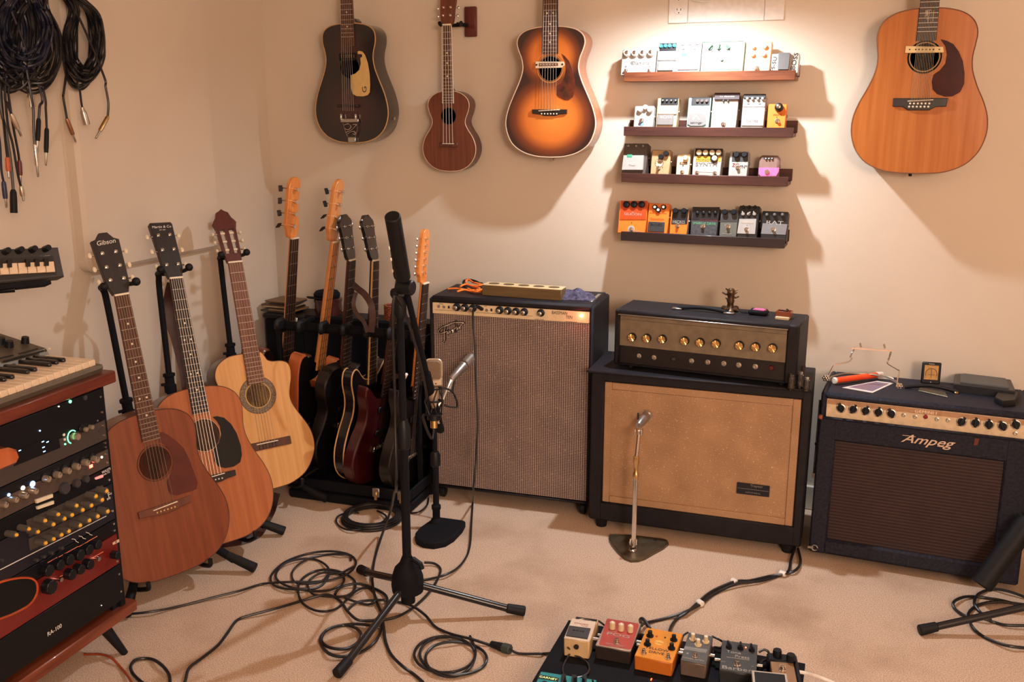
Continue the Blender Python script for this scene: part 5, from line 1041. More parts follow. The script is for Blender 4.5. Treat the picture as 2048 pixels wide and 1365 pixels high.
def bass_head(mt, pegm):
    def f(t, nut):
        o = sm2([(-.021, 0), (.021, 0), (.030, .025), (.036, .035), (.030, .06), (.024, .09), (.024, .15), (.030, .19), (.020, .215), (0, .222), (-.02, .215), (-.033, .19), (-.036, .14), (-.038, .08), (-.040, .045), (-.030, .025)], 3)
        Th = TR(0, nut+.004, -.004); h = obj('headstock', MB().prism(o, -.015, 0, .002), mt, t, Th)
        for k in range(4):
            y = .045+k*.045; x = -.012+k*.002
            g = obj('tuning_peg', MB().cyl((x, y, 0), (x, y, .016), .0065, n=12, b=.001).cyl((x, y, .016), (x, y, .019), .008, n=12).cyl((x, y, -.010), (-.058, y+.004, -.012), .003, n=8), CHR, h)
            b = MB(); b.T = TR(-.068, y+.004, -.012) @ RO(random.uniform(-40, 40), 'X'); b.box((-.012, -.011, -.002), (.010, .011, .002), .002); obj('peg_key', b, pegm, g)
    return f
def lp_head(out, mt, btn, ys=(.04, .08, .12), texts=()):
    def f(t, nut): headstock(t, nut, out, mt, -14, .014, [(s*.019, y, s) for s in (-1, 1) for y in ys], btn, pm=CHR, size=.85, texts=texts)
    return f
lph = sm2([(-.022, 0), (.022, 0), (.030, .03), (.034, .09), (.040, .135), (.026, .150), (.012, .162), (0, .155), (-.012, .162), (-.026, .150), (-.040, .135), (-.034, .09), (-.030, .03)], 2)
solid('bass_guitar', 'bass with an amber headstock and dark fingerboard, leftmost neck in the case rack', 'bass guitar', (590, 478), (578, 690), 3.02, 3.02, 84, .90, basso, .045, DKB, mat('brown_bass_side', sr(110, 58, 36), .3, coat=.4), MAPO, DBR, .86, nf=20, strings=4, w=(.042, .058), head=bass_head(MAPO, mat('grey_peg', sr(60, 52, 50), .4, .5)), joint=.44)
solid('bass_guitar', 'bass with a maple neck and large black tuner keys, second neck in the case rack', 'bass guitar', (672, 485), (652, 650), 2.99, 2.99, 91, .90, basso, .048, DKB, ORB, MAP, MAP, .86, nf=20, strings=4, w=(.042, .056), head=bass_head(MAP, BLK), joint=.44, fm=mat('dark_fret', (.16, .11, .07, 1), .4))
solid('electric_guitar', 'electric guitar with a slim black headstock, just right of the maple-neck bass', 'guitar', (705, 521), (697, 660), 3.0, 3.0, 90, .80, lpo, .045, DKB, DKB, mat('brown_neck', sr(84, 44, 30), .4), DBR, .628, head=lp_head(lph, GSIDE, CHR), joint=.39)
solid('semi_hollow_guitar', 'black semi-hollow guitar with cream edge binding and open-book headstock in the case rack', 'guitar', (752, 522), (747, 700), 3.0, 2.98, 91, .80, eso, .042, DKB, GSIDE, DKB, DBR, .628, bind=mat('aged_cream_binding', sr(206, 160, 104), .4), head=lp_head(lph, GSIDE, CHR), joint=.38, nb=mat('cream_neck_binding', sr(196, 158, 108), .4))
solid('electric_guitar', 'wine red electric guitar with cream tuner buttons, partly hidden by the tall mic stand', 'guitar', (803, 560), (776, 760), 2.98, 2.95, 90, .76, sgo, .040, RDB, RDB, RDB, DBR, .628, head=lp_head(lph, GSIDE, CREAM, (.03, .07, .11)), joint=.36)
def strat_head(t, nut):
    o = sm2([(-.020, 0), (.020, 0), (.024, .02), (.022, .05), (.026, .12), (.024, .165), (.012, .182), (-.012, .185), (-.028, .17), (-.036, .12), (-.042, .05), (-.038, .03), (-.026, .018)], 3)
    h = obj('headstock', MB().prism(o, -.014, 0, .002), MAPO, t, TR(0, nut+.004, -.004))
    for k in range(6):
        y = .035+k*.024; obj('tuning_peg', MB().cyl((-.008, y, 0), (-.008, y, .009), .004, n=10).cyl((-.03, y, -.009), (-.052, y, -.009), .0035, n=8).ball((-.056, y, -.009), .0075, 8, (.8, 1, .6)), CHR, h)
solid('electric_guitar', 'electric guitar with a small amber headstock and six chrome tuners beside the tall amplifier', 'guitar', (852, 568), (840, 720), 2.97, 2.96, 91, .745, sgo, .042, DKB, DKB, MAPO, DBR, .64, head=strat_head, joint=.36)
strap('guitar_strap', 'dark brown strap looping from the slim black-headed electric guitar in the case rack', [onY(707, 570, 2.86), onY(716, 578, 2.84), onY(730, 590, 2.83), onY(742, 610, 2.82), onY(745, 635, 2.82), onY(742, 665, 2.82)], .022, (.5, -.85, 0))
strap('guitar_strap', 'narrow brown strap hanging behind the semi-hollow guitar neck', [onY(712, 585, 2.90), onY(707, 610, 2.89), onY(715, 630, 2.88), onY(728, 645, 2.88), onY(735, 665, 2.88)], .014, (.5, -.85, 0))
# trunk behind with things on it
TT = up((-2.36, 3.222, 0)); t = thing('storage_trunk', 'black storage trunk against the back wall behind the guitar rack', 'trunk', TT)
TZ = .585
obj('box', MB().box((0, 0, 0), (.82, .15, TZ-.02), .008), BLKM, t); obj('lid', MB().box((-.004, -.004, TZ-.02), (.824, .154, TZ), .005), BLK, t)
for x in (.15, .66): obj('latch', MB().box((x-.015, -.010, TZ-.05), (x+.015, 0, TZ-.005), .002), STEEL, t)
base = onY(560, 632, 3.26)
cols = [sr(70, 60, 52), sr(170, 140, 104), sr(60, 44, 40), sr(190, 168, 136), sr(96, 70, 52), sr(44, 40, 44), sr(120, 90, 64)]
for i, cc in enumerate(cols):
    b = MB(); w_ = .13-.008*(i % 3); M = up((base.x+.012*((i*3) % 4-1.5)+.0, 3.30, TZ+.0005+i*.0068), -8+((i*37) % 17))
    o = MB().box((-w_/2, -.055, .0002), (w_/2, .055, .0062), .001)
    ob = obj('magazine', o, mat('magazine_cover_%d' % i, cc, .5), None, M); tag(ob, ['dark cover magazine at the bottom of the pile on the trunk', 'tan magazine second from bottom of the pile on the trunk', 'brown magazine third from bottom of the pile on the trunk', 'pale magazine in the middle of the pile on the trunk', 'brown-covered magazine third from top of the pile on the trunk', 'charcoal magazine second from top of the pile on the trunk', 'light brown magazine topmost of the pile on the trunk'][i], 'magazine', 'magazines piled on the trunk')
p = onY(648, 628, 3.28); b = MB()
t = thing('leather_box', 'glossy dark red lidded box on the trunk behind the maple-neck bass', 'box', up((p.x+.01, 3.30, TZ+.0005)))
LR = mat('oxblood_leather', sr(78, 34, 30), .25, coat=.5, noise=(20, .3)); obj('box', MB().lathe([(.052, 0), (.056, .02), (.054, .052), (0, .052)], n=24), LR, t); obj('lid', MB().lathe([(.057, .052), (.058, .066), (.05, .070), (0, .071)], n=24), LR, t)
t = thing('knit_beret', 'soft black beret resting on the dark red box on the trunk', 'hat', up((p.x+.005, 3.30, TZ+.0725)))
obj('crown', MB().lathe([(.052, 0), (.054, .012), (.045, .024), (.02, .030), (0, .031)], n=20), BLKM, t); obj('brim', MB().prism([(.05*math.cos(R(a))-.02, .03*math.sin(R(a))-.035) for a in range(180, 361, 20)], 0, .004, .001), BLKM, t)
p = onY(773, 636, 3.25)
t = thing('woven_basket', 'small orange-brown woven basket on the trunk, behind the tall mic stand', 'basket', up((p.x, 3.30, TZ+.0005)))
b = MB(); n = 14
for k in range(9): b.tube([(.030*(1+.05*(-1)**(i+k))*math.cos(i*math.pi/n), .030*(1+.05*(-1)**(i+k))*math.sin(i*math.pi/n), .004+k*.0068) for i in range(2*n)], .0036, 5, True)
obj('weave', b, mat('wicker', sr(150, 80, 46), .6, noise=(160, .35)), t); obj('liner', MB().cyl((0, 0, 0), (0, 0, .058), .027, n=20), mat('wicker_dark', sr(90, 46, 30), .7), t)

# ------------------------------------------------------------------ tall boom stand with the condenser microphone
tri = V((-1.18, 2.196, 0)); T = up(tri); t = thing('boom_microphone_stand', 'tall black tripod stand with a boom arm in the middle of the room', 'microphone stand', T)
loc = lambda p: V(p)-tri
f1, f2, f3 = onZ(1046, 1226, .012), onZ(676, 1350, .012), onZ(722, 1143, .012)
obj('hub', MB().lathe([(.020, .045), (.020, .075), (.044, .080), (.046, .10), (.044, .125), (.036, .150), (.022, .165), (.014, .185), (0, .185)], n=20), BLKM, t)
obj('hub_clutch', MB().tube([(.0, 0, .175), (.022, -.004, .182), (.045, -.006, .172), (.050, -.006, .158)], .007, 8), BLK, t)
for f in (f1, f2, f3):
    f = loc(f); d = V((f.x, f.y, 0)).normalized(); s0 = d*.03+V((0, 0, .098)); e = s0*.13+f*.87
    l = obj('leg', MB().cyl(s0, e, .0105, n=12), mat('gloss_black_tube', (.012, .012, .016, 1), .25), t)
    obj('rubber_foot', MB().cyl(s0*.16+f*.84, f+d*.006+V((0, 0, .004)), .0135, .0150, 14, .003), RUB, l)
ztop = .915
obj('pole', MB().cyl((0, 0, .12), (0, 0, .52), .0125, n=14).cyl((0, 0, .52), (0, 0, ztop), .0095, n=14), BLKM, t)
obj('pole_clutch', MB().lathe([(.014, .50), (.019, .505), (.019, .56), (.016, .57), (.012, .585)], n=14), BLK, t)
jp = V((0, -.02, ztop)); zc0 = (tri+jp-CC).dot(CF)
bt, bm_, be = loc(at(785, 432, zc0-.22)), loc(at(808, 566, zc0-.03)), loc(at(866, 800, zc0+.36))
obj('boom_counterweight', MB().cyl(bt, bt*.08+bm_*.92, .0195, n=16, b=.003), RUB, t)
obj('boom_arm', MB().cyl(bt*.08+bm_*.92, be, .0085, n=12), BLKM, t)
obj('boom_clutch', MB().cyl(bm_+V((-.018, 0, -.01)), bm_+V((.026, 0, -.012)), .020, n=16, b=.003).lathe([(.012, 0), (.017, .01), (.017, .05), (.012, .06)], V((0, 0, ztop-.05)), (0, 0, 1), 14), BLK, t)
obj('wing_bolt', MB().ball(bm_+V((-.030, 0, -.03)), .012, 10, (1, .5, 1.2)), BLK, t)
obj('cable_clip', MB().box((-.004, -.013, -.012), (.004, .013, .012), .002), WHITE, t, Matrix.Translation(loc(at(807, 756, zc0+.1)))@RO(30, 'Y'))
obj('joint', MB().ball(be, .014, 12), BLK, t)
text('frame', .026, t, WINK, *loc(at(850, 852, zc0+.28)), -100, 0, sx=1) if 0 else None
# condenser microphone in its shock mount
zm = (tri+be-CC).dot(CF)-.03; up_m = at(867, 745, zm); k_ = zm/FPX
T = face(up_m, 22, 8); t = thing('condenser_microphone', 'champagne-silver side-address condenser microphone in a black shock mount', 'microphone', T)
CHM = mat('champagne_metal', sr(214, 196, 172), .32, .6); MSH = mat('mic_mesh', sr(134, 116, 100), .5, .4, noise=(900, .35), bump=(900, .8))
hw = 17.5*k_; hh = 26*k_
o = rrect(-hw, -hh, hw, hh, hw*.55, 5); o = [(x, y if y > 0 else max(y, -hh)) for x, y in o]
b = MB(); b.T = Matrix(); b.prism(rrect(-hw*.88, -hh*.55, hw*.88, hh*.94, hw*.5, 5), -.016, .016, .003); obj('grille_head', b, MSH, t)
b = MB(); P = [(x*1.0, y, 0) for x, y in rrect(-hw*.95, -hh*.62, hw*.95, hh, hw*.55, 5)]
b.tube(P, .0028, 6, True); b.prism([(-hw, -hh*1.02), (hw, -hh*1.02), (hw, -hh*.5), (-hw, -hh*.5)], -.019, .019, .004); obj('head_frame', b, CHM, t)
for dx, dy in ((-.006, -.030), (.008, -.031)): obj('screw', MB().cyl((dx, dy, .0185), (dx, dy, .0205), .0022, n=8), INK, t)
lo = -95*k_; obj('body_tube', MB().lathe([(.012, 0), (.0155, .004), (.0155, .022), (.013, .036), (.009, .052), (.006, .062), (0, .062)], (0, -hh-.006, 0), (0, -1, 0), 18), CHM, t)
obj('connector', MB().cyl((0, -.140, 0), (0, -.166, 0), .0105, n=14, b=.001), BRASS, t)
b = MB(); 
for y in (-hh-.010, -.085, -.125): b.tube([(.024*math.cos(a*.524), y, .024*math.sin(a*.524)) for a in range(12)], .0028, 6, True)
for a in range(6): b.tube([(.024*math.cos(a*1.05), -hh-.010, .024*math.sin(a*1.05)), (.030*math.cos(a*1.05+.5), -.085, .030*math.sin(a*1.05+.5)), (.022*math.cos(a*1.05), -.125, .022*math.sin(a*1.05))], .0022, 6)
b.tube(smooth([(.02, -.045, 0), (.055, -.06, -.01), (.068, -.105, -.01), (.03, -.098, 0)]), .003, 6).tube([(.055, -.06, -.01), (.06, -.03, -.02)], .003, 6)
b.lathe([(.018, -.122), (.020, -.124), (.020, -.142), (.012, -.144)], (0, 0, 0), (0, 1, 0), 14)
obj('shock_mount', b, BLK, t)
MICQ = T @ V((0, -.166, 0))
q = T @ V((0, -.17, 0)); 
P = [q, q+V((0, 0, -.03)), V((q.x-.01, q.y-.05, q.z-.12)), V((-1.19, 2.35, .38)), V((-1.205, 2.20, .22)), onZ(776, 1030, .15), onZ(762, 1060, .01), onZ(752, 1100, .006)]
# ------------------------------------------------------------------ short stand with the chrome microphone at the tall amplifier
T = up((-1.345, 2.715, 0)); o3 = V((-1.345, 2.715, 0))
t = thing('short_microphone_stand', 'short black mic stand with a heavy cast base in front of the case rack', 'microphone stand', T)
q = [onZ(*p, .022)-o3 for p in crop(500, 980, 3.531, [(1168, 300), (1200, 262), (1290, 200), (1330, 190), (1500, 213), (1521, 222), (1500, 262), (1440, 325), (1380, 362), (1300, 378), (1220, 368), (1175, 345), (1165, 322)])]
obj('cast_base', MB().prism([(p.x, p.y) for p in q], 0.0, .022, .004), BLKM, t)
px, py = (onZ(873, 1045, .022)-o3).xy
tp = onY(871, 862, 2.73)
obj('base_collar', MB().lathe([(.022, .0), (.018, .012), (.013, .016), (.013, .045), (.016, .05), (.016, .062), (.011, .066)], (px, py, .022), (0, 0, 1), 14), BLKM, t)
zt = tp.z+.06
obj('pole', MB().cyl((px, py, .08), (px, py, zt*.55), .0105, n=12).cyl((px, py, zt*.55), (px, py, zt), .0085, n=12), BLKM, t)
obj('pole_clutch', MB().lathe([(.012, 0), (.017, .006), (.017, .045), (.011, .055)], (px, py, zt*.53), (0, 0, 1), 14), BLK, t)
zs = (o3+V((px, py, zt))-CC).dot(CF); A = at(886, 800, zs)-o3; B = at(902, 760, zs+.05)-o3; Cc = at(921, 737, zs+.08)-o3; E_ = at(944, 713, zs+.13)-o3
obj('swivel_arm', MB().tube([V((px, py, zt)), A, B], .006, 8), STEEL, t)
b = MB(); d = (E_-B)
t2 = thing('chrome_microphone', 'silver dynamic microphone aimed at the tall combo amplifier grille', 'microphone', up(o3+B)); d = E_-B; L_ = d.length; ax = d.normalized()
CLIP = mat('pewter_metal', (.42, .41, .42, 1), .3, .9)
obj('mic_clip', MB().cyl(V((0, 0, 0))-ax*.02+V((0, 0, -.03)), V((0, 0, 0))+ax*.01, .011, n=12), CLIP, t2)
obj('mic_body', MB().lathe([(.011, 0), (.013, .005), (.016, .05), (.0165, L_*.55)], (0, 0, 0), ax, 18), CLIP, t2)
obj('mic_head', MB().lathe([(.018, L_*.55), (.0185, L_*.60), (.017, L_*.62), (.017, L_*.95), (.014, L_), (0, L_)], (0, 0, 0), ax, 18), mat('bright_steel', (.6, .58, .56, 1), .3, .9), t2)
obj('head_slots', MB().tube([ax*(L_*.62)+ (ax.orthogonal().normalized()*math.cos(a*.524)+ax.cross(ax.orthogonal().normalized())*math.sin(a*.524))*.0175 for a in range(12)], .0015, 6, True), INK, t2)
pw = o3+A+V((-.02, 0, -.06)); M = Matrix.Translation(at(851, 852, zs-.15)) @ co.matrix_world.to_3x3().to_4x4() if 0 else None
# word printed on the boom sleeve
bd = (be-bm_).normalized(); sp_ = bm_*.06+be*.94
sl = obj('boom_sleeve', MB().cyl(be*.75+bm_*.25, be+bd*.16, .0125, n=14), BLKM, t.children[0].parent if 0 else bpy.data.objects['boom_microphone_stand'])
zz = (CC-(tri+be)).normalized(); yv = bd; xv = yv.cross(zz).normalized(); zv = xv.cross(yv).normalized()
M = Matrix((yv*1.0, zv.cross(yv), zv)).transposed().to_4x4(); M.translation = be+bd*.085+zv*.0128
text('frame', .020, bpy.data.objects['boom_microphone_stand'], WINK, T=M)

# ------------------------------------------------------------------ chrome stand at the gold cabinet
q = [onZ(*p, .010) for p in crop(1180, 780, 3.7917, [(143, 1100), (155, 1095), (300, 1100), (460, 1118), (560, 1130), (590, 1142), (597, 1160), (560, 1192), (480, 1235), (420, 1270), (370, 1287), (310, 1290), (260, 1270), (210, 1225), (165, 1170), (145, 1135)])]
g = sum(q, V())/len(q); g.z = 0; T = up(g); t = thing('chrome_microphone_stand', 'small chrome stand with a triangular grey-gold base before the gold grille cabinet', 'microphone stand', T)
BGM = mat('aged_gunmetal', sr(98, 88, 72), .35, .6, noise=(30, .25))
obj('triangle_base', MB().prism([(p.x-g.x, p.y-g.y) for p in q], 0, .012, .004), BGM, t)
h = onZ(1180+493/3.79, 780+1140/3.79, .012)-g; obj('base_hole', MB().cyl((h.x, h.y, .0118), (h.x, h.y, .0126), .008, n=16), INK, t)
p0 = onZ(1267, 1098, .012)-g; P3 = lambda x, y, dz=0: at(x, y, (g+p0+V((0, 0, .2))-CC).dot(CF)+dz)-g
def pz(y): # height of image row y on the vertical through the pole
    lo, hi = 0, 1.0
    for _ in range(30):
        m_ = (lo+hi)/2; p = g+p0; p = V((p.x, p.y, m_)); v = p-CC; yy = 682.5-FPX*v.dot(CU)/v.dot(CF)
        if yy > y: lo = m_
        else: hi = m_
    return lo
z1_, z2_, z3_ = pz(955), pz(912), pz(864); X_, Y_ = p0.x, p0.y
obj('base_fork', MB().box((X_-.013, Y_-.010, .011), (X_-.007, Y_+.012, .048), .003).box((X_+.007, Y_-.010, .011), (X_+.013, Y_+.012, .048), .003).tube(smooth([(X_-.011, Y_-.01, .014), (X_-.006, Y_-.022, .014), (X_+.006, Y_-.022, .014), (X_+.011, Y_-.01, .014)]), .004, 8), CHR, t)
obj('pole', MB().cyl((X_, Y_, .012), (X_, Y_, z1_), .0078, n=16), CHR, t)
obj('pole_collar', MB().lathe([(.0085, z1_-.004), (.0095, z1_), (.0095, z1_+.012), (.007, z1_+.016), (.007, z2_-.03), (.0095, z2_-.026), (.0095, z2_-.004), (.006, z2_)], (X_, Y_, 0), (0, 0, 1), 14), BRASS, t)
obj('upper_arm', MB().cyl((X_, Y_, z2_-.01), (X_+.004, Y_+.01, z3_), .0062, n=12), CHR, t)
obj('arm_fork', MB().box((X_-.010, Y_-.004, z3_-.012), (X_-.004, Y_+.018, z3_+.008), .002).box((X_+.010, Y_-.004, z3_-.012), (X_+.016, Y_+.018, z3_+.008), .002), CHR, t)
B = V((X_+.004, Y_+.01, z3_)); a1 = P3(1278, 850, .03); a2 = P3(1303, 820, .12)
obj('mic_arm', MB().tube([B, a1], .004, 8), CHR, t)
d = (a2-a1); L_ = d.length; ax = d.normalized(); t2 = thing('chrome_microphone', 'silver dynamic microphone on the triangular-base stand, aimed at the gold grille', 'microphone', up(g+a1))
obj('mic_body', MB().lathe([(.010, -.006), (.0125, 0), (.0155, L_*.3), (.0165, L_*.6)], (0, 0, 0), ax, 18), CLIP, t2)
obj('mic_head', MB().lathe([(.0195, L_*.58), (.020, L_*.64), (.018, L_*.66), (.018, L_*.96), (.015, L_), (0, L_)], (0, 0, 0), ax, 18), bpy.data.materials['bright_steel'], t2)
obj('mic_switch', MB().box((-.003, -.018, L_*.2), (.003, -.014, L_*.4), .001), INK, t2)

# ------------------------------------------------------------------ right hand stand, partly in the frame
rf = onZ(1838, 1262, .013); hub = V((rf.x+.44, rf.y-.02, .09)); hp = at(2140, 1205, (rf-CC).dot(CF)); hub = V((hp.x, hp.y, .10))
T = up((hub.x, hub.y, 0)); t = thing('boom_microphone_stand', 'black boom stand entering at the right edge with one leg in view', 'microphone stand', T); o4 = V((hub.x, hub.y, 0))
GBT = bpy.data.materials['gloss_black_tube']
dr = rf-o4; dr.z = 0
for a in (0, 120, 240):
    f = Matrix.Rotation(R(a), 3, 'Z') @ dr; f.z = .013; s0 = f.normalized()*.03; s0.z = .098
    l = obj('leg', MB().cyl(s0, s0*.1+f*.9, .0105, n=12), GBT, t); obj('rubber_foot', MB().cyl(s0*.13+f*.87, f, .0135, .0155, 14, .003), RUB, l)
obj('hub', MB().lathe([(.020, .045), (.044, .080), (.044, .125), (.022, .165), (0, .175)], n=18), BLKM, t)
obj('pole', MB().cyl((0, 0, .12), (0, 0, .55), .011, n=12), BLKM, t)
zq = (rf-CC).dot(CF)+.15; a = at(1962, 1172, zq)-o4; b_ = at(2060, 1040, zq-.02)-o4; c_ = V((0, 0, .55))
obj('boom_counterweight', MB().cyl(a, b_, .031, n=18, b=.004), RUB, t); obj('boom_arm', MB().tube([b_, c_, c_+(c_-b_)*.8], .008, 10), BLKM, t)
obj('boom_clutch', MB().ball(c_, .026, 12), BLK, t)

# ------------------------------------------------------------------ cables on the floor
CAB = mat('black_cable', (.012, .012, .016, 1), .4)
def on_floor(pts, cs=None, r=.0036, wob=.0):
    if cs: pts = crop(*cs, pts)
    P = []
    for i, p in enumerate(pts):
        z = r+.0005+(p[2] if len(p) > 2 else (.004*(i % 3)))
        P.append(onZ(p[0], p[1], z))
    return P
K3 = (500, 980, 3.531); K4 = (180, 960, 3.371)
def cable(label, P, r=.0036, mt=None, ends=(), name='cable', sub=6):
    o = obj(name, MB().tube(smooth(P, sub), r, 8), mt or CAB); tag(o, label, 'cable'); return o
cable('black cable running from under the rack into the largest tangle on the carpet', on_floor(crop(*K4, [(150, 880), (245, 905), (420, 890), (620, 850), (850, 790), (1010, 750), (1130, 712)])+crop(*K3, [(140, 660), (300, 652), (480, 650), (640, 620), (730, 560), (745, 500), (690, 455), (560, 435), (400, 455), (250, 510), (160, 590), (150, 650), (200, 690), (330, 705), (480, 690), (550, 620), (550, 550), (480, 500), (380, 488), (260, 515), (190, 580), (195, 640), (290, 690), (430, 715), (560, 710), (650, 665), (660, 620), (600, 585), (500, 590), (420, 640), (410, 690), (450, 740), (560, 755), (680, 750), (740, 700), (735, 640), (660, 590), (560, 565), (450, 580), (360, 640), (340, 720), (370, 800), (450, 850), (540, 860), (620, 835), (700, 760), (760, 710), (830, 695), (880, 740), (880, 790), (830, 812), (740, 790), (670, 765)])))
cable('black cable loop at the left end of the tangle, nearest the guitar stands', on_floor([(712, 500), (705, 465), (640, 455), (540, 460), (420, 485), (330, 540), (295, 600), (320, 655), (400, 665), (500, 650), (560, 600), (640, 590), (700, 560), (745, 540)], K3), .0034)
cable('black cable curving from the bottom edge through the tangle to the tripod hub', on_floor(crop(*K4, [(630, 1400), (645, 1350), (670, 1270), (760, 1200), (860, 1120), (930, 1030), (990, 950), (1080, 915), (1250, 870), (1420, 820)])+crop(*K3, [(470, 755), (560, 745), (640, 790), (690, 860), (760, 920), (850, 925), (950, 920), (1060, 890), (1170, 820), (1270, 720), (1330, 620), (1345, 560), (1300, 522), (1230, 515)])), .0040)
cable('thick black double loop on the carpet left of the near tripod leg', on_floor([(600, 740), (640, 690), (760, 665), (880, 700), (960, 750), (965, 820), (930, 900), (925, 990), (880, 1080), (780, 1150), (660, 1180), (560, 1160), (505, 1100), (500, 1040), (560, 985), (660, 958), (740, 975), (785, 1020), (760, 1080), (680, 1125), (580, 1120), (520, 1090), (505, 1050), (540, 995), (640, 960), (760, 950), (880, 965), (930, 985)], K3), .0042)
P = crop(850, 550, 5.12, [(560, 335), (520, 330), (492, 370)]); 
pts = [onY(*P[0], 2.96), onY(*P[1], 2.93), onY(*P[2], 2.93)]+[onY(x, y, 2.93-.0003*(y-640)) for x, y in ((947, 650), (950, 700), (953, 780), (955, 850), (952, 920), (947, 975))]+[onZ(945.5, 1003, .02)]+on_floor([(1570, 130), (1563, 250), (1555, 380), (1530, 470), (1470, 550), (1380, 602), (1260, 633), (1180, 640)], K3)
o = cable('black instrument cable hanging down the front of the tall amplifier onto the carpet', pts, .0036); p = T_ = None
pj = onY(*crop(850, 550, 5.12, [(585, 352)])[0], 2.975); pk = onY(*crop(850, 550, 5.12, [(528, 318)])[0], 2.93); obj('plug', MB().cyl(pj, pk, .0062, n=12, b=.001), BLK, o)
cable('black cable dropping from the boom stand and wandering to the bottom of the picture', [MICQ, MICQ+V((-.004, -.01, -.03)), MICQ+V((-.02, -.03, .04)), tri+be+V((-.004, -.022, -.02)), tri+be*.5+bm_*.5+V((0, -.016, -.010)), tri+bm_+V((-.012, -.032, -.03)), tri+V((-.017, -.012, .62)), tri+V((-.019, -.014, .40)), onZ(789, 985, .24), onZ(781, 1022, .10), onZ(766, 1065, .03)]+on_floor([(890, 450), (866, 580), (868, 680), (890, 780), (930, 880), (945, 980), (960, 1080), (1000, 1170), (1080, 1250), (1150, 1300), (1225, 1365), (1270, 1420)], K3), .0042)
o = cable('black power cable from the tangle to its moulded plug near the pedalboard', on_floor([(690, 850), (760, 795), (920, 780), (1050, 795), (1150, 825), (1240, 890), (1310, 970), (1420, 1020), (1560, 1055), (1700, 1100)], K3), .0038)
a, b_ = on_floor([(1700, 1105)], K3)[0], on_floor([(1785, 1132)], K3)[0]; a.z = b_.z = .011; c_ = on_floor([(1840, 1152)], K3)[0]; c_.z = .013; d = (b_-a).normalized()
obj('socket', MB().cyl(a, b_, .0085, .012, 12, .002), BLK, o)
o = cable('black power cable leading from the green-grey connector to the pedalboard', [c_]+on_floor([(1900, 1158), (2048, 1160)], K3)+on_floor([(1090, 1308), (1118, 1306, .01)]), .0034)
obj('connector', MB().cyl(b_, c_, .0135, n=8, b=.002), mat('green_grey_rubber', sr(52, 66, 66), .5), o)
lp = []
el = ((1385, 1140, 205, 185), (1475, 1200, 200, 115), (1375, 1165, 215, 128))
for i in range(31):
    u = i/10; k = min(int(u), 2); f = max(0, (u-k)*1.0) if k < 2 else 0; f = f*f*(3-2*f); e1, e2 = el[k], el[min(k+1, 2)]
    cx, cy, rx, ry = [p_*(1-f)+q_*f for p_, q_ in zip(e1, e2)]; a_ = -.6+i*2*math.pi/10; lp.append((cx+rx*math.cos(a_), cy+ry*math.sin(a_)))
cable('three overlapping loops of black cable on the carpet between tripod and pedalboard', on_floor(lp, K3), .0038)
# neat coil
c0 = onZ(744, 1040, 0); T = up(c0); b = MB()
for k in range(9):
    rr = .092+.006*(k % 3)-.003*(k//3); zz = .006+.007*(k//3); b.tube([(rr*math.cos(a_*math.pi/14), rr*math.sin(a_*math.pi/14), zz) for a_ in range(28)], .0046, 6, True)
o = obj('coiled_cable', b, CAB, None, T); tag(o, 'neat thick coil of black cable on the carpet in front of the case rack', 'cable')
cable('single loose loop of black cable beside the neat coil', on_floor([(770, 165), (700, 160), (620, 190), (612, 235), (660, 275), (740, 285), (850, 262), (940, 225), (960, 185), (900, 150)], K3), .0034)
cable('thin black cable curling between the case rack and the short mic stand', on_floor([(1260, 60), (1250, 110), (1200, 155), (1140, 165), (1120, 150), (1180, 100), (1240, 60)], K3), .0034)
cable('black cable loop at the bottom left of the carpet near the rack leg', on_floor([(540, 1385), (530, 1310), (470, 1240), (400, 1208), (310, 1215), (275, 1260), (290, 1310), (340, 1360), (400, 1400)], K4), .0042)
cable('orange-brown cable curving from under the rack at bottom left', on_floor([(-40, 1180), (60, 1178), (140, 1200), (200, 1260), (250, 1320), (290, 1380)], K4), .0032, mat('rust_cable', sr(150, 66, 36), .5))
K5 = (1600, 900, 3.413)
cable('black cable loops beside the right tripod leg, back loop', on_floor([(1600, 1050), (1529, 1005), (1400, 962), (1300, 955), (1215, 990), (1190, 1050), (1230, 1110), (1275, 1145), (1300, 1160)], K5), .0044)
cable('black cable loop passing under the right tripod leg, widest loop', on_floor([(1600, 1095), (1529, 1075), (1400, 1035), (1250, 1010), (1130, 1005), (1050, 1040), (1060, 1090), (1140, 1140), (1250, 1155), (1330, 1180), (1420, 1200), (1600, 1200)], K5), .0044)
cable('black cable sweeping below the right tripod leg out of the frame', on_floor([(1600, 1070), (1529, 1058), (1350, 1040), (1220, 1060), (1150, 1120), (1170, 1200), (1240, 1270), (1350, 1320), (1450, 1345), (1600, 1360)], K5), .0044)
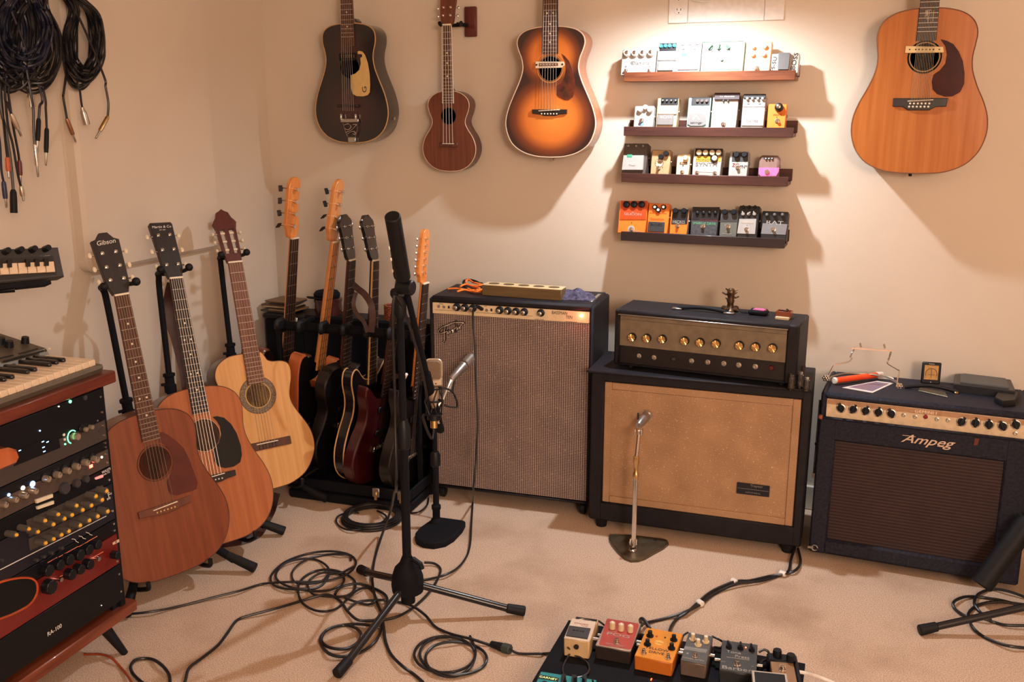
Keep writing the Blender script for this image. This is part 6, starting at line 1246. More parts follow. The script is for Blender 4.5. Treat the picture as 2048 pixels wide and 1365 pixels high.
# speaker cable pair with white ties
pa = [(1596, 1098, .01), (1601, 1125), (1590, 1142), (1565, 1150), (1520, 1163), (1475, 1168), (1430, 1188), (1400, 1210), (1370, 1225), (1330, 1238), (1295, 1246), (1278, 1252, .03)]
pb = [(1590, 1095, .01), (1582, 1120), (1574, 1146), (1540, 1153), (1500, 1162), (1470, 1164), (1425, 1183), (1396, 1206), (1375, 1225), (1355, 1238), (1342, 1255), (1338, 1270, .02)]
cable('black cable from the gold-grille cabinet ending behind the red pedal', on_floor(pa), .0044)
cable('second black cable from the gold-grille cabinet ending behind the yellow pedal', on_floor(pb), .0044)
for (x, y), w_ in (((1565, 1150), 'nearest the cabinet'), ((1468, 1166), 'in the middle'), ((1400, 1209), 'nearest the pedalboard')):
    p = onZ(x, y, .006); o = obj('cable_tie', MB().cyl((-.010, 0, 0), (.010, 0, 0), .0105, n=14, b=.002), WHITE, None, Matrix.Translation(p+V((0, 0, .004))) @ RO(-20 if x > 1500 else -40, 'Z')); o.scale = (1, .95, .8); tag(o, 'white wrap around the pair of black cables, the one '+w_, 'cable tie', 'white cable wraps')

# ------------------------------------------------------------------ pedalboard
BZ = .045; q0 = onZ(1137, 1240, BZ); T = up(q0, 1.5); t = thing('pedalboard', 'black carpeted pedalboard on the floor at the bottom of the picture', 'pedalboard', T); PB = T
obj('deck', MB().prism([(0, 0), (.62, 0), (.62, -.40), (0, -.40)], BZ*0-.014, 0, .003), BLKM, t)
for y in (-.01, -.2, -.39): obj('rail', MB().box((.01, y-.008, -.040), (.61, y+.008, -.012), .002), BLKM, t)
for x in (.01, .60): obj('side_frame', MB().box((x-.008, -.40, -.045), (x+.008, 0, -.012), .003), BLKM, t)
for x, y in ((.025, -.12), (.08, -.15)): pass
def fpedal(label, tl, tr, br, bl, h, mcase, mtop, F, hf=None, inset=.0, tilt=6):
    """floor pedal: front-left/right and back corners of its top given by rays; top height h above the deck"""
    z = BZ+h; P = [onZ(*c, z) for c in (bl, br, tr, tl)]
    w_ = ((P[1]-P[0]).length+(P[2]-P[3]).length)/2; l_ = ((P[3]-P[0]).length+(P[2]-P[1]).length)/2
    c = sum(P, V())/4; dx = (P[1]-P[0]+P[2]-P[3]); yaw = math.degrees(math.atan2(dx.y, dx.x))
    M = up((c.x, c.y, BZ+.0006), yaw); t = thing('floor_pedal', label, 'effects pedal', M, 'effects pedals on the pedalboard')
    obj('case', MB().box((-w_/2, -l_/2, 0), (w_/2, l_/2, h-.002), .003), mcase, t)
    obj('face_plate', MB().box((-w_/2+inset, -l_/2+inset, h-.004), (w_/2-inset, l_/2-inset, h), .0015), mtop, t)
    F2 = up((c.x, c.y, BZ+.0006+h), yaw); 
    # features are traced on the top plane
    tt = bpy.data.objects.new('tmp', None)
    return t, M, h, w_, l_
def ff(t, M, h, cs, F):
    # features in the pedal frame: plane z = h
    feats(t, M, cs, F, h)
    return t
c8 = (1060, 1210, 6.8267); c9 = (1040, 1180, 3.2)
ivory = mat('ivory_case', sr(208, 180, 138), .4); rdp = mat('brick_red_face', sr(176, 66, 54), .45); ylw = mat('amber_yellow', sr(226, 148, 42), .4); gph = mat('graphite_face', sr(84, 86, 88), .45); grp = mat('slate_face', sr(62, 66, 70), .45); tlp = mat('teal_case', sr(20, 148, 158), .4); tan = mat('tan_face', sr(156, 122, 90), .45, .2)
# white tuner
t, M, h, w_, l_ = fpedal('ivory tuner pedal with a black display and black pad at the left of the pedalboard', (1142, 1237), (1191, 1244), (1181, 1284), (1129.5, 1277), .052, ivory, mat('tuner_white', sr(222, 206, 190), .4), None, tilt=0)
obj('rear_case', MB().box((-w_/2+.003, l_/2, 0), (w_/2, l_/2+.030, h-.012), .002), ivory, t)
obj('display', MB().box((-w_/2+.006, l_/2+.001, h-.013), (w_/2-.003, l_/2+.028, h-.010), .001), BLK, t)
b = MB(); b.tube([((w_*.36)*math.cos(R(a_)), l_/2+.004+.016*math.sin(R(a_)), h-.0095) for a_ in range(20, 161, 14)], .0008, 5); obj('display_arc', b, STEEL, t)
ff(t, M, h, c8, [('g', [(537, 300), (828, 338), (785, 475), (490, 430)], DKG, .003, 'rubber_pad'), ('t', 700, 262, 'Chromatic', 34, mat('red_brown_ink', sr(170, 92, 70), .5), 0, 1, .0004), ('t', 745, 292, 'Tuner', 30, bpy.data.materials['red_brown_ink'], 0, 1, .0004), ('t', 660, 358, 'BOSS', 34, INK, 0, 1.6, .0034)])
obj('thumb_screw', MB().cyl((0.0, -l_/2, h*.62), (0, -l_/2-.004, h*.62), .0065, n=14), INK, t); obj('jack_socket', MB().cyl((w_/2, .01, h*.45), (w_/2+.014, .01, h*.45), .006, n=12), JK, t)
# red
t, M, h, w_, l_ = fpedal('brick red pedal with three cream knobs, second from the left on the pedalboard', (1212, 1237), (1281, 1247.5), (1263, 1304), (1194, 1291), .040, mat('dark_case', sr(52, 44, 44), .4, .2), mat('silver_rim', sr(186, 170, 160), .35, .5), None)
ff(t, M, h, c8, [('g', [(1060, 196), (1475, 262), (1485, 290), (1385, 600), (1360, 612), (955, 550), (945, 530), (1045, 210)], rdp, .001, 'face_plate')]+[('k', x, y, 42, kc, .018, 'cyl', kw) for x, y in ((1125, 262), (1245, 285), (1372, 305))]+[('t', 1205, 418, 'POG', 70, wp, 0, 1.7, .0012), ('t', 1130, 368, 'micro', 20, wp, 0, 1.5, .0012), ('t', 1160, 545, 'electro-harmonix', 26, wp, 0, 1.05, .0012), ('t', 1160, 570, 'POLYPHONIC OCTAVE GENERATOR', 9, wp, 0, 1, .0012), ('l', 1228, 362, RL), ('s', 1182, 500)])
for s in (-1, 1): obj('jack_socket', MB().cyl((s*w_/2, 0.01, h*.5), (s*(w_/2+.012), .01, h*.5), .0055, n=12), JK, t)
# yellow
t, M, h, w_, l_ = fpedal('amber yellow drive pedal with four black knobs and two switches', (1291, 1255), (1363.5, 1269), (1347.5, 1327), (1272, 1313), .040, mat('amber_case', sr(196, 112, 40), .4), ylw, None)
ff(t, M, h, c8, [('k', x, y, 50, kb, .015, 'skirt') for x, y in ((1640, 375), (1605, 490), (1965, 430), (1935, 545))]+[('s', 1553, 640, .0058), ('s', 1885, 710, .0058), ('t', 1735, 610, 'YELLOW', 58, INK, 0, 1.05, .0004), ('t', 1725, 660, 'DRIVE', 58, INK, 0, 1.0, .0004), ('c', 1762, 522, 62, mat('pale_yellow', sr(240, 190, 96), .4), .0005), ('t', 1762, 524, 'Tubby', 24, mat('ochre_ink', sr(190, 110, 30), .5), 0, 1.4, .0008), ('l', 1730, 440, RL, .0025), ('l', 1845, 456, INK, .0025)])
for s in (-1, 1): obj('jack_socket', MB().cyl((s*w_/2, 0.01, h*.5), (s*(w_/2+.012), .01, h*.5), .0055, n=12), JK, t)
# grey
t, M, h, w_, l_ = fpedal('narrow graphite pedal with three cream knobs, between the yellow and slate pedals', (1375, 1265), (1425, 1274), (1413.5, 1330), (1363.5, 1322), .042, mat('warm_grey_case', sr(112, 98, 90), .4, .2), gph, None)
ff(t, M, h, c9, [('k', x, y, 23, kc, .016, 'skirt', kw) for x, y in ((1107, 292), (1190, 308), (1140, 328))]+[('g', [(1055, 362), (1200, 385), (1192, 408), (1048, 384)], mat('grey_stripe', sr(128, 132, 132), .5), .0006), ('t', 1128, 385, 'LIGHTSPEED', 17, wp, 0, 1.1, .0012), ('t', 1110, 446, 'GREER AMPS', 15, wp, 0, 1.2, .0008), ('s', 1120, 418), ('c', 1072, 410, 7, lg)])
for s in (-1, 1): obj('jack_socket', MB().cyl((s*w_/2, 0.01, h*.5), (s*(w_/2+.012), .01, h*.5), .0055, n=12), JK, t)
# slate
t, M, h, w_, l_ = fpedal('slate grey pedal with white handwriting and three black pointer knobs', (1446, 1281), (1518, 1291), (1510, 1350), (1437, 1340), .036, mat('slate_case', sr(50, 52, 56), .4), grp, None)
ff(t, M, h, c9, [('k', x, y, 22, kb, .015, 'point') for x, y in ((1338, 345), (1412, 352), (1484, 364))]+[('t', 1368, 402, 'Tone', 32, wp, 0, 1, .0004), ('t', 1422, 432, 'Press', 32, wp, 0, 1, .0004), ('r', 1322, 441, 1470, 443, wp, .0004, 'underline'), ('t', 1388, 508, 'Barber', 40, wp, 0, 1.3, .0004), ('t', 1300, 461, 'OUT', 10, wp, 0, 1, .0004), ('t', 1487, 492, 'IN', 10, wp, 0, 1, .0004), ('l', 1445, 373, mat('lit_red_led', sr(255, 90, 70), .3, emit=(1, .12, .05, 1), es=6), .002), ('s', 1390, 470, .0075)])
for s in (-1, 1): obj('jack_socket', MB().cyl((s*w_/2, 0.0, h*.5), (s*(w_/2+.014), .0, h*.5), .0055, n=12), JK, t)
# tan with bracket
t, M, h, w_, l_ = fpedal('tan pedal behind a black knob guard at the right end of the pedalboard', (1547, 1322), (1593, 1327), (1590, 1372), (1540, 1368), .034, mat('bronze_case', sr(120, 92, 70), .4, .2), tan, None)
ff(t, M, h, c9, [('s', 1680, 505, .007), ('c', 1680, 492, 22, mat('pale_tan', sr(190, 156, 120), .4), .0006)])
obj('knob_guard', MB().box((-w_/2-.006, l_/2-.006, 0), (w_/2+.004, l_/2+.030, h+.004), .004).box((w_/2+.0, -l_/2, 0), (w_/2+.010, l_/2+.03, h+.004), .003), BLK, t)
for x, y in ((1648, 385), (1735, 415)): q = fp(M, 1040+x/3.2, 1180+y/3.2, h+.02); knob(t, q.x, q.y, .011, .016, BLK, None, h+.004, None, 'cyl')
# front row pieces cut by the frame
t, M, h, w_, l_ = fpedal('dark pedal with a pale rounded rim cut off by the bottom right of the frame', (1510, 1342), (1582, 1350), (1573, 1395), (1500, 1388), .058, DKG, mat('pale_rim', sr(190, 182, 172), .4), None)
obj('rubber_pad', MB().box((-w_/2+.006, -l_/2, h), (w_/2-.006, l_/2-.007, h+.001), .001), BLK, t)
t, M, h, w_, l_ = fpedal('teal multi-effects pedal with a lit name display at bottom left of the pedalboard', (1077, 1343), (1190, 1361), (1178, 1420), (1062, 1402), .050, tlp, tlp, None)
ff(t, M, h, c8, [('g', [(120, 958), (395, 1008), (385, 1052), (108, 1010)], INK, .001, 'display'), ('t', 248, 1004, 'CARNEY', 44, mat('display_letters', sr(210, 235, 150), .4, emit=(.6, .8, .3, 1), es=.9), -3, 1.1, .0014)]+[('g', [(x, 985+k*8), (x+62, 993+k*8), (x+52, 1110), (x-10, 1100)], BLK, .008, 'black_bar') for k, x in enumerate((430, 575, 715))]+[('k', x, y, 26, kb, .020, 'point', ) for x, y in ((480, 1000), (615, 1012), (735, 1028), (860, 1048))]+[('k', 200, 1065, 42, kb, .014, 'dome')])
# patch leads
def lead(label, P, r=.0028, mt=None): cable(label, P, r, mt, name='patch_cable')
Z = lambda x, y, z: onZ(x, y, BZ+z)
lead('short black patch lead looping on the pedalboard in front of the ivory tuner', [Z(*crop(*c8, [p])[0], z) for p, z in (((520, 590), .03), ((560, 640), .012), ((500, 740), .005), ((450, 860), .005), ((470, 960), .006), ((620, 1000), .006), ((760, 960), .006), ((812, 880), .006), ((770, 780), .006), ((680, 720), .006), ((600, 690), .006))], .0024, mat('glossy_lead', (.03, .03, .035, 1), .25))
lead('short black lead between the ivory tuner and the brick red pedal', [Z(*crop(*c8, [p])[0], z) for p, z in (((885, 215), .03), ((940, 228), .03), ((1000, 270), .028), ((1030, 300), .02))], .0026)
lead('black lead curling behind the graphite pedal', [Z(*crop(*c9, [p])[0], z) for p, z in (((1035, 330), .02), ((1045, 295), .03), ((1075, 275), .03))], .0026)
lead('black lead running between the graphite and slate pedals', [Z(*crop(*c9, [p])[0], z) for p, z in (((1230, 300), .03), ((1270, 318), .03), ((1300, 340), .02), ((1285, 372), .012), ((1240, 370), .012), ((1232, 410), .014))], .0028)
lead('black lead curling between the slate pedal and the tan pedal', [Z(*crop(*c9, [p])[0], z) for p, z in (((1530, 400), .03), ((1560, 385), .034), ((1590, 400), .03), ((1590, 440), .02), ((1550, 460), .014), ((1535, 490), .014))], .0032)
lead('black angled plug lead rising behind the yellow pedal', [Z(1283, 1252, .005), Z(1281, 1240, .035), Z(1287, 1240, .045), Z(1297, 1254, .04), Z(1302, 1262, .035)], .0050)
lead('white cable leaving the right end of the pedalboard', [Z(*crop(*c9, [p])[0], z) for p, z in (((1775, 525), .018), ((1830, 535), .01), ((1880, 548), -.02), ((1940, 570), -.035), ((2010, 600), -.040), ((2080, 640), -.041))], .0044, WHITE)
p = Z(1302.5, 1360.5, .001); o = obj('power_light', MB().box((-.0012, -.004, 0), (.0012, .004, .002)), mat('red_glow', sr(255, 60, 30), .3, emit=(1, .1, .03, 1), es=5), bpy.data.objects['pedalboard'], PB.inverted() @ Matrix.Translation(p))
# ------------------------------------------------------------------ rack cabinet at the left
FX = -1.775; RT = face((FX, 1.797, 0), 93.5); O = RT
k3 = (0, 660, 3.7925); k4 = (0, 960, 3.37)
RW = wood('red_brown_board', sr(84, 34, 26), sr(116, 54, 38), .35, .3, (3, 40, 3)); RWO = wood('orange_brown_board', sr(100, 46, 30), sr(126, 64, 42), .35, .3, (3, 40, 3))
bt_ = fp(RT, 273, 1200).y; tt_ = fp(RT, 229.5, 747).y
t = thing('rack_cabinet', 'low equipment rack cabinet with red-brown boards and tapered black legs at the left edge', 'cabinet', RT)
WD = .56; DP = .52
obj('bottom_board', MB().box((-WD, bt_-.030, -DP), (0, bt_, .0), .003), RWO, t)
obj('top_board', MB().box((-WD, tt_-.022, -DP), (0.002, tt_+.008, .004), .003), RW, t)
xr = (fp(RT, 255, 1165).x+fp(RT, 215, 775).x)/2
for x in (xr, -WD+.02+.018): obj('side_panel', MB().box((x-.018, bt_, -DP+.01), (x, tt_-.022, -.012), .001), BLKM, t)
obj('back_panel', MB().box((-WD+.02, bt_, -DP+.01), (xr, tt_-.022, -DP+.02)), BLKM, t)
for x in (xr-.028, -WD+.05): obj('rack_rail', MB().box((x-.012, bt_, -.030), (x+.010, tt_-.022, -.020)), BLK, t)
ft = RT.inverted() @ onZ(250, 1308, 0); ft.z = min(ft.z, -.0)
for (fx, fz, tx, tz) in ((ft.x, ft.z, ft.x-.035, ft.z-.04), (-WD+.02, ft.z, -WD+.06, ft.z-.04), (ft.x, -DP+.02, ft.x-.035, -DP+.06), (-WD+.02, -DP+.02, -WD+.06, -DP+.06)):
    obj('leg', MB().cyl((tx, bt_-.030, tz), (fx, 0.0, fz), .017, .009, 14), BLK, t)
XL_ = -WD+.045; XR_ = xr-.020
def unit(label, y0px, y1px, mt, F=(), cs=k3, zf=.0, ears=True, name='rack_unit'):
    ya = fp(RT, 213+(y0px-762)*.1, y0px).y; yb = fp(RT, 213+(y1px-762)*.1, y1px).y
    t = thing(name, label, 'audio equipment', RT @ TR(0, yb, 0)); M = t.matrix_world.copy(); M = RT @ TR(0, yb, 0)
    h = ya-yb-.0012
    obj('face_plate', MB().box((XL_, 0, -.006), (XR_, h, zf), .0008), mt, t)
    obj('chassis', MB().box((XL_+.02, .002, -.26), (XR_-.02, h-.001, -.006)), DKG, t)
    for y in (h*.25, h*.75): obj('rack_screw', MB().cyl((XR_-.008, y, zf-.0005), (XR_-.008, y, zf+.002), .003, n=8), CHR, t)
    feats(t, M, cs, F, zf); return t, M, h
BU = mat('rack_black', (.004, .005, .008, 1), .45, spec=.25); GU = mat('rack_grey', sr(74, 66, 64), .45, .3); NU = mat('rack_navy', sr(18, 20, 36), .4); RU = mat('rack_red', sr(122, 30, 26), .3, .4, coat=.5)
glowB = mat('blue_led', sr(120, 170, 255), .3, emit=(.25, .5, 1, 1), es=7); glowG = mat('green_led', sr(120, 255, 170), .3, emit=(.15, 1, .4, 1), es=3.2); glowR = mat('red_led_lit', sr(255, 90, 80), .3, emit=(1, .12, .08, 1), es=6); glowW = mat('white_led', sr(255, 240, 210), .3, emit=(1, .85, .6, 1), es=3)
SK = mat('silver_knob', sr(190, 176, 160), .3, .7); YK = mat('yellow_knob_cap', sr(236, 182, 60), .4); GK = mat('grey_knob', sr(84, 80, 74), .5)
unit('blank-fronted black rack unit with one green light, topmost in the rack', 772, 834, BU, [('c', 530, 545, 9, glowG, .002, 'indicator'), ('c', 443, 582, 4, glowW, .002, 'indicator'), ('c', 300, 766, 4, glowB, .002, 'indicator'), ('r', 523, 496, 562, 520, GU, .003, 'button'), ('c', 640, 515, 14, DKG, .004, 'knob')])
t, M, h = unit('grey recording interface with a glowing green ring around its knob', 835, 874, GU, [('g', [(85, 925), (440, 800), (455, 895), (105, 1035)], BU, .0012, 'display'), ('k', 588, 812, 20, SK, .016), ('k', 655, 757, 13, SK, .010), ('k', 700, 740, 13, SK, .010), ('k', 625, 752, 22, BLK, .004), ('c', 482, 797, 8, WHITE, .002, 'button'), ('c', 488, 832, 7, WHITE, .002, 'button'), ('c', 492, 868, 5, glowG, .002, 'button'), ('c', 740, 690, 5, SK), ('c', 752, 770, 6, DKG)]+[('r', x-10, y-4, x+10, y+4, glowB, .0018, 'indicator') for x, y in ((322, 849), (358, 851), (327, 892), (333, 923), (112, 946), (147, 916))])
p = fp(M, 545/3.7925, 660+812/3.7925, 0); s = pxm(M, 144, 874)/3.7925
obj('light_ring', MB().tube([(p.x+34*s*math.cos(R(a)), p.y+36*s*math.sin(R(a)), .0012) for a in range(40, 251, 12)], .0013, 6), glowG, t)
unit('plain black vent panel between the interface and the silver-knob unit', 875, 892, BU)
t, M, h = unit('grey rack unit with a row of silver knobs and blue and red lights', 893, 927, mat('rack_warm_grey', sr(84, 72, 66), .45, .3), [('k', x, y, 19, SK, .017, 'cyl', None, INK) for x, y in ((365, 1133), (448, 1102), (520, 1072), (590, 1040), (660, 1010), (732, 985), (120, 1290), (195, 1258), (268, 1225), (40, 1330))]+[('k', x, y, 26, BLK, .003) for x, y in ((340, 1125), (420, 1094), (492, 1062), (564, 1030), (634, 1000), (704, 975))]+[('r', 676, 1024, 702, 1048, glowR, .002, 'indicator'), ('c', 245, 1170, 17, glowB, .002, 'indicator'), ('c', 172, 1200, 13, glowW, .002, 'indicator'), ('c', 65, 1252, 9, glowB, .002, 'indicator'), ('c', 770, 967, 6, glowW, .002, 'indicator')])
unit('black rack unit with two white rocker bars and a pink button', 928, 961, BU, [('g', [(262, 1288), (388, 1245), (390, 1270), (268, 1316)], CREAM, .005, 'rocker_switch'), ('g', [(270, 1342), (396, 1296), (398, 1320), (275, 1362)], CREAM, .005, 'rocker_switch'), ('g', [(718, 1122), (772, 1100), (774, 1118), (720, 1136)], mat('pink_button', sr(240, 150, 150), .4, emit=(1, .25, .2, 1), es=.8), .004, 'button'), ('t', 806, 1070, 'WA273', 15, WINK, 0, 1), ('t', 806, 1092, 'DUAL PRE', 9, WINK, 0, 1), ('k', 500, 1205, 34, DKG, .010, 'cyl'), ('k', 590, 1168, 24, DKG, .010), ('k', 660, 1135, 20, DKG, .010)])
F = []
yk = [(705, 75), (632, 110), (675, 134), (602, 172), (502, 173), (543, 202), (471, 236), (378, 232), (420, 261), (290, 274), (346, 299), (180, 330), (241, 349), (96, 370), (712, 212), (645, 245), (588, 273), (526, 306), (450, 345), (400, 370), (347, 398), (293, 425)]
F += [('g', [(175, 275), (690, 35), (700, 150), (195, 385)], GU, .001, 'sub_plate'), ('g', [(190, 400), (640, 185), (645, 265), (200, 480)], GU, .001, 'sub_plate')]
F += [('k', x, y, 17, GK, .026, 'cyl', YK, INK) for x, y in yk]
F += [('t', 735, 105, 'F', 26, WINK, 10, 1), ('t', 733, 128, 'BAE', 10, WINK, 0, 1)]
unit('navy rack unit crowded with yellow-capped grey knobs', 962, 1032, NU, F, k4)
sq = [[(485, 400), (505, 402), (512, 415), (530, 425)], [(532, 380), (552, 385), (560, 395), (578, 400)], [(580, 355), (600, 362), (606, 370), (622, 375)]]
t, M, h = unit('black rack unit with small white squiggles and a pale top stripe', 1033, 1060, BU, [('g', [(0, 605), (715, 243), (715, 247), (0, 610)], WINK, .0012, 'stripe')]+[('k', x, y, 9, DKG, .010) for x, y in ((15, 545), (250, 545), (300, 520), (350, 496), (420, 462))], k4)
for st in sq: obj('marking', MB().tube([fp(M, x/3.37, 960+y/3.37, .001) for x, y in st], .0008, 5), WINK, t)
t, M, h = unit('glossy red rack unit with a large oval meter window and black knobs', 1061, 1121, RU, [('k', x, y, r_, BLK, .020, 'flute') for x, y, r_ in ((330, 612, 30), (405, 575, 27), (470, 540, 27), (540, 508, 27), (600, 472, 25), (660, 440, 22), (345, 725, 36), (485, 640, 26), (545, 605, 24), (607, 572, 24), (790, 510, 18))]+[('k', 410, 675, 12, CHR, .014), ('k', 665, 535, 11, CHR, .012), ('g', [(758, 425), (800, 402), (802, 420), (760, 440)], mat('cream_badge', sr(220, 190, 160), .5), .001, 'badge')]+[('g', [(a, b_), (a+65, b_-36), (a+65, b_-32), (a, b_+4)], mat('orange_line', sr(240, 140, 100), .4), .0008, 'panel_line') for a, b_ in ((320, 558), (395, 520), (460, 484), (530, 450), (590, 415), (390, 660), (460, 612), (520, 580), (580, 548), (630, 520))], k4)
mo = [(-110, 745), (-30, 700), (60, 672), (150, 660), (210, 668), (240, 700), (243, 750), (225, 800), (180, 850), (90, 900), (0, 935), (-60, 950), (-120, 960)]
P = [fp(M, x/3.37, 960+y/3.37, 0) for x, y in mo]; P = [V((max(p.x, XL_+.01), p.y, 0)) for p in P]
obj('meter_window', MB().prism([(p.x, p.y) for p in smooth(P, 3, True)], -.001, .003), BU, t); obj('meter_rim', MB().tube([V((p.x, p.y, .003)) for p in smooth(P, 4, True)], .0028, 6, True), mat('copper_rim', sr(230, 110, 64), .2, .7), t)
unit('large plain black power amplifier at the bottom of the rack', 1122, 1192, BU, [('t', 368, 1015, 'RA-100', 22, WINK, 0, 1), ('l', 682, 848, glowW, .0012), ('l', 788, 550, SK, .003)], k4)
# ------------------------------------------------------------------ keyboard synthesizer on the rack
ztop = tt_+.0085; KO = V((-1.790, 1.772, ztop)); K = up(KO, 93.5); t = thing('keyboard_synthesizer', 'grey keyboard synthesizer with white keys on top of the rack cabinet', 'synthesizer', K)
OLV = mat('olive_grey_panel', sr(104, 96, 84), .45, .4)
LW = .50; 
b = MB(); prof = [(0, 0), (.385, 0), (.395, .094), (.165, .048), (.155, .030), (.03, .022), (-.004, .020), (-.006, .012)]
b.T = Matrix(((0, 0, 1, 0), (1, 0, 0, 0), (0, 1, 0, 0), (0, 0, 0, 1))); b.prism(prof, -LW, 0, .0)
obj('case', b, OLV, t)
kw_ = .0226; wk = mat('white_key', sr(222, 202, 176), .3)
for i in range(20):
    o = obj('white_key', MB().box((-.012-kw_*(i+1)+.0006, .004, .020), (-.012-kw_*i-.0006, .150, .0355), .0015), wk, t)
    if i % 7 in (1, 2, 3, 5, 6): x = -.012-kw_*(i+1); obj('black_key', MB().box((x-.0058, .055, .034), (x+.0058, .150, .0455), .003), mat('ebony_key', (.012, .012, .014, 1), .25), t)
TP = K @ Matrix(((1, 0, 0, 0), (0, 1, 0, .165), (0, 0, 1, .048), (0, 0, 0, 1))) @ RO(math.degrees(math.atan2(.046, .230)), 'X')
pn = obj('control_panel', MB().box((-LW+.004, .0, .0), (-.004, .228, .0015), .0005), mat('olive_dark_panel', sr(92, 84, 74), .4, .4), t, K.inverted() @ TP)
def onpanel(x, y): p = fp(TP, x/3.7925, 660+y/3.7925, .0015); return TR(p.x, p.y, .0015)
for x, y, r_ in ((190, 100, .010), (68, 130, .011), (5, 105, .011), (-60, 130, .011)): 
    p = onpanel(x, y); obj('knob', MB().lathe([(r_, 0), (r_*.85, .016), (0, .016)], n=16), BLK, pn, p)
for x0, y0_, x1_, y1_ in ((30, 240, 330, 160), (145, 185, 285, 145), (-20, 222, 100, 195)):
    a, c = onpanel(x0, y0_).translation, onpanel(x1_, y1_).translation; obj('slot', MB().tube([a, c], .0028, 4), INK, pn)
for x, y in ((155, 57), (372, 142)): obj('screw', MB().cyl((0, 0, -.001), (0, 0, .0015), .004, n=10), CREAM, pn, onpanel(x, y))
# ------------------------------------------------------------------ small synthesizer above, on a post
k2 = (0, 420, 3.1016); T = face(onX(129, 555, -1.95), 72, 18); T0 = T
t = thing('small_synthesizer', 'small black synthesizer with cream mini keys on a shelf arm at the left edge', 'synthesizer', T)
q = [fp(T, x, y, 0) for x, y in crop(*k2, [(-260, 262), (0, 245), (362, 232), (400, 415), (0, 455), (-260, 480)])]
obj('case', MB().prism([(p.x, p.y) for p in q], -.045, 0, .003), DKG, t)
q = [fp(T, x, y, .001) for x, y in crop(*k2, [(-258, 310), (0, 300), (330, 285), (352, 400), (0, 435), (-258, 462)])]
obj('key_bed', MB().prism([(p.x, p.y) for p in q], -.001, .0015), INK, t)
for i in range(9):
    x1_ = 343-i*57; q = [fp(T, x, y, .006) for x, y in crop(*k2, [(x1_-54-6, 322+i*2.5), (x1_-6-4, 320+i*2.4), (x1_, 385+i*3), (x1_-54, 388+i*3)])]
    obj('white_key', MB().prism([(p.x, p.y) for p in q], .001, .007, .001), wk, t)
    if i in (1, 2, 3, 5, 6):
        q = [fp(T, x, y, .010) for x, y in crop(*k2, [(x1_-14, 300+i*2), (x1_+14, 299+i*2), (x1_+16, 345+i*2.5), (x1_-12, 346+i*2.5)])]; obj('black_key', MB().prism([(p.x, p.y) for p in q], .004, .013, .001), bpy.data.materials['ebony_key'], t)
for x, y in ((278, 245), (195, 250), (113, 256), (30, 262), (-55, 268)):
    p = fp(T, x/3.1016, 420+y/3.1016, 0); obj('knob', MB().lathe([(.0085, 0), (.007, .024), (0, .024)], n=14), BLK, t, TR(p.x, p.y, 0))
p = fp(T, 265/3.1016, 420+290/3.1016, 0); text('synthesizer', .008, t, lg, p.x, p.y, .0005, 1, 0)
q = [fp(T, x, y, -.01) for x, y in crop(*k2, [(-260, 490), (0, 462), (322, 428), (318, 445), (0, 470), (-260, 505)])]
c = T @ V((-.12, fp(T, 60, 562).y-.004, -.03))
t = thing('keyboard_stand', 'black post and tray holding the small synthesizer over the rack, at the left edge', 'stand', up((c.x, c.y, 0), 93.5-21))
ti = t.matrix_world.inverted(); a = [ti @ (T @ V((x, fp(T, x_, y_).y+.000, z))) for x, x_, y_, z in ((-.30, 0, 566, -.044), (-.30, 0, 566, -.004), (fp(T, 103, 562).x, 100, 560, -.004), (fp(T, 103, 562).x, 100, 560, -.044))]
zt_ = min(p.z for p in a)
zt_ = ti @ (T @ V((0, fp(T, 60, 562).y-.004, -.0))); 
b = MB(); nn = [(p.x, p.y, p.z) for p in a]; up_ = ti.to_3x3() @ V(T.col[1][:3]); dn = [tuple(V(p)-up_*.010) for p in nn]
b.add(nn+dn, [(0, 1, 2, 3), (7, 6, 5, 4), (0, 4, 5, 1), (1, 5, 6, 2), (2, 6, 7, 3), (3, 7, 4, 0)]); obj('tray', b, BLKM, t)
pb = ti @ at(-9, 680, ((KO-CC).dot(CF))+.02); pb = ti @ V((-2.245, 1.46, ztop)); pt_ = V(a[0])*.45+V(a[3])*.55
obj('post', MB().cyl((pb.x, pb.y, pb.z), (pb.x, pb.y, pt_.z+.01), .010, n=12), BLK, t); obj('arm', MB().cyl((pb.x, pb.y, pt_.z-.005), tuple(V(a[0])*.3+V(a[3])*.3+V(a[2])*.4+V((0, 0, -.01))), .008, n=10), BLK, t)
obj('base_plate', MB().box((pb.x-.05, pb.y-.05, ztop+.0), (pb.x+.05, pb.y+.05, ztop+.006), .002), BLK, t)
# wooden hook in front of the rack
p = fp(RT, 8, 905, .0); T = RT @ TR(p.x, p.y, .0015)
t = thing('wooden_hook', 'orange wooden hook at the left edge in front of the grey interface', 'hook', T)
obj('hook', MB().prism([(-.09, -.022), (.0, -.024), (.012, -.012), (.008, .006), (-.012, .018), (-.09, .03)], .0, .030, .005), ORB, t)
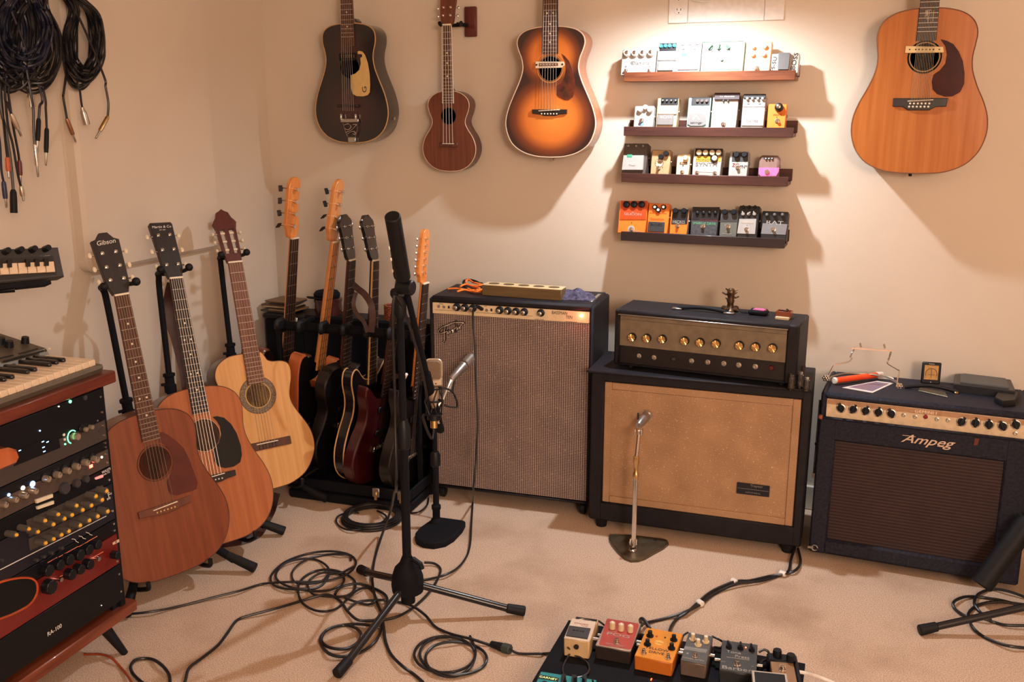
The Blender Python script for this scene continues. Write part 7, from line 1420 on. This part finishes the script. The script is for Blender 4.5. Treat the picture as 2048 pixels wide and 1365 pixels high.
# ------------------------------------------------------------------ cables hanging on the left wall
CW = mat('navy_cable', (.010, .014, .034, 1), .4); XW = -2.31
k1 = (0, 0, 3.1016)
def W(x, y, dx=0.0): return onX(x/3.1016, y/3.1016, XW+dx)
t = thing('cable_hook', 'black steel wall hook above the frame carrying the hanging cables', 'hook', Matrix.Translation(V((WL+.0, W(240, -120).y, W(240, -120).z))))
hq = W(240, -120); obj('plate', MB().box((0, -.16, -.03), (.006, .10, .03), .002), BLK, t)
for dy in (.06, -.02, -.10): obj('prong', MB().tube(smooth([(0.006, dy, 0), (.10, dy, -.005), (.16, dy, .0), (.165, dy, .03)]), .005, 8), BLK, t)
rnd = random.Random(11)
def hang(label, c, rx, ry, n, top, end, plug, mt=CAB, r=.0034, dx=0, rot=0, plugm=CHR, kind='jack'):
    """loops hung from the hook, one tail ending in a plug. c, rx, ry in crop units"""
    P = []; n = int(n*1.7); N = 10*n
    for i in range(N):
        a = -math.pi/2+i*2*math.pi/10; f = 1-.16*rnd.random()-.13*(i//10 % 4); j = .012*rnd.random()
        x = c[0]+rx*f*math.cos(a)+rot*math.sin(a)*.3; y = c[1]+ry*(f if math.sin(a) > 0 else 1)*math.sin(a)
        if math.sin(a) < -.9: x, y = top[0]+rnd.uniform(-30, 30), top[1]
        P.append(W(x, y, dx+.05*math.sin(i*2.3)*.6+j))
    P += [W(x, y, dx+.02) for x, y in end]
    o = obj('hanging_cable', MB().tube(smooth(P, 5), r, 6), mt); tag(o, label, 'cable', 'cables hanging on the left wall')
    a, b_ = W(*end[-1], dx+.02), W(*plug, dx+.02); d = b_-a; L = d.length; ax = d.normalized()
    if kind == 'jack':
        q_ = obj('plug', MB().lathe([(.0045, -.002), (.0062, .004), (.0066, L*.5), (.0058, L*.62), (.0058, L*.64)], a, ax, 12), plugm, o)
        obj('plug_tip', MB().lathe([(.0032, L*.62), (.0032, L*.92), (.0022, L*.94), (.0034, L*.97), (0, L)], a, ax, 10), STEEL, q_)
    elif kind == 'xlr': obj('plug', MB().lathe([(.0045, -.012), (.0075, 0), (.0095, .004), (.0100, L), (.0085, L), (.0085, L*.8), (0, L*.8)], a, ax, 14), plugm, o)
    elif kind == 'bare': obj('plug', MB().lathe([(.005, -.002), (.0085, .006), (.0095, L*.5), (.0095, L), (0, L)], a, ax, 12), plugm, o)
hang('black hanging cable with a gold and steel plug, far right of the bundle', (530, 270), 130, 250, 6, (420, -60), [(640, 460), (655, 540), (672, 640), (668, 725)], (592, 862), dx=.02, plugm=BRASS)
hang('black hanging cable ending in a silver microphone connector, second from the right', (510, 280), 130, 240, 5, (400, -50), [(480, 500), (495, 560), (505, 640), (515, 690)], (538, 772), dx=.0, kind='xlr', plugm=STEEL)
hang('black hanging cable with a worn brass and steel plug left of the silver connector', (500, 300), 120, 280, 5, (430, -60), [(400, 540), (392, 600), (405, 680), (415, 740)], (472, 888), dx=-.02, plugm=mat('worn_brass', sr(150, 110, 84), .35, .8))
hang('black hanging cable with a short bright connector near the middle of the bundle', (210, 280), 170, 280, 5, (260, -60), [(140, 480), (160, 540), (188, 592)], (196, 664), dx=.06, kind='xlr', plugm=mat('pale_steel', (.75, .70, .6, 1), .25, .9))
hang('navy cable coil hanging at the front of the bundle with a long silver plug', (150, 200), 190, 230, 7, (210, -80), [(180, 520), (205, 670), (208, 780), (215, 900)], (237, 1102), CW, .0036, .07)
hang('navy cable with a fat black-sleeved plug hanging beside the silver plug', (130, 200), 190, 250, 6, (180, -80), [(250, 560), (246, 660), (240, 740)], (230, 950), CW, .0036, .05, plugm=RUB)
hang('black cable with a black-sleeved gold-tipped plug left of the wall panel edge', (200, 300), 190, 290, 5, (260, -60), [(270, 560), (284, 680), (290, 800)], (284, 1030), dx=.03, plugm=RUB)
hang('black hanging cable with a short chrome plug tilted right, left part of the bundle', (110, 260), 180, 300, 5, (140, -60), [(30, 560), (45, 640), (70, 710)], (134, 850), dx=.06, plugm=SK)
hang('black cable with the lowest thick rectangular black plug of the bundle', (60, 260), 180, 320, 5, (110, -60), [(0, 600), (35, 800), (66, 1000), (82, 1180)], (86, 1322), dx=.04, kind='bare', plugm=RUB, r=.0038)
hang('navy cable with a slim navy plug at the extreme left edge', (20, 240), 160, 300, 4, (60, -60), [(-20, 700), (0, 900), (8, 1050), (22, 1130)], (40, 1292), CW, .0032, .05, plugm=mat('navy_plug', sr(34, 44, 78), .4))
hang('black cable with a dark red collared plug, left part of the bundle', (60, 220), 190, 330, 4, (100, -60), [(60, 640), (85, 800), (110, 930), (120, 1000)], (128, 1140), dx=.05, plugm=mat('dark_red_plug', sr(96, 34, 40), .4))
hang('black cable with an orange-sleeved plug, second from the left edge', (30, 220), 170, 340, 4, (80, -60), [(10, 620), (30, 840), (45, 980)], (56, 1110), dx=.04, plugm=mat('orange_plug', sr(186, 90, 50), .4))
hang('black cable with a small steel plug just above the thick rectangular one', (70, 260), 170, 330, 4, (100, -60), [(40, 700), (80, 900), (110, 1080), (130, 1160)], (147, 1250), dx=.05, plugm=SK)
